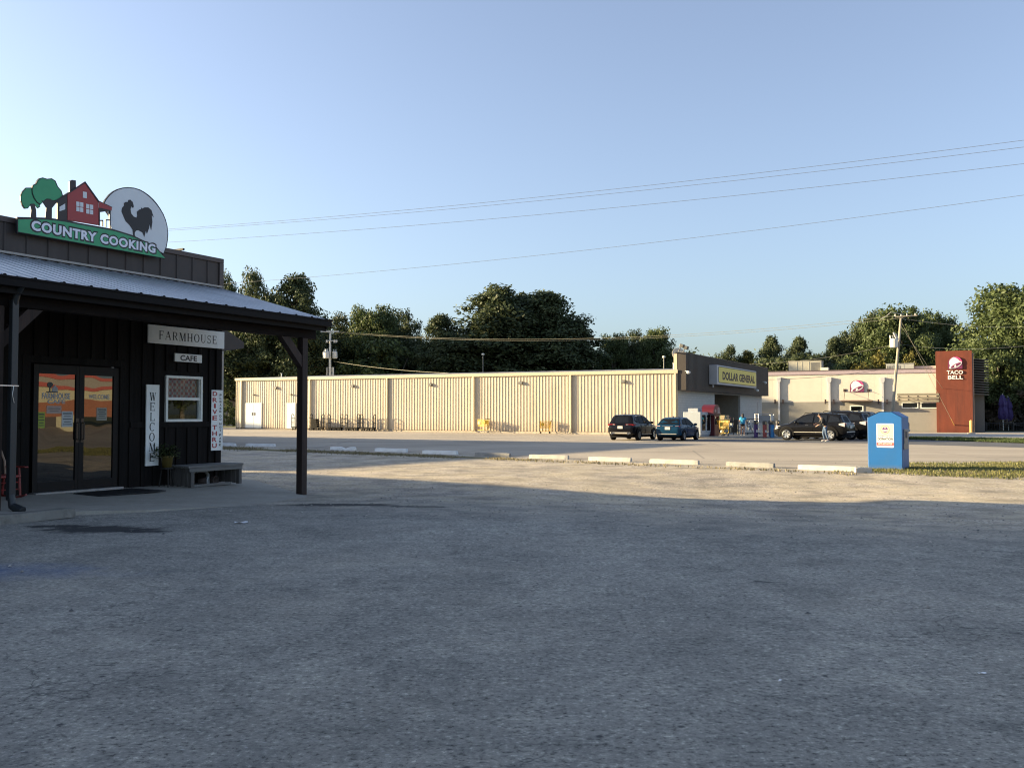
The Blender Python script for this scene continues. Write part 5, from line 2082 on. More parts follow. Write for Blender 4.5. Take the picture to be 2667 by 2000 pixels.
# row of precast wheel stops
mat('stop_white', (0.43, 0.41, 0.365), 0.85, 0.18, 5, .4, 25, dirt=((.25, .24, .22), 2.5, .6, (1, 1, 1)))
mat('stop_shaded', (0.74, 0.74, 0.72), 0.8, 0.12, 5, .4, 25, dirt=((.4, .4, .38), 2.5, .5, (1, 1, 1)))  # same white stop, colour raised for the five lying in shade
mat('stop_grey', (0.24, 0.235, 0.22), 0.9, 0.25, 5, .4, 25, dirt=((.16, .155, .15), 2.5, .7, (1, 1, 1)))
stops = [((574, 613), (1160.5, 1162), 'white', 'pale wheel stop half hidden behind the café corner'),
         ((642, 716), (1162, 1163.5), 'white', 'white wheel stop just left of the porch post'),
         ((862, 926), (1171, 1172.5), 'white', 'cracked white wheel stop just right of the porch post'),
         ((978, 1060), (1175.5, 1177.5), 'white', 'third whole white wheel stop right of the porch post in the shade'),
         ((1102, 1191), (1181.5, 1184), 'white', 'last white wheel stop in the shade, next to the grey one'),
         ((1239, 1329), (1187.5, 1190.5), 'grey', 'dull grey wheel stop, the only unpainted one in the shaded half'),
         ((1380, 1481), (1193.5, 1196), 'white', 'first sunlit wheel stop right of the grey one'),
         ((1535, 1644), (1199.5, 1203), 'white', 'sunlit wheel stop straight below the black car'),
         ((1694, 1820), (1206, 1210), 'white', 'sunlit wheel stop straight below the blue car and freezer'),
         ((1893, 2017), (1213.5, 1218.5), 'grey', 'tan worn wheel stop second from the blue bin'),
         ((2080, 2232), (1222.5, 1229), 'white', 'long sunlit wheel stop closest to the blue bin')]
for k, ((xa, xb), (ya, yb), mm, lb) in enumerate(stops):
    a, b_ = on_ground(xa, ya), on_ground(xb, yb)
    d = (b_ - a).to_2d()
    c = (a + b_) / 2
    mb = wheel_stop_mesh(d.length, random.Random(20 + k), .2, .15)
    if k == 2:
        mb.X = None
        mb.v = [(x, y, z * (1 - .55 * math.exp(-((x - .15) / .18) ** 2))) for x, y, z in mb.v]
    o = mb.build('wheel_stop', 'stop_shaded' if k < 5 else 'stop_' + mm, bevel=.008)
    o.matrix_world = Matrix.Translation((c.x, c.y, gz(c.x, c.y) + .002)) @ Matrix.Rotation(math.atan2(d.y, d.x), 4, 'Z')
    tag(o, lb, 'wheel stop', 'wheel stops along the edge of the car park')
p = on_ground(2228, 1229)
mb = wheel_stop_mesh(.5, random.Random(99), .17, .14)
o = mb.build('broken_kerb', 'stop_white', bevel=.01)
o.matrix_world = Matrix.Translation((p.x + .12, p.y - .25, p.z + .01)) @ Matrix.Rotation(R(8), 4, 'Z') @ Matrix.Rotation(R(12), 4, 'X')
tag(o, 'broken stub of kerb lying between the last wheel stop and the blue bin', 'kerb')

# blue donation bin
mat('bin_blue', (0.011, 0.115, 0.34), 0.45, 0.06, 2, dirt=((.035, .12, .27), 3, .5, (1, 1, .4)), foot=((0.12, 0.12, 0.11), .16, .7))
mat('bin_sticker', (0.66, 0.60, 0.44), 0.5)
mat('sticker_white', (0.72, 0.72, 0.70), 0.5)
mat('sticker_peach', (0.62, 0.30, 0.20), 0.5)
mat('sticker_purple', (0.13, 0.03, 0.17), 0.5)
mat('sticker_red', (0.60, 0.10, 0.09), 0.5)
mat('chute_grey', (0.20, 0.20, 0.22), 0.45, 0.15, 6, metal=.4)
a, b_ = on_ground(2261, 1221), on_ground(2350, 1221.5)
bw = 1.27
ang = -33
T2 = thing('donation_bin', 'tall blue metal donation bin with sloped top and white label', 'donation bin', Matrix.Translation((a.x, a.y, a.z)) @ Matrix.Rotation(R(ang), 4, 'Z'))
BF = Frame(a.x, a.y, a.z, ang)
bx1_, _ = BF.hit(2349.5, 1160, 0)
_, ztop = BF.hit(2310, 1073, 0)
_, zsh = BF.hit(2259, 1087, 0)
tl, tr_ = BF.hit(2290, 1073, 0)[0], BF.hit(2322, 1072, 0)[0]
bw = bx1_
bd = 1.15
mb = MB()
mb.prism([(0, 0.0), (bw, 0), (bw, zsh), (tr_, ztop), (tl, ztop), (0, zsh)], 0, bd)
mb.build('shell', 'bin_blue', T2, bevel=.012)
mb = MB()
for k, (x0, z0, x1, z1) in enumerate(((bw + .01, zsh + .005, tr_, ztop + .012), (tr_, ztop + .012, tl, ztop + .012), (tl, ztop + .012, -.01, zsh + .005))):
    mb.add([(x0, -.015, z0), (x1, -.015, z1), (x1, bd + .015, z1), (x0, bd + .015, z0)], [(0, 1, 2, 3)])
mb.build('lid', 'bin_blue', T2)
mb = MB()
mb.box(bw + .002, bw + .035, bd * .2, bd * .75, .78, zsh - .35)
mb.box(bw + .002, bw + .03, bd * .16, bd * .8, .6, .78)
mb.box(bw + .036, bw + .08, bd * .38, bd * .58, zsh - .62, zsh - .42)
mb.build('chute', 'chute_grey', T2, bevel=.01)
lx0, lz0 = BF.hit(2283.5, 1165, 0)
lx1, lz1 = BF.hit(2327.5, 1103, 0)
mb = MB()
mb.prism(rounded(lx0, lx1, lz0, lz1, .03), -.004, -.0008)
mb.cur = 1
lw, lh = lx1 - lx0, lz1 - lz0
mb.prism([(lx0 + .025, lz0 + .5 * lh), (lx1 - .025, lz0 + .5 * lh), (lx1 - .025, lz1 - .025), (lx0 + .025, lz1 - .025)], -.0055, -.0042)
mb.cur = 2
cx, cz = lx0 + .5 * lw, lz0 + .745 * lh
mb.prism(ellipse(cx, cz, .27 * lw, .185 * lh), -.0068, -.0057)
mb.cur = 1
mb.prism(ellipse(cx, cz, .225 * lw, .155 * lh), -.0080, -.0070)
mb.cur = 3
mb.prism(ellipse(cx, cz + .005, .165 * lw, .105 * lh, 20, 0, 180), -.0092, -.0082)
mb.prism(ellipse(cx, cz - .03 * lh, .17 * lw, .085 * lh, 20, 180, 360), -.0092, -.0082)
mb.cur = 0
for k in range(4):
    mb.prism(ellipse(cx + (k - 1.5) * .075 * lw, cz - .055 * lh, .026 * lw, .026 * lh, 10), -.0104, -.0094)
mb.prism(ellipse(cx, cz + .06 * lh, .03 * lw, .025 * lh, 10), -.0104, -.0094)
mb.cur = 4
put_text(mb, 'CLOTHING AND SHOES', lx0 + .06 * lw, lx1 - .05 * lw, lz0 + .445 * lh, lz0 + .487 * lh, -.0056, .03)
put_text(mb, 'DONATION', lx0 + .06 * lw, lx1 - .05 * lw, lz0 + .305 * lh, lz0 + .415 * lh, -.0056, .03)
mb.cur = 5
put_text(mb, 'FOR PICKUP OR INFORMATION', lx0 + .08 * lw, lx1 - .08 * lw, lz0 + .245 * lh, lz0 + .268 * lh, -.0056, .02) if False else None
mb.prism([(lx0 + .005, lz0 + .085 * lh), (lx1 - .005, lz0 + .085 * lh), (lx1 - .005, lz0 + .205 * lh), (lx0 + .005, lz0 + .205 * lh)], -.0055, -.0042)
for k in range(7):
    x0 = lx0 + (.08 + .125 * k) * lw
    mb.prism([(x0, lz0 + .25 * lh), (x0 + .09 * lw, lz0 + .25 * lh), (x0 + .09 * lw, lz0 + .262 * lh), (x0, lz0 + .262 * lh)], -.0055, -.0042)
mb.cur = 0
put_text(mb, '877-479-0709', lx0 + .1 * lw, lx1 - .1 * lw, lz0 + .12 * lh, lz0 + .185 * lh, -.0068, .02)
mb.build('label_panel', ['sticker_white', 'bin_sticker', 'sticker_peach', 'sticker_purple', 'black_paint', 'sticker_red'], T2)
# ------------------------------------------------------------------ the beige restaurant beyond the shop
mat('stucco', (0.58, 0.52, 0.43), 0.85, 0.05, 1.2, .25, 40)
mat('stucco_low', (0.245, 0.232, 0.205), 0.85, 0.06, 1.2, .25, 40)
mat('coping_lilac', (0.36, 0.29, 0.31), 0.6, 0.06, 2)
mat('coping_dark', (0.10, 0.075, 0.07), 0.6)
mat('pillar_grey', (0.46, 0.46, 0.46), 0.6, 0.05, 3)
mat('sconce_dark', (0.035, 0.022, 0.022), 0.5)
mat('corten', (0.15, 0.033, 0.015), 0.8, 0.22, 1.1, .2, 20, stretch=(1, 1, .3), dirt=((.06, .02, .014), 1.4, .6, (1.6, 1, .12)))
mat('olive_board', (0.22, 0.195, 0.14), 0.7, 0.1, 3)
mat('canopy_brown', (0.12, 0.085, 0.065), 0.6, 0.1, 3)
mat('hvac_tan', (0.40, 0.38, 0.30), 0.55, 0.08, 1.5)
mat('hvac_grey', (0.36, 0.37, 0.34), 0.55, 0.08, 1.5)
mat('roof_white', (0.68, 0.64, 0.54), 0.6, 0.06, 2)
mat('logo_white', (0.78, 0.76, 0.72), 0.45)
mat('logo_purple', (0.17, 0.030, 0.085), 0.45)
mat('logo_pink', (0.48, 0.06, 0.20), 0.45)
mat('louvre_grey', (0.13, 0.125, 0.115), 0.6)
mat('yellow_post', (0.55, 0.33, 0.10), 0.6, 0.1, 4)
glass_mat('dark_pane', 0.10)

T = thing('restaurant_building', 'beige flat roofed restaurant with thin grey pillars and a rust red tower', 'building', FOOD.M)
H = FOOD.hit
FX0, FX1, FD = -3.0, 19.6, 22.0
zt = 6.68
zl = H(2100, 1047)[1]
mb = MB()
mb.box(FX0, FX1, 0, FD, zl, zt - .3)
for px in (2010.7, 2138.7, 2181.6, 2276, 2321):
    x = H(px, 1000)[0]
    mb.box(x - .02, x + .02, -.004, -.0005, zl, zt - .45)
mb.build('upper_wall', ['stucco'], T)
mb = MB()
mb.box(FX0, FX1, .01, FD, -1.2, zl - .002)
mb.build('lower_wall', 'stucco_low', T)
mb = MB()
mb.box(FX0 - .1, FX1, -.12, FD + .1, zt - .42, zt)
mb.build('coping', 'coping_lilac', T, bevel=.02)
mb = MB()
mb.box(FX0 - .14, FX1, -.16, FD + .14, zt + .001, zt + .09)
mb.build('roof_edge', 'coping_dark', T)
for px in (2028.5, 2160, 2298.5):
    x = H(px, 1000, -.15)[0]
    zc = H(px, 983, -.15)[1]
    mb = MB()
    mb.box(x - .12, x + .12, -.24, -.001, -.9, zc - .3)
    P_ = mb.build('pillar', 'pillar_grey', T)
    mb = MB()
    mb.prism([(x - .13, zc - .62), (x + .13, zc - .62), (x + .24, zc - .42), (x + .24, zc), (x - .24, zc), (x - .24, zc - .42)], -.27, -.001)
    mb.build('capital', 'pillar_grey', P_)
    for s_ in (-1, 1):
        zz = H(px, 1046, -.2)[1]
        mb = MB()
        mb.box(x + s_ * .46 - .09, x + s_ * .46 + .09, -.28, -.10, zz - .27, zz + .27)
        mb.box(x + s_ * .46 - .03, x + s_ * .46 + .03, -.11, -.001, zz - .06, zz + .06)
        mb.build('sconce', 'sconce_dark', T, bevel=.01)
# canopy over the side door
cx0, zc0 = H(2190, 1046, -1.0)
cx1, _ = H(2272, 1046, -1.0)
zc1 = zc0 + .16
mb = MB()
mb.box(cx0, cx1, -1.5, -.002, zc0, zc1)
C_ = mb.build('door_canopy', 'canopy_brown', T, bevel=.015)
for px in (2200.5, 2262.5):
    x, zz = H(px, 1017, 0)
    mb = MB()
    mb.box(x - .17, x + .17, -.05, -.001, zz - .15, zz + .18)
    mb.tube([(x, -.04, zz), (x, -1.4, zc1)], .025, 6)
    mb.build('hanger', 'sconce_dark', C_)
x0, z0 = H(2213.8, 1093, 0)
x1, z1 = H(2248.7, 1055.5, 0)
mb = MB()
zm = H(2230, 1071.5, 0)[1]
fw = .13
for a, b_, c, d in ((x0, x0 + fw, -.6, z1 - fw), (x1 - fw, x1, -.6, z1 - fw), (x0, x1, z1 - fw, z1), (x0 + fw, x1 - fw, zm - .14, zm + .12), ((x0 + x1) / 2 - .07, (x0 + x1) / 2 + .07, -.6, zm - .14)):
    mb.box(a, b_, -.06, .0, c, d)
D_ = mb.build('glass_door', 'white_vinyl', T)
mb = MB()
mb.box(x0 + fw, x1 - fw, -.02, .005, -.55, zm - .14)
mb.box(x0 + fw, x1 - fw, -.02, .005, zm + .12, z1 - fw)
mb.build('pane', 'dark_pane', D_)
for pa, pb in ((2348.5, 2391.5), (2397.5, 2442.5)):
    x0, z0 = H(pa, 1063.5, 0)
    x1, z1 = H(pb, 1047, 0)
    fw = .1
    mb = MB()
    for a, b_, c, d in ((x0, x0 + fw, z0 + fw, z1 - fw), (x1 - fw, x1, z0 + fw, z1 - fw), (x0, x1, z1 - fw, z1), (x0, x1, z0, z0 + fw)):
        mb.box(a, b_, -.05, .012, c, d)
    W_ = mb.build('window', 'white_vinyl', T)
    mb = MB()
    mb.box(x0 + fw, x1 - fw, -.02, .005, z0 + fw, z1 - fw)
    mb.build('pane', 'dark_pane', W_)
# slatted awning over the two windows
ax0, az0 = H(2337, 1047.5, -.6)
ax1, az1 = H(2446, 1024, -.6)
hh = az1 - az0
mb = MB()
for k, (f0, f1) in enumerate(((.0, .26), (.36, .62), (.72, 1.0))):
    mb.box(ax0, ax1, -.78, -.72, az0 + f0 * hh, az0 + f1 * hh)
A_ = mb.build('awning', 'olive_board', T)
mb = MB()
for k in range(5):
    xx = ax0 + .2 + (ax1 - ax0 - .4) * k / 4
    mb.box(xx - .05, xx + .05, -.719, -.002, az0 + .28 * hh, az0 + .34 * hh)
    mb.box(xx - .05, xx + .05, -.719, -.002, az0 + .64 * hh, az0 + .70 * hh)
    for f in (.31, .67):
        mb.box(xx - .08, xx + .08, -.80, -.781, az0 + (f - .07) * hh, az0 + (f + .05) * hh)
mb.build('bracket', 'sconce_dark', A_)
# rust red tower
tx0, tz0 = H(2444, 1128, -.75)
tx1, tz1 = H(2531, 912.5, -.75)
mb = MB()
mb.box(tx0 - .15, tx1, -.75, 3.2, -1.2, tz1)
for k in range(1, 4):
    xx = tx0 + (tx1 - tx0) * k / 4
    mb.box(xx - .008, xx + .008, -.753, -.7505, -1, tz1)
mb.build('tower', 'corten', T)
mb = MB()
mb.box(tx1 + .002, tx1 + .16, -.72, 3.0, -1.2, tz1 - .3)
mb.build('tower_edge', 'coping_dark', T)
mb = MB()
lz = H(2560, 935, 2)[1]
for k in range(15):
    z = lz - .28 * k
    xa = tx1 + .17
    mb.add([(xa, .6, z), (xa + 1.55, .8, z - .14), (xa + 1.55, 2.2, z - .14), (xa, 2.2, z), (xa, .6, z - .08), (xa + 1.55, .8, z - .22), (xa + 1.55, 2.2, z - .22), (xa, 2.2, z - .08)],
           [(0, 1, 2, 3), (4, 7, 6, 5), (0, 4, 5, 1), (1, 5, 6, 2), (2, 6, 7, 3)])
mb.box(tx1 + .17, tx1 + 1.3, 2.2, 3.0, -1, lz)
mb.build('louvre', 'louvre_grey', T)
# roof plant
for pa, pb, pt, mm, yy in ((2054, 2139, 939.5, 'hvac_tan', 4.0), (2308, 2380, 947, 'hvac_grey', 3.0)):
    x0, z0 = H(pa, 966, yy)
    x1, z1 = H(pb, pt, yy)
    mb = MB()
    mb.box(x0, x1, yy, yy + 2.4, zt - .3, z1)
    for f in (.26, .42, .63):
        mb.box(x0 + f * (x1 - x0) - .03, x0 + f * (x1 - x0) + .03, yy - .02, yy - .001, zt, z1 - .08)
    mb.box(x0 - .05, x1 + .05, yy - .05, yy + 2.45, z1 + .001, z1 + .06)
    U_ = mb.build('rooftop_unit', mm, T, bevel=.015)
    mb = MB()
    n_ = 9
    ga, gb = (x0 + .1, x0 + (x1 - x0) * .55) if mm == 'hvac_grey' else (x0 + .68 * (x1 - x0), x1 - .1)
    for k in range(n_):
        xx = ga + (gb - ga) * k / n_
        mb.box(xx, xx + (gb - ga) / n_ * .5, yy - .012, yy - .002, zt + .1, z1 - .2)
    mb.build('grille', 'louvre_grey', U_)
x0, z0 = H(2374, 962, 3.5)
x1, z1 = H(2443, 952.5, 3.5)
mb = MB()
mb.box(x0, x1, 3.5, 3.8, zt - .2, z1)
mb.build('roof_parapet', 'roof_white', T)
x0, z0 = H(2138, 966, 3.4)
x1, z1 = H(2157, 957, 3.4)
mb = MB()
mb.box(x0, x1, 3.4, 4.6, zt - .2, z1)
mb.build('roof_hatch', 'roof_white', T)


def bell_logo(S, x0, x1, z0, z1, y):
    """tilted white bell on a purple arch; coordinates given on the unit square"""
    def tr(pts):
        return [(x0 + a * (x1 - x0), z0 + b * (z1 - z0)) for a, b in pts]
    arch = [(0, 0), (0, .5)] + [(.5 - .5 * math.cos(R(a)), .5 + .5 * math.sin(R(a))) for a in range(10, 180, 10)] + [(1, .5), (1, 0)]
    mb = MB()
    mb.prism(tr(arch), y - .10, y)
    mb.build('logo_back', 'logo_purple', S)
    mb = MB()
    pink = [(.30, .90), (.42, .985), (.55, .99), (.70, .95), (.84, .87), (.94, .73), (.985, .58), (.96, .52), (.84, .62), (.78, .76), (.62, .86)]
    mb.prism(tr(pink), y - .112, y - .1008)
    mb.build('logo_highlight', 'logo_pink', S)
    mb = MB()
    bell = [(.07, .05), (.10, .16), (.13, .30), (.08, .42), (.07, .58), (.13, .74), (.25, .88), (.38, .955), (.47, .93), (.60, .86), (.72, .75), (.79, .65), (.88, .60), (.95, .57), (.965, .46), (.90, .33), (.74, .18), (.52, .075), (.28, .02), (.14, .01)]
    mb.prism(tr(bell), y - .125, y - .1130)
    mb.build('bell', 'logo_white', S)
    mb = MB()
    mouth = []
    for a in range(0, 360, 15):
        ex, ey = .42 * math.cos(R(a)), .115 * math.sin(R(a))
        t = R(29)
        mouth.append((.54 + ex * math.cos(t) - ey * math.sin(t), .285 + ex * math.sin(t) * 1.05 + ey * math.cos(t)))
    mb.prism(tr(mouth), y - .137, y - .1258)
    mb.build('bell_mouth', 'logo_purple', S)
    mb = MB()
    mb.prism(tr([(.42, .16), (.50, .14), (.57, .2), (.56, .30), (.5, .34), (.44, .27)]), y - .147, y - .1378)
    mb.build('clapper', 'logo_white', S)


S = thing('bell_sign', 'white bell on a purple arch on the beige wall above the canopy', 'sign', FOOD.M)
x0, z0 = H(2214, 1021, 0)
x1, z1 = H(2250, 990, 0)
bell_logo(S, x0, x1, z0, z1, -.02)
S = thing('tower_sign', 'white bell on purple with white letters below it on the rust red tower', 'sign', FOOD.M)
ty = -.755
x0, z0 = H(2469.5, 961, ty)
x1, z1 = H(2506, 928.5, ty)
bell_logo(S, x0, x1, z0, z1, ty - .01)
for wd, a, b_ in (('TACO', (2466, 975), (2508, 964.5)), ('BELL', (2469, 988), (2508, 977.5))):
    mb = MB()
    x0, z0 = H(*a, ty)
    x1, z1 = H(*b_, ty)
    put_text(mb, wd, x0, x1, z0, z1, ty - .09, .022)
    v_n = len(mb.v)
    mb2 = MB()
    mb2.v = list(mb.v) + [(x, ty - .002, z) for x, y, z in mb.v]
    mb2.f = list(mb.f)
    mb2.m = list(mb.m)
    edges = {}
    for f in mb.f:
        for i in range(len(f)):
            e = (f[i], f[(i + 1) % len(f)])
            if (e[1], e[0]) in edges:
                edges.pop((e[1], e[0]))
            else:
                edges[e] = 1
    for a, b_ in edges:
        mb2.f.append((b_, a, a + v_n, b_ + v_n))
        mb2.m.append(0)
    mb2.build('lettering', 'logo_white', S)

# bollard before the tower, patio umbrella, railing
p = on_ground(2530, 1130)
T2 = thing('bollard', 'orange yellow bollard at the foot of the rust red tower', 'bollard', Matrix.Translation(p))
u_ = p.y / F
mb = MB()
mb.lathe([(.16, 0), (.16, 33 * u_), (.13, 35 * u_), (.05, 36 * u_)], 14)
mb.build('post', 'yellow_post', T2, smooth=False)
mb = MB()
mb.lathe([(.4, 0), (.36, .12), (.2, .16)], 12)
mb.build('footing', 'concrete_base', T2)
mat('umbrella_purple', (0.035, 0.018, 0.11), 0.7, 0.2, 6)
Yp = 112
c = at_depth(2616, 1112, Yp)
zg = gz(c.x, c.y)
for k, (px, top, bot, lb) in enumerate(((2611, 1028, 1092, 'taller closed purple patio umbrella, the left one'), (2625, 1034, 1100, 'lower closed purple patio umbrella, the right one'))):
    c = at_depth(px, top, Yp + k * 1.5)
    u_ = (Yp + k * 1.5) / F
    zb = c.z - (bot - top) * u_
    T2 = thing('patio_umbrella', lb, 'umbrella', Matrix.Translation((c.x, c.y, zg)), 'closed umbrellas on the patio')
    mb = MB()
    mb.cyl((0, 0, 0), (0, 0, c.z - zg + .1), .05, n=8)
    mb.build('pole', 'logo_white', T2)
    mb = MB()
    h_ = c.z - zb
    prof = [(.08, 1), (.2, .93), (.32, .75), (.36, .6), (.30, .5), (.36, .42), (.42, .25), (.38, .1), (.3, 0)]
    n = 14
    vs, fs = [], []
    for i, (r, f) in enumerate(prof):
        for q in range(n):
            t = 6.2832 * q / n
            rr = r * 1.2 * (1 + .22 * math.sin(q * 2.4 + f * 4))
            vs.append((rr * math.cos(t), rr * math.sin(t), zb - zg + f * h_ + .03 * math.sin(q * 3)))
    fs = [(i * n + q, (i + 1) * n + q, (i + 1) * n + (q + 1) % n, i * n + (q + 1) % n) for i in range(len(prof) - 1) for q in range(n)]
    mb.add(vs, fs)
    mb.build('canopy', 'umbrella_purple', T2)
T2 = thing('patio_fence', 'low black railing around the patio right of the tower', 'fence')
a, b_ = at_depth(2533, 1120, 108), at_depth(2800, 1124, 106)
mb = MB()
n = 60
for k in range(n + 1):
    q = a.lerp(b_, k / n)
    g = gz(q.x, q.y)
    if k % 8 == 0:
        mb.box(q.x - .05, q.x + .05, q.y - .05, q.y + .05, g, g + 1.15)
    else:
        mb.box(q.x - .015, q.x + .015, q.y - .015, q.y + .015, g + .1, g + 1.0)
mb.build('picket', 'black_paint', T2)
mb = MB()
for zz in (.12, 1.0):
    mb.tube([(q.x, q.y, gz(q.x, q.y) + zz) for q in (a.lerp(b_, t / 6) for t in range(7))], .04, 6)
mb.build('rail', 'black_paint', T2)
# tables on the patio
for k, (px, lb) in enumerate(((2560, 'dark patio table behind the railing, nearest the tower'), (2640, 'dark patio table behind the railing, far right of the umbrellas'))):
    c = at_depth(px, 1120, 112)
    T2 = thing('patio_table', lb, 'table', Matrix.Translation((c.x, c.y, gz(c.x, c.y))), 'tables on the patio')
    mb = MB()
    mb.lathe([(.75, .74), (.75, .8)], 16)
    mb.build('top', 'goods_dark', T2)
    mb = MB()
    mb.cyl((0, 0, 0), (0, 0, .74), .06)
    mb.box(-.4, .4, -.05, .05, 0, .05)
    mb.build('leg', 'goods_dark', T2)

# small shed in the far gap beside the café
mat('shed_wall', (0.11, 0.105, 0.11), 0.8, 0.15, 3)
mat('shed_roof', (0.16, 0.12, 0.085), 0.85, 0.3, 2)
c = at_depth(606, 1091, 125)
T2 = thing('shed', 'small dark shed with brown roof in the gap between the café and the shop', 'shed', Matrix.Translation((c.x - 1.2, c.y, c.z)) @ Matrix.Rotation(R(-8), 4, 'Z'))
mb = MB()
mb.box(-2.4, 2.6, 0, 4, -1, 1.85)
mb.cur = 1
mb.box(-.6, 1.2, -.03, -.002, -1, 1.5)
mb.build('wall', ['shed_wall', 'goods_grey'], T2)
mb = MB()
mb.prism([(-2.8, 1.8), (3.0, 1.8), (3.0, 2.0), (.1, 2.75), (-2.8, 2.0)], -.3, 4.3)
mb.build('roof', 'shed_roof', T2)

# ------------------------------------------------------------------ unseen blocks added to shade the yard, and the diner mirrored in the café glass
mat('shade_block_wall', (0.30, 0.26, 0.22), 0.8, 0.1, 1)
mat('shade_block_roof', (0.20, 0.20, 0.21), 0.7, 0.1, 1)


def make_shade_block(name, label, pts, h, rise=.25):
    t = thing(name, label, 'building')
    n = len(pts)
    mb = MB()
    mb.add([(x, y, gz(x, y) - .5) for x, y in pts] + [(x, y, h - rise) for x, y in pts], [(i, (i + 1) % n, n + (i + 1) % n, n + i) for i in range(n)])
    mb.build('wall', 'shade_block_wall', t)
    cx, cy = sum(p[0] for p in pts) / n, sum(p[1] for p in pts) / n
    mb = MB()
    mb.add([(x, y, h - rise + .001) for x, y in pts] + [(x, y, h) for x, y in pts], [(i, (i + 1) % n, n + (i + 1) % n, n + i) for i in range(n)] + [tuple(range(n, 2 * n))])
    mb.build('roof', 'shade_block_roof', t)
    return t


hN = 5.8
kx = (hN + .2) / math.tan(SUN_E)
sh = Vector((math.cos(SUN_A) * kx, math.sin(SUN_A) * kx))
Pn, Tn_, Un = Vector((-6.2, 26.0)), Vector((11.0, 50.5)), Vector((-22, 68.5))  # wanted shadow corners; the added blocks stand up-sun of these
make_shade_block('shade_block_far', 'unseen block added behind the café to shade the car park', [tuple(Pn - sh + Vector((0, .4))), tuple(Tn_ - sh), tuple(Un - sh), tuple(Un - sh + Vector((-24, -16)))], hN)
Ps = Pn - sh
make_shade_block('shade_block_near', 'unseen block added behind the café yard to shade the gravel', [tuple(Ps - Vector((.2, .3))), tuple(Ps + 13.0 * Vector((.80, -.60))), tuple(Ps + 13.0 * Vector((.80, -.60)) + Vector((-14, -15))), tuple(Ps + Vector((-16, -14)))], hN)

mat('far_beige', (0.40, 0.38, 0.27), 0.8, 0.05, 1)
mat('far_red', (0.30, 0.035, 0.028), 0.6, 0.05, 1)
mat('far_orange', (0.24, 0.085, 0.045), 0.7, 0.1, 1)
mat('far_grey', (0.24, 0.22, 0.20), 0.7)
mat('far_dark', (0.05, 0.04, 0.04), 0.7)
t = thing('roadside_diner', 'beige and red diner across the road, opposite the café door', 'building', Matrix.Translation((84, 2, -.3)))
mb = MB()
mb.box(0, 12, 0, 30, 3.05, 4.7)
mb.build('wall', 'far_beige', t)
mb = MB()
mb.box(-.2, 12, -.1, 30.1, 4.70, 5.25)
mb.cur = 1
mb.box(-.1, 12, -.05, 30.05, 5.251, 5.95)
mb.cur = 0
mb.box(-.2, 12, -.1, 30.1, 5.951, 6.3)
mb.build('roof', ['far_red', 'far_grey'], t)
mb = MB()
mb.box(0, 12, .02, 29.98, 1.5, 3.049)
mb.cur = 1
for k in range(4):
    mb.box(.02, 12, .5 + k * 6.2, 4.2 + k * 6.2, -.3, 1.499)
    mb.cur = 2
    mb.box(.01, 12, 4.2 + k * 6.2, 6.7 + k * 6.2, -.3, 1.4995)
    mb.cur = 1
mb.build('lower_wall', ['far_orange', 'far_dark', 'far_beige'], t)

# ------------------------------------------------------------------ poles and wires
mat('pole_wood', (0.30, 0.27, 0.21), 0.85, 0.3, 4, .4, 20, stretch=(1, 1, .15))
mat('can_grey', (0.50, 0.51, 0.50), 0.45, 0.05, 3)
mat('insulator', (0.5, 0.48, 0.45), 0.4)
mat('wire_grey', (0.13, 0.14, 0.15), 0.6)
mat('wire_tan', (0.30, 0.28, 0.2), 0.6)
Y1 = 122.0
top = at_depth(860, 862, Y1)
bot = at_depth(856, 1000, Y1)
zg = gz(bot.x, bot.y)
T2 = thing('transformer_pole', 'grey utility pole with three transformer cans behind the cream shop', 'utility pole', Matrix.Translation((top.x, Y1, zg)))
hp = top.z - zg
u_ = Y1 / F
mb = MB()
mb.tube([(0, 0, 0), (0, 0, hp * .5), (0, 0, hp)], [.2, .17, .13], 10)
for dx in (-.38, .32, .5):
    mb.tube([(dx, -.1, 0), (dx, -.1, hp - 95 * u_)], .07, 6)
mb.build('pole', 'can_grey', T2)
mb = MB()
zc = hp - 2 * u_
mb.box(-24 * u_, 24 * u_, -.28, -.14, zc - .09, zc + .09)
mb.box(-9 * u_, 20 * u_, -.28, -.14, hp - 27 * u_, hp - 25 * u_)
mb.build('crossarm', 'can_grey', T2)
for k, dx in enumerate((-8, 12, 17)):
    mb = MB()
    mb.tube([(dx * u_, -.2, hp - 24 * u_), (dx * u_, -.2, hp - 31 * u_)], .12, 8)
    mb.build('cutout', 'insulator', T2)
for k, (dx, dy) in enumerate(((-11, -.3), (13, -.1), (-6, -.75))):
    mb = MB()
    z0, z1 = hp - 72 * u_, hp - 54 * u_
    mb.lathe([(.05, z0 - .05), (.32, z0), (.34, z0 + .1), (.34, z1 - .1), (.28, z1)], 14, Matrix.Translation((dx * u_, dy, 0)))
    for q in (-.14, .14):
        mb.cyl((dx * u_ + q, dy, z1 - .02), (dx * u_ + q, dy, z1 + .3), .05, n=7)
    mb.build('transformer', 'can_grey', T2, smooth=False)
Y2 = 90.0
top2 = at_depth(2347, 824, Y2)
b2 = at_depth(2319, 1124, Y2)
zg2 = gz(b2.x, b2.y)
T2 = thing('leaning_pole', 'leaning wooden utility pole behind the blue bin', 'utility pole', Matrix.Translation((b2.x, Y2, zg2)))
dv = Vector((top2.x - b2.x, 0, top2.z - zg2))
mb = MB()
mb.tube([Vector((0, 0, 0)), dv * .5, dv], [.155, .14, .11], 10)
mb.build('pole', 'pole_wood', T2)
u_ = Y2 / F
mb = MB()
ca = dv + Vector((0, -.2, -.05))
mb.tube([ca + Vector((-.55, .25, 0)), ca + Vector((1.3, -.5, .05))], .06, 6)
mb.build('crossarm', 'pole_wood', T2)
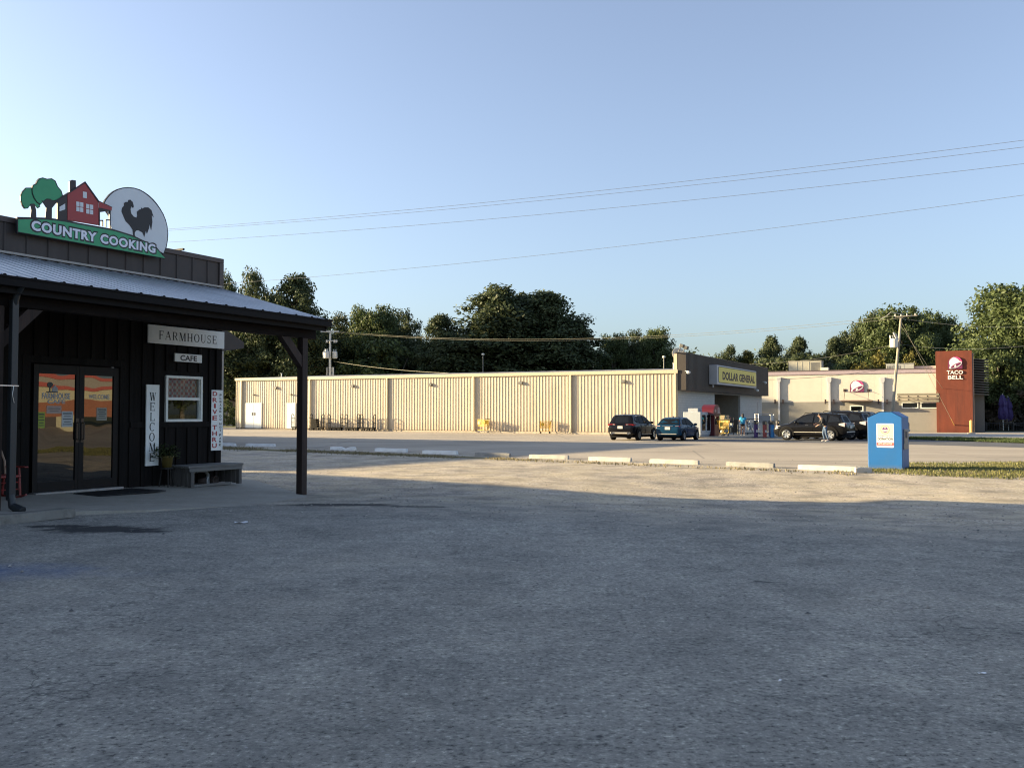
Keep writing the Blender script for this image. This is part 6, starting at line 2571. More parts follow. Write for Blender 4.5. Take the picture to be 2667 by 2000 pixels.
mb = MB()
for q in (-.5, .0, .5, 1.2):
    mb.cyl(ca + Vector((q, .2 - q * .4, .05)), ca + Vector((q, .2 - q * .4, .28)), .06, n=7)
for q in ((-1.0, -.3, -1.6), (-.8, -.3, -1.75)):
    mb.cyl(ca + Vector(q), ca + Vector((q[0] + .25, q[1], q[2] - .6)), .08, n=7)
mb.tube([ca + Vector((.1, 0, .2)), ca + Vector((-1.1, 0, .45)), ca + Vector((-1.5, 0, .1)), ca + Vector((-2.1, 0, -.25))], .03, 5)
mb.build('insulator', 'insulator', T2)
mb = MB()
zc = at_depth(2332, 895, Y2)
cx_ = zc.x - b2.x - .05
mb.lathe([(.05, -.45), (.36, -.4), (.38, -.3), (.38, .35), (.3, .45)], 14, Matrix.Translation((cx_ - .25, -.35, zc.z - zg2)))
for q in (-.12, .12):
    mb.cyl((cx_ - .45 + q, -.35, zc.z - zg2 + .42), (cx_ - .5 + q, -.35, zc.z - zg2 + .8), .07, n=7)
mb.build('transformer', 'roof_white', T2)
for gpx, gpy, lb in ((2495, 1126, 0), (2528, 1122, 1)):
    gnd = on_ground(gpx, gpy)
    st = dv + Vector((0, 0, -.5 - .5 * lb))
    en = gnd - Vector((b2.x, Y2, zg2))
    mb = MB()
    mb.tube([st, en], .018, 5)
    g_ = mb.build('guy_wire', 'wire_tan', T2)
    mb = MB()
    mb.tube([en.lerp(st, .13), en], .045, 6)
    mb.build('guard', 'yellow_post', g_)
# light posts among the trees
for px, pt, Yq, lb in ((1258, 925, 118, 'slim lamp post rising over the middle of the long shop roof'), (1729, 932, 105, 'slim lamp post rising over the shop roof near its brown fascia')):
    c = at_depth(px, pt, Yq)
    T2 = thing('lamp_post', lb, 'lamp post', Matrix.Translation((c.x, Yq, gz(c.x, Yq))), 'lamp posts behind the shop')
    hq = c.z - gz(c.x, Yq)
    mb = MB()
    mb.tube([(0, 0, 0), (0, 0, hq)], [.09, .06], 7)
    mb.build('post', 'lamp_grey', T2)
    mb = MB()
    mb.ball((0, 0, hq + .1), (.2, .2, .16), 10, 6)
    mb.build('lamp_head', 'roof_white', T2)


def wire(a, b_, sag, label, r=.012, m='wire_grey', name='power_line', grp='overhead power lines', n=40, ext=0.0):
    a, b_ = Vector(a), Vector(b_)
    pts = [a + (a - b_) * ext] if ext else []
    for i in range(n + 1):
        t = i / n
        p = a.lerp(b_, t)
        p.z -= sag * 4 * t * (1 - t)
        pts.append(p)
    if ext:
        pts.append(b_ + (b_ - a) * ext)
    mb = MB()
    mb.tube(pts, r, 5)
    o = mb.build(name, m)
    tag(o, label, 'cable', grp)
    return o


for (pa, Ya), (pb, Yb), lb in (((2700, 361.5), 26), ((300, 606), 39), 'uppermost overhead wire crossing the sky to the right'), (((2700, 379.5), 26.4), ((300, 609), 39.6), 'second overhead wire, just under the topmost one'), \
        (((2700, 423), 26), ((300, 638.5), 39), 'third overhead wire from the top, midway in the sky'), (((2700, 504), 27), ((500, 745), 41), 'lowest long overhead wire crossing the sky above the trees'):
    pa, pb = at_depth(*pa, Ya), at_depth(*pb, Yb)
    wire(pa, pb, .28, lb, .0058, ext=.9)
for k, (pa, pb, lb) in enumerate((((873, 863), (2330, 823), 'upper of the two long wires from the grey pole over the shop roof'), ((878, 866), (2352, 828), 'lower of the two long wires from the grey pole over the shop roof'))):
    wire(at_depth(*pa, Y1 - .2), at_depth(*pb, Y2 - .2), 1.65, lb, .016, 'wire_tan')
wire(at_depth(868, 941, Y1), at_depth(1175, 972, 104), .25, 'service wire dropping from the grey pole to the shop roof', .018, 'wire_tan')
wire(at_depth(2352, 830, Y2), at_depth(2800, 846, 82), .5, 'upper wire leaving the leaning pole to the right', .012)
wire(at_depth(2338, 896, Y2), at_depth(2800, 882, 82), .7, 'lower wire leaving the leaning pole to the right', .012)
wire(at_depth(2326, 898, Y2), at_depth(1890, 950, 96), .5, 'wire from the leaning pole to the shop roof', .014, 'wire_tan')
wire(at_depth(2322, 958, Y2), at_depth(1990, 989, 92), .25, 'dark cable drooping in front of the beige wall', .02, 'coping_dark')
# ------------------------------------------------------------------ cars
for nm, c in (('paint_black', (0.006, 0.006, 0.008)), ('paint_blue', (0.005, 0.033, 0.07)), ('paint_deep', (0.006, 0.006, 0.007)), ('paint_slate', (0.012, 0.015, 0.02))):
    mat(nm, c, 0.22, spec=0.2, coat=0.05)
glass_mat('car_glass', 0.045, dark=(0.008, 0.009, 0.010))
mat('tyre', (0.010, 0.010, 0.011), 0.9, spec=.15)
mat('rim_alloy', (0.38, 0.39, 0.40), 0.3, metal=0.85)
mat('car_black', (0.005, 0.005, 0.006), 0.7, spec=.12)
mat('car_chrome', (0.6, 0.6, 0.6), 0.15, metal=0.95)
mat('skid_silver', (0.42, 0.39, 0.34), 0.4, metal=0.4)
mat('lamp_red', (0.30, 0.012, 0.015), 0.2, coat=0.6)
mat('lamp_clear', (0.55, 0.52, 0.50), 0.15, coat=0.6)
mat('plate_white', (0.55, 0.54, 0.48), 0.5)


def interp(tab, x):
    if x <= tab[0][0]:
        return tab[0][1:]
    for a, b in zip(tab, tab[1:]):
        if x <= b[0]:
            t = (x - a[0]) / (b[0] - a[0])
            return tuple(p + (q - p) * t for p, q in zip(a[1:], b[1:]))
    return tab[-1][1:]


def make_car(name, label, paint, P, group='parked cars'):
    """P: lower = rows (x, z_bottom, z_shoulder, half_width); cabin = rows (x, z_top); wheels, glass"""
    t = thing(name, label, 'car', None, group)
    low = P['lower']
    hw0 = P['wb']
    belt, roofz = P['belt'], P['roof']
    mb = MB()
    xs = sorted(set([r[0] for r in low] + [low[0][0] + (low[-1][0] - low[0][0]) * i / 26 for i in range(27)]))
    ring = []
    for x in xs:
        zb, zs, w_ = interp(low, x)
        h = zs - zb
        ring.append([(x, 0, zb), (x, w_ * .80, zb), (x, w_ * .95, zb + .10 * h), (x, w_ * .985, zb + .30 * h), (x, w_ * .985, zb + .5 * h), (x, w_, zb + .68 * h), (x, w_ * .985, zb + .86 * h), (x, w_ * .93, zb + .96 * h), (x, w_ * .82, zs), (x, 0, zs + .02)])
    m_ = len(ring[0])
    for s_ in (1, -1):
        base = len(mb.v)
        mb.v += [(p[0], p[1] * s_, p[2]) for r in ring for p in r]
        for i in range(len(ring) - 1):
            for k in range(m_ - 1):
                q = (base + i * m_ + k, base + (i + 1) * m_ + k, base + (i + 1) * m_ + k + 1, base + i * m_ + k + 1)
                mb.f.append(q if s_ < 0 else q[::-1])
                mb.m.append(0)
        for i, rev in ((0, False), (len(ring) - 1, True)):
            q = tuple(base + i * m_ + k for k in range(m_))
            mb.f.append(q if (rev ^ (s_ < 0)) else q[::-1])
            mb.m.append(0)
    # cabin
    cab = P['cabin']
    cw = lambda z: hw0 - P['tumble'] * max(0.0, z - belt) / (roofz - belt)
    cx = sorted(set([r[0] for r in cab] + [cab[0][0] + (cab[-1][0] - cab[0][0]) * i / 22 for i in range(23)]))
    ring = []
    for x in cx:
        zt_, = interp(cab, x)
        zk = max(belt - .06, zt_ - .05)
        ring.append([(x, hw0 + .0, belt - .08), (x, cw(max(belt, zk)), max(belt - .05, zk)), (x, cw(zk) * .93, zt_ - .012), (x, cw(zk) * .6, zt_ + .012), (x, 0, zt_ + .018)])
    m_ = 5
    for s_ in (1, -1):
        base = len(mb.v)
        mb.v += [(p[0], p[1] * s_, p[2]) for r in ring for p in r]
        for i in range(len(ring) - 1):
            for k in range(m_ - 1):
                q = (base + i * m_ + k, base + (i + 1) * m_ + k, base + (i + 1) * m_ + k + 1, base + i * m_ + k + 1)
                mb.f.append(q if s_ < 0 else q[::-1])
                mb.m.append(0)
    B = mb.build('body', paint, t, smooth=True)
    sm_ = B.modifiers.new('edge', 'EDGE_SPLIT')
    sm_.split_angle = R(38)
    # side glass lies on the slanted flank of the cabin
    for s_ in (1, -1):
        for pts in P['side_glass']:
            mb = MB()
            v = [(x, s_ * (cw(z) + .012), z) for x, z in pts]
            n = len(v)
            mb.add(v + [(x, y - s_ * .03, z) for x, y, z in v], [tuple(range(n)) if s_ < 0 else tuple(range(n - 1, -1, -1))] + [(i, (i + 1) % n, n + (i + 1) % n, n + i) for i in range(n)])
            mb.build('window', 'car_glass', t)
        if P.get('chrome'):
            mb = MB()
            mb.tube([(x, s_ * (cw(z) + .016), z) for x, z in P['chrome']], .013, 5)
            mb.build('window_trim', 'car_chrome', t)
    for key, nm in (('rear_glass', 'rear_window'), ('front_glass', 'windscreen')):
        if key not in P:
            continue
        (xa, za), (xb, zb) = P[key]
        nx, nz = -(zb - za), (xb - xa)
        l_ = math.hypot(nx, nz)
        sg = -1 if key == 'rear_glass' else 1
        nx, nz = nx / l_, nz / l_
        if nz < 0:
            nx, nz = -nx, -nz
        o = .022
        mb = MB()
        ring = []
        for f in (0, .5, 1):
            x, z = xa + (xb - xa) * f, za + (zb - za) * f
            w_ = cw(z) * .90
            ring.append([(x + nx * o - sg * .03 * abs(k) ** 2 + 0, k * w_, z + nz * o) for k in (-1, -.6, 0, .6, 1)])
        vs = [p for r in ring for p in r]
        mb.add(vs, [(i * 5 + k, i * 5 + k + 1, (i + 1) * 5 + k + 1, (i + 1) * 5 + k) for i in range(2) for k in range(4)])
        mb.build(nm, 'car_glass', t)
    # wheels
    r = P['r']
    for xw in P['axles']:
        for s_ in (1, -1):
            yw = s_ * (P['track'])
            T_ = Matrix.Translation((xw, yw, r)) @ Matrix.Rotation(R(90) * (-s_), 4, 'X')
            mb = MB()
            mb.lathe([(r * .66, -.11), (r * .93, -.115), (r, -.07), (r, .06), (r * .94, .1), (r * .68, .105)], 28, T_, ends=False)
            W_ = mb.build('wheel', 'tyre', t, smooth=True)
            mb = MB()
            mb.lathe([(r * .68, .06), (r * .68, .10), (r * .62, .105), (r * .60, .05)], 28, T_, ends=False)
            for k in range(P.get('spokes', 5) * 2):
                a = 6.2832 * (k // 2) / P.get('spokes', 5) + (.17 if k % 2 else -.17)
                c_, n_ = math.cos(a), math.sin(a)
                u1 = Vector((c_, n_, 0))
                u2 = Vector((-n_, c_, 0))
                q = [u1 * r * .12 + u2 * .03, u1 * r * .12 - u2 * .03, u1 * r * .64 - u2 * .028, u1 * r * .64 + u2 * .028]
                mb.add([T_ @ (p + Vector((0, 0, .095 - .02 * (i < 2)))) for i, p in enumerate(q)] + [T_ @ (p + Vector((0, 0, .06))) for p in q], [(0, 1, 2, 3), (0, 4, 5, 1), (1, 5, 6, 2), (2, 6, 7, 3), (3, 7, 4, 0)])
            mb.lathe([(.0, .09), (r * .16, .085), (r * .16, .05)], 12, T_, ends=False)
            mb.build('rim', 'rim_alloy', W_)
            mb = MB()
            mb.lathe([(0, .03), (r * .62, .03)], 20, T_, ends=False)
            mb.build('brake_disc', 'car_black', W_)
            # dark arch over the wheel
            mb = MB()
            pts = []
            _, zs, w_ = interp(low, xw)
            for a in range(-8, 189, 14):
                pts.append((math.cos(R(a)), math.sin(R(a))))
            ya = s_ * (w_ * 1.003)
            vs = [(xw + c_ * (r + .12), ya, r + n_ * (r + .12)) for c_, n_ in pts] + [(xw + c_ * (r + .035), ya + s_ * .012, r + n_ * (r + .035)) for c_, n_ in pts] + [(xw + c_ * (r - .06), ya - s_ * .02, r + n_ * (r - .06)) for c_, n_ in pts]
            n = len(pts)
            mb.add(vs, [(i, i + 1, n + i + 1, n + i) for i in range(n - 1)] + [(n + i, n + i + 1, 2 * n + i + 1, 2 * n + i) for i in range(n - 1)])
            mb.build('wheel_arch', 'car_black' if P.get('cladding', True) else 'car_black', t)
    xr, xf = low[0][0], low[-1][0]
    w_ = low[3][3]
    mb = MB()
    mb.box(xr + .3, xf - .3, -w_ * .78, w_ * .78, low[4][1] - .06, low[4][1] + .08)
    mb.build('underbody', 'car_black', t)
    # tail: lamps, plate, bumper
    for s_ in (1, -1):
        mb = MB()
        for a, b, mm in P['tail']:
            mb.cur = mm
            (y0, z0), (y1, z1) = a, b
            xx = P['tail_x']
            mb.add([(xx - .03, s_ * y0, z0), (xx - .03, s_ * y0, z1), (xx + .02, s_ * y1, z1), (xx + .02, s_ * y1, z0), (xx + .35, s_ * (y1 + .035), (z0 + z1) / 2 + .06), (xx + .35, s_ * (y1 + .035), (z0 + z1) / 2 - .02),
                    (xx + .2, s_ * y0, z0), (xx + .2, s_ * y0, z1)],
                   [(0, 1, 2, 3), (3, 2, 4, 5), (1, 7, 4, 2), (0, 3, 5, 6), (0, 6, 7, 1)])
        mb.build('tail_lamp', ['lamp_red', 'lamp_clear'], t)
        mb = MB()
        hx, hz = P['head']
        yy = interp(low, hx)[2]
        mb.add([(hx + .16, s_ * (yy * .5), hz - .06), (hx + .16, s_ * (yy * .5), hz + .05), (hx + .02, s_ * (yy * 1.0), hz + .1), (hx + .02, s_ * (yy * 1.0), hz - .05), (hx - .3, s_ * (yy + .035), hz + .08)], [(0, 1, 2, 3), (3, 2, 4), (1, 4, 2), (0, 3, 4)])
        mb.build('headlight', 'lamp_clear', t)
        mb = MB()
        mx, mz = P['mirror']
        mb.ball((mx, s_ * (hw0 + .16), mz), (.07, .12, .085), 10, 6)
        mb.box(mx - .02, mx + .03, *(sorted((s_ * (hw0 - .04), s_ * (hw0 + .1)))), mz - .05, mz - .02)
        mb.build('mirror', paint, t, smooth=True)
        for hx_ in P['handles']:
            mb = MB()
            ww = interp(low, hx_)[2]
            zz = P['handle_z']
            mb.box(hx_ - .1, hx_ + .1, *(sorted((s_ * (ww - .01), s_ * (ww + .025)))), zz - .012, zz + .018)
            mb.build('handle', P.get('trim', 'car_chrome'), t)
        for dx in P['seams']:
            mb = MB()
            zb, zs, ww = interp(low, dx)
            mb.box(dx - .006, dx + .006, *(sorted((s_ * (ww - .03), s_ * (ww * 1.002)))), zb + .16, zs - .06)
            mb.build('door_seam', 'car_black', t)
        if P.get('sill'):
            mb = MB()
            z0 = P['sill']
            mb.box(P['axles'][0] + r + .1, P['axles'][1] - r - .1, *(sorted((s_ * (w_ * .97), s_ * (w_ * 1.004)))), z0, z0 + .035)
            mb.build('sill_strip', 'skid_silver', t)
    mb = MB()
    px_, pz_ = P['plate']
    mb.box(px_ - .02, px_, -.17, .17, pz_ - .085, pz_ + .085)
    mb.build('plate', 'plate_white', t)
    mb = MB()
    bx_, bz0, bz1, ww = P['bumper']
    mb.box(bx_ - .035, bx_ + .1, -ww, ww, bz0, bz1)
    mb.build('bumper', P.get('bumper_mat', 'skid_silver'), t, bevel=.03)
    if P.get('exhaust'):
        mb = MB()
        for s_ in (1, -1):
            mb.lathe([(.075, -.05), (.075, .06), (.06, .06), (.055, -.04)], 14, Matrix.Translation((bx_ - .03, s_ * P['exhaust'], bz0 + .03)) @ Matrix.Rotation(R(-90), 4, 'Y'))
        mb.build('exhaust_tip', 'car_chrome', t)
    if P.get('spoiler'):
        x0, z0, ww = P['spoiler']
        mb = MB()
        mb.add([(x0 + .22, -ww, z0 + .03), (x0 + .22, ww, z0 + .03), (x0 - .1, ww * .97, z0 - .02), (x0 - .1, -ww * .97, z0 - .02), (x0 + .22, -ww, z0 - .05), (x0 + .22, ww, z0 - .05), (x0 - .06, ww * .97, z0 - .06), (x0 - .06, -ww * .97, z0 - .06)],
               [(0, 1, 2, 3), (7, 6, 5, 4), (3, 2, 6, 7), (0, 3, 7, 4), (1, 5, 6, 2)])
        mb.build('spoiler', paint, t)
    if P.get('trunk_bar'):
        bx2, bz2, ww = P['trunk_bar']
        mb = MB()
        mb.box(bx2 - .03, bx2 + .03, -ww, ww, bz2 - .025, bz2 + .025)
        mb.build('chrome_bar', 'car_chrome', t, bevel=.01)
    mb = MB()
    ax, az = P['antenna']
    mb.add([(ax + .1, -.03, az), (ax + .1, .03, az), (ax - .08, .02, az), (ax - .08, -.02, az), (ax - .07, 0, az + .09)], [(0, 1, 4), (1, 2, 4), (2, 3, 4), (3, 0, 4)])
    mb.build('antenna', paint, t)
    if P.get('rails'):
        for s_ in (1, -1):
            mb = MB()
            z = roofz + .035
            mb.tube([(-1.45, s_ * .58, z - .05), (-1.35, s_ * .58, z + .01), (-.3, s_ * .6, z + .02), (.25, s_ * .6, z), (.35, s_ * .6, z - .07)], .02, 6)
            mb.build('roof_rail', 'car_black', t)
    return t


SUV = dict(lower=[(-2.30, .50, .93, .76), (-2.26, .40, 1.0, .84), (-2.1, .34, 1.05, .90), (-1.4, .27, 1.08, .93), (0, .25, 1.07, .93), (.9, .25, 1.05, .93), (1.25, .25, 1.03, .93), (1.9, .28, .93, .90), (2.2, .34, .80, .80), (2.30, .46, .66, .66)],
           belt=1.04, roof=1.66, wb=.85, tumble=.24,
           cabin=[(-2.16, 1.03), (-1.98, 1.34), (-1.86, 1.56), (-1.6, 1.63), (-.9, 1.67), (-.2, 1.665), (.15, 1.63), (.5, 1.50), (1.2, 1.06)],
           side_glass=[[(-1.62, 1.28), (-1.45, 1.50), (-1.05, 1.555), (-1.05, 1.13), (-1.5, 1.18)], [(-.99, 1.12), (-.99, 1.56), (-.35, 1.575), (-.30, 1.10)], [(-.22, 1.10), (-.26, 1.575), (.12, 1.53), (.40, 1.40), (.86, 1.09)]],
           chrome=[(-1.66, 1.26), (-1.47, 1.53), (-1.05, 1.585), (-.3, 1.603), (.14, 1.555), (.42, 1.425), (.92, 1.08)],
           rear_glass=((-2.10, 1.12), (-1.885, 1.50)), front_glass=((1.10, 1.12), (.40, 1.55)),
           r=.345, axles=(-1.36, 1.35), track=.86, tail_x=-2.24, tail=[((.36, .93), (.86, 1.04), 0), ((.40, .985), (.78, 1.03), 1)],
           head=(2.05, .80), mirror=(.72, 1.13), handles=(-.75, .05), handle_z=.93, seams=(-.98, -.26, .88), plate=(-2.31, .84), bumper=(-2.29, .42, .53, .70), exhaust=.56,
           spoiler=(-1.80, 1.61, .58), antenna=(-1.45, 1.69), sill=.36, spokes=5)
XOV = dict(SUV, side_glass=[[(-1.95, 1.15), (-1.80, 1.42), (-1.30, 1.54), (-1.20, 1.12)], [(-1.12, 1.12), (-1.12, 1.555), (-.40, 1.58), (-.34, 1.10)], [(-.26, 1.10), (-.30, 1.58), (.12, 1.54), (.42, 1.40), (.88, 1.09)]],
           chrome=None, rails=True, tail=[((.62, .86), (.88, 1.10), 1), ((.70, .90), (.86, 1.06), 0)], exhaust=None, bumper=(-2.29, .50, .58, .72), spokes=6, r=.37, sill=.50)
HAT = dict(lower=[(-1.98, .46, .86, .70), (-1.94, .36, .92, .78), (-1.8, .30, .97, .83), (-1.2, .24, 1.0, .845), (0, .22, .98, .85), (.8, .22, .96, .85), (1.1, .22, .94, .845), (1.6, .25, .84, .82), (1.9, .30, .72, .74), (2.0, .42, .60, .60)],
           belt=.95, roof=1.49, wb=.785, tumble=.22,
           cabin=[(-1.86, .95), (-1.66, 1.16), (-1.42, 1.37), (-1.15, 1.45), (-.5, 1.495), (.05, 1.47), (.4, 1.33), (1.05, .97)],
           side_glass=[[(-1.30, 1.08), (-1.12, 1.33), (-.62, 1.405), (-.60, 1.03)], [(-.52, 1.02), (-.54, 1.41), (.0, 1.39), (.33, 1.25), (.78, 1.0)]],
           chrome=None, rear_glass=((-1.79, 1.03), (-1.43, 1.36)), front_glass=((.95, 1.03), (.32, 1.37)),
           r=.30, axles=(-1.25, 1.25), track=.765, tail_x=-1.93, tail=[((.50, .68), (.77, .93), 0), ((.50, .86), (.70, .95), 1), ((.44, .66), (.52, .84), 1)],
           head=(1.75, .72), mirror=(.62, 1.02), handles=(-.45,), handle_z=.86, seams=(-.56, .75), plate=(-1.985, .79), bumper=(-1.975, .40, .46, .60), exhaust=None,
           spoiler=(-1.30, 1.42, .5), antenna=(-.9, 1.50), spokes=5, trunk_bar=(-1.965, .93, .36), trim='paint_blue')


def place_car(t, rear_mid, heading, axle):
    """rear_mid: ground point between the rear wheels; heading in degrees"""
    h = Vector((math.cos(R(heading)), math.sin(R(heading)), 0))
    c = Vector((rear_mid[0], rear_mid[1], 0)) - h * axle
    t.matrix_world = Matrix.Translation((c.x, c.y, gz(c.x, c.y) + .006)) @ Matrix.Rotation(R(heading), 4, 'Z')


C1 = make_car('parked_car', 'black compact SUV seen from behind, left of the blue hatchback', 'paint_black', SUV)
place_car(C1, (7.35, 58.4), 60.9, -1.36)
C2 = make_car('parked_car', 'metallic blue hatchback parked between the black SUV and the white freezer', 'paint_blue', HAT)
place_car(C2, (10.12, 57.3), 60.0, -1.25)
C3 = make_car('parked_car', 'black SUV seen side on with the man standing at its rear wheel', 'paint_deep', XOV)
C3.matrix_world = Matrix.Translation((19.45, 58.3, gz(19.45, 58.3) + .006)) @ Matrix.Rotation(R(141), 4, 'Z') @ Matrix.Scale(1.04, 4)
C4 = dup(C3, Matrix.Translation((21.65, 60.9, gz(21.65, 60.9) + .006)) @ Matrix.Rotation(R(140), 4, 'Z') @ Matrix.Scale(1.12, 4), 'second black SUV parked just behind the side-on one', 'parked cars')
PICK = dict(SUV, lower=[(-2.85, .55, 1.12, .86), (-2.8, .48, 1.14, .92), (-2.5, .42, 1.15, .95), (-1.4, .38, 1.15, .96), (0, .36, 1.15, .96), (.9, .36, 1.15, .96), (1.4, .36, 1.13, .96), (2.2, .38, 1.08, .94), (2.6, .42, 1.0, .88), (2.7, .55, .8, .8)],
            belt=1.12, roof=1.86, wb=.88, tumble=.2, cabin=[(-.85, 1.12), (-.72, 1.7), (-.6, 1.82), (0, 1.87), (.6, 1.84), (.85, 1.7), (1.5, 1.14)],
            side_glass=[[(-.58, 1.2), (-.56, 1.74), (.2, 1.76), (.22, 1.2)], [(.3, 1.2), (.28, 1.76), (.66, 1.72), (1.15, 1.2)]], chrome=None, rear_glass=((-.80, 1.25), (-.69, 1.7)), front_glass=((1.4, 1.22), (.85, 1.68)),
            r=.40, axles=(-1.75, 1.75), tail_x=-2.8, tail=[((.8, .8), (.93, 1.1), 0)], head=(2.45, .92), mirror=(.95, 1.25), handles=(-.4, .4), handle_z=1.02, seams=(-.75, .25, 1.2), plate=(-2.86, .72), bumper=(-2.86, .5, .66, .88), exhaust=None, spoiler=None, antenna=(.2, 1.88), sill=.45)
C5 = make_car('pickup_truck', 'dark pickup truck mostly hidden behind the blue bin', 'paint_slate', PICK)
C5.matrix_world = Matrix.Translation((24.3, 62.6, gz(24.3, 62.6) + .006)) @ Matrix.Rotation(R(141), 4, 'Z')
C5['category'] = 'truck'

# ------------------------------------------------------------------ the two people
mat('skin', (0.42, 0.25, 0.18), 0.55, 0.08, 12)
mat('hair_dark', (0.015, 0.011, 0.010), 0.6)
mat('shirt_blue', (0.02, 0.26, 0.46), 0.75, 0.15, 10)
mat('shorts_black', (0.012, 0.012, 0.016), 0.8)
mat('shirt_black', (0.014, 0.014, 0.016), 0.8)
mat('jeans_blue', (0.06, 0.10, 0.17), 0.85, 0.25, 8)
mat('shoe_pale', (0.55, 0.53, 0.5), 0.6)
mat('shoe_dark', (0.05, 0.04, 0.035), 0.6)


def skin_mesh(name, joints, bones, m, parent, root=0, sub=1):
    """limbs grown round a skeleton: joints = (x, y, z, radius or (rx, ry))"""
    me = bpy.data.meshes.new(name)
    me.from_pydata([j[:3] for j in joints], bones, [])
    o = bpy.data.objects.new(name, me)
    COL.objects.link(o)
    o.modifiers.new('skin', 'SKIN').use_smooth_shade = True
    if not me.skin_vertices:
        bm = bmesh.new()
        bm.from_mesh(me)
        bm.verts.layers.skin.verify()
        bm.to_mesh(me)
        bm.free()
    for i, sv in enumerate(me.skin_vertices[0].data):
        r = joints[i][3]
        sv.radius = r if isinstance(r, tuple) else (r, r)
        sv.use_root = i == root
    ss = o.modifiers.new('sub', 'SUBSURF')
    ss.levels = ss.render_levels = sub
    bpy.context.view_layer.update()
    ev = bpy.data.meshes.new_from_object(o.evaluated_get(bpy.context.evaluated_depsgraph_get()))
    bpy.data.objects.remove(o)
    bpy.data.meshes.remove(me)
    ev.name = name
    ev.materials.clear()
    ev.materials.append(MATS[m])
    ob = bpy.data.objects.new(name, ev)
    COL.objects.link(ob)
    ob.parent = parent
    return ob


def make_person(label, M_, pose, top, bottom, shoe, short_legs, hair_len):
    """pose: joint positions in metres; x to the person's right, y behind, z up (faces -y)"""
    t = thing('person', label, 'person', M_)
    J, Bn, idx = [], [], {}

    def jt(nm, p, r, par=None):
        idx[nm] = len(J)
        J.append((*p, r))
        if par:
            Bn.append((idx[par], idx[nm]))
    P = pose
    jt('pelvis', P['pelvis'], (.145, .11))
    jt('waist', P['waist'], (.118, .085), 'pelvis')
    jt('chest', P['chest'], (.145, .10), 'waist')
    jt('neck', P['neck'], .055, 'chest')
    jt('jaw', P['jaw'], (.068, .08), 'neck')
    jt('brow', P['brow'], (.078, .095), 'jaw')
    jt('crown', P['crown'], (.06, .07), 'brow')
    for s_ in 'lr':
        jt('sh' + s_, P['sh' + s_], .062, 'chest')
        jt('el' + s_, P['el' + s_], .043, 'sh' + s_)
        jt('wr' + s_, P['wr' + s_], .03, 'el' + s_)
        w_, e_ = Vector(P['wr' + s_]), Vector(P['el' + s_])
        d = (w_ - e_).normalized()
        side = d.cross(Vector((0, 1, .2))).normalized() * (1 if s_ == 'r' else -1)
        pal = w_ + d * .085
        jt('palm' + s_, pal, (.038, .02), 'wr' + s_)
        for k, (off, ln_) in enumerate(((-.028, .06), (-.009, .075), (.010, .07), (.027, .052))):
            a_ = pal + side * off + d * .035
            jt('f%d' % k + s_, a_, .0095, 'palm' + s_)
            jt('g%d' % k + s_, a_ + d * ln_ * .6 + Vector((0, -.012, 0)), .0085, 'f%d' % k + s_)
            jt('h%d' % k + s_, a_ + d * ln_ + Vector((0, -.03, 0)), .007, 'g%d' % k + s_)
        th_ = w_ + d * .035 - side * .04
        jt('th' + s_, th_, .011, 'wr' + s_)
        jt('tt' + s_, th_ + d * .045 - side * .015, .009, 'th' + s_)
        jt('hp' + s_, P['hp' + s_], .092, 'pelvis')
        jt('kn' + s_, P['kn' + s_], .06, 'hp' + s_)
        jt('cf' + s_, [P['kn' + s_][i] * .66 + P['an' + s_][i] * .34 + (0, .015, 0)[i] for i in range(3)], .056, 'kn' + s_)
        jt('an' + s_, P['an' + s_], .038, 'cf' + s_)
        a_ = Vector(P['an' + s_])
        jt('to' + s_, a_ + Vector((0, -.17, -.045)), (.04, .025), 'an' + s_)
    skin_mesh('body', J, Bn, 'skin', t)
    # face
    br, jw = Vector(P['brow']), Vector(P['jaw'])
    mb = MB()
    mb.ball(br.lerp(jw, .55) + Vector((0, -.098, 0)), (.014, .022, .022), 8, 5)
    for s_ in (-1, 1):
        mb.ball(br.lerp(jw, .4) + Vector((s_ * .082, .01, 0)), (.012, .02, .03), 8, 5)
    mb.build('face', 'skin', t, smooth=True)
    mb = MB()
    for s_ in (-1, 1):
        mb.ball(br.lerp(jw, .35) + Vector((s_ * .032, -.088, 0)), (.013, .01, .008), 8, 5)
    mb.ball(br.lerp(jw, .92) + Vector((0, -.084, 0)), (.024, .01, .006), 8, 5)
    mb.build('eyes_and_mouth', 'hair_dark', t, smooth=True)
    c = Vector(P['crown'])
    mb = MB()
    mb.ball(br + Vector((0, .022, .035)), (.09, .105, .09), 14, 9)
    if hair_len:
        mb.tube([br + Vector((0, .06, .02)), br + Vector((0, .1, -.1)), br + Vector((0, .1, -hair_len))], [.09, .085, .05], 10)
    mb.build('hair', 'hair_dark', t, smooth=True)
    # shirt
    sj, sb = [], []

    def add(j, p, r, par=None):
        sj.append((*p, r))
        if par is not None:
            sb.append((par, len(sj) - 1))
        return len(sj) - 1
    pv, ws, ch = Vector(P['pelvis']), Vector(P['waist']), Vector(P['chest'])
    a0 = add(0, ws.lerp(pv, 1.1), (.185, .15))
    a1 = add(0, ws, (.175, .145), a0)
    a2 = add(0, ch, (.20, .155), a1)
    a3 = add(0, ch.lerp(Vector(P['neck']), .7), .095, a2)
    for s_ in 'lr':
        q = add(0, P['sh' + s_], .09, a2)
        if short_legs:
            add(0, Vector(P['sh' + s_]).lerp(Vector(P['el' + s_]), .72), .072, q)
        else:
            q = add(0, P['el' + s_], .064, q)
            add(0, Vector(P['el' + s_]).lerp(Vector(P['wr' + s_]), .85), .044, q)
    skin_mesh('shirt', sj, sb, top, t, 1)
    sj, sb = [], []
    a0 = add(0, pv + Vector((0, 0, .07)), (.172, .14))
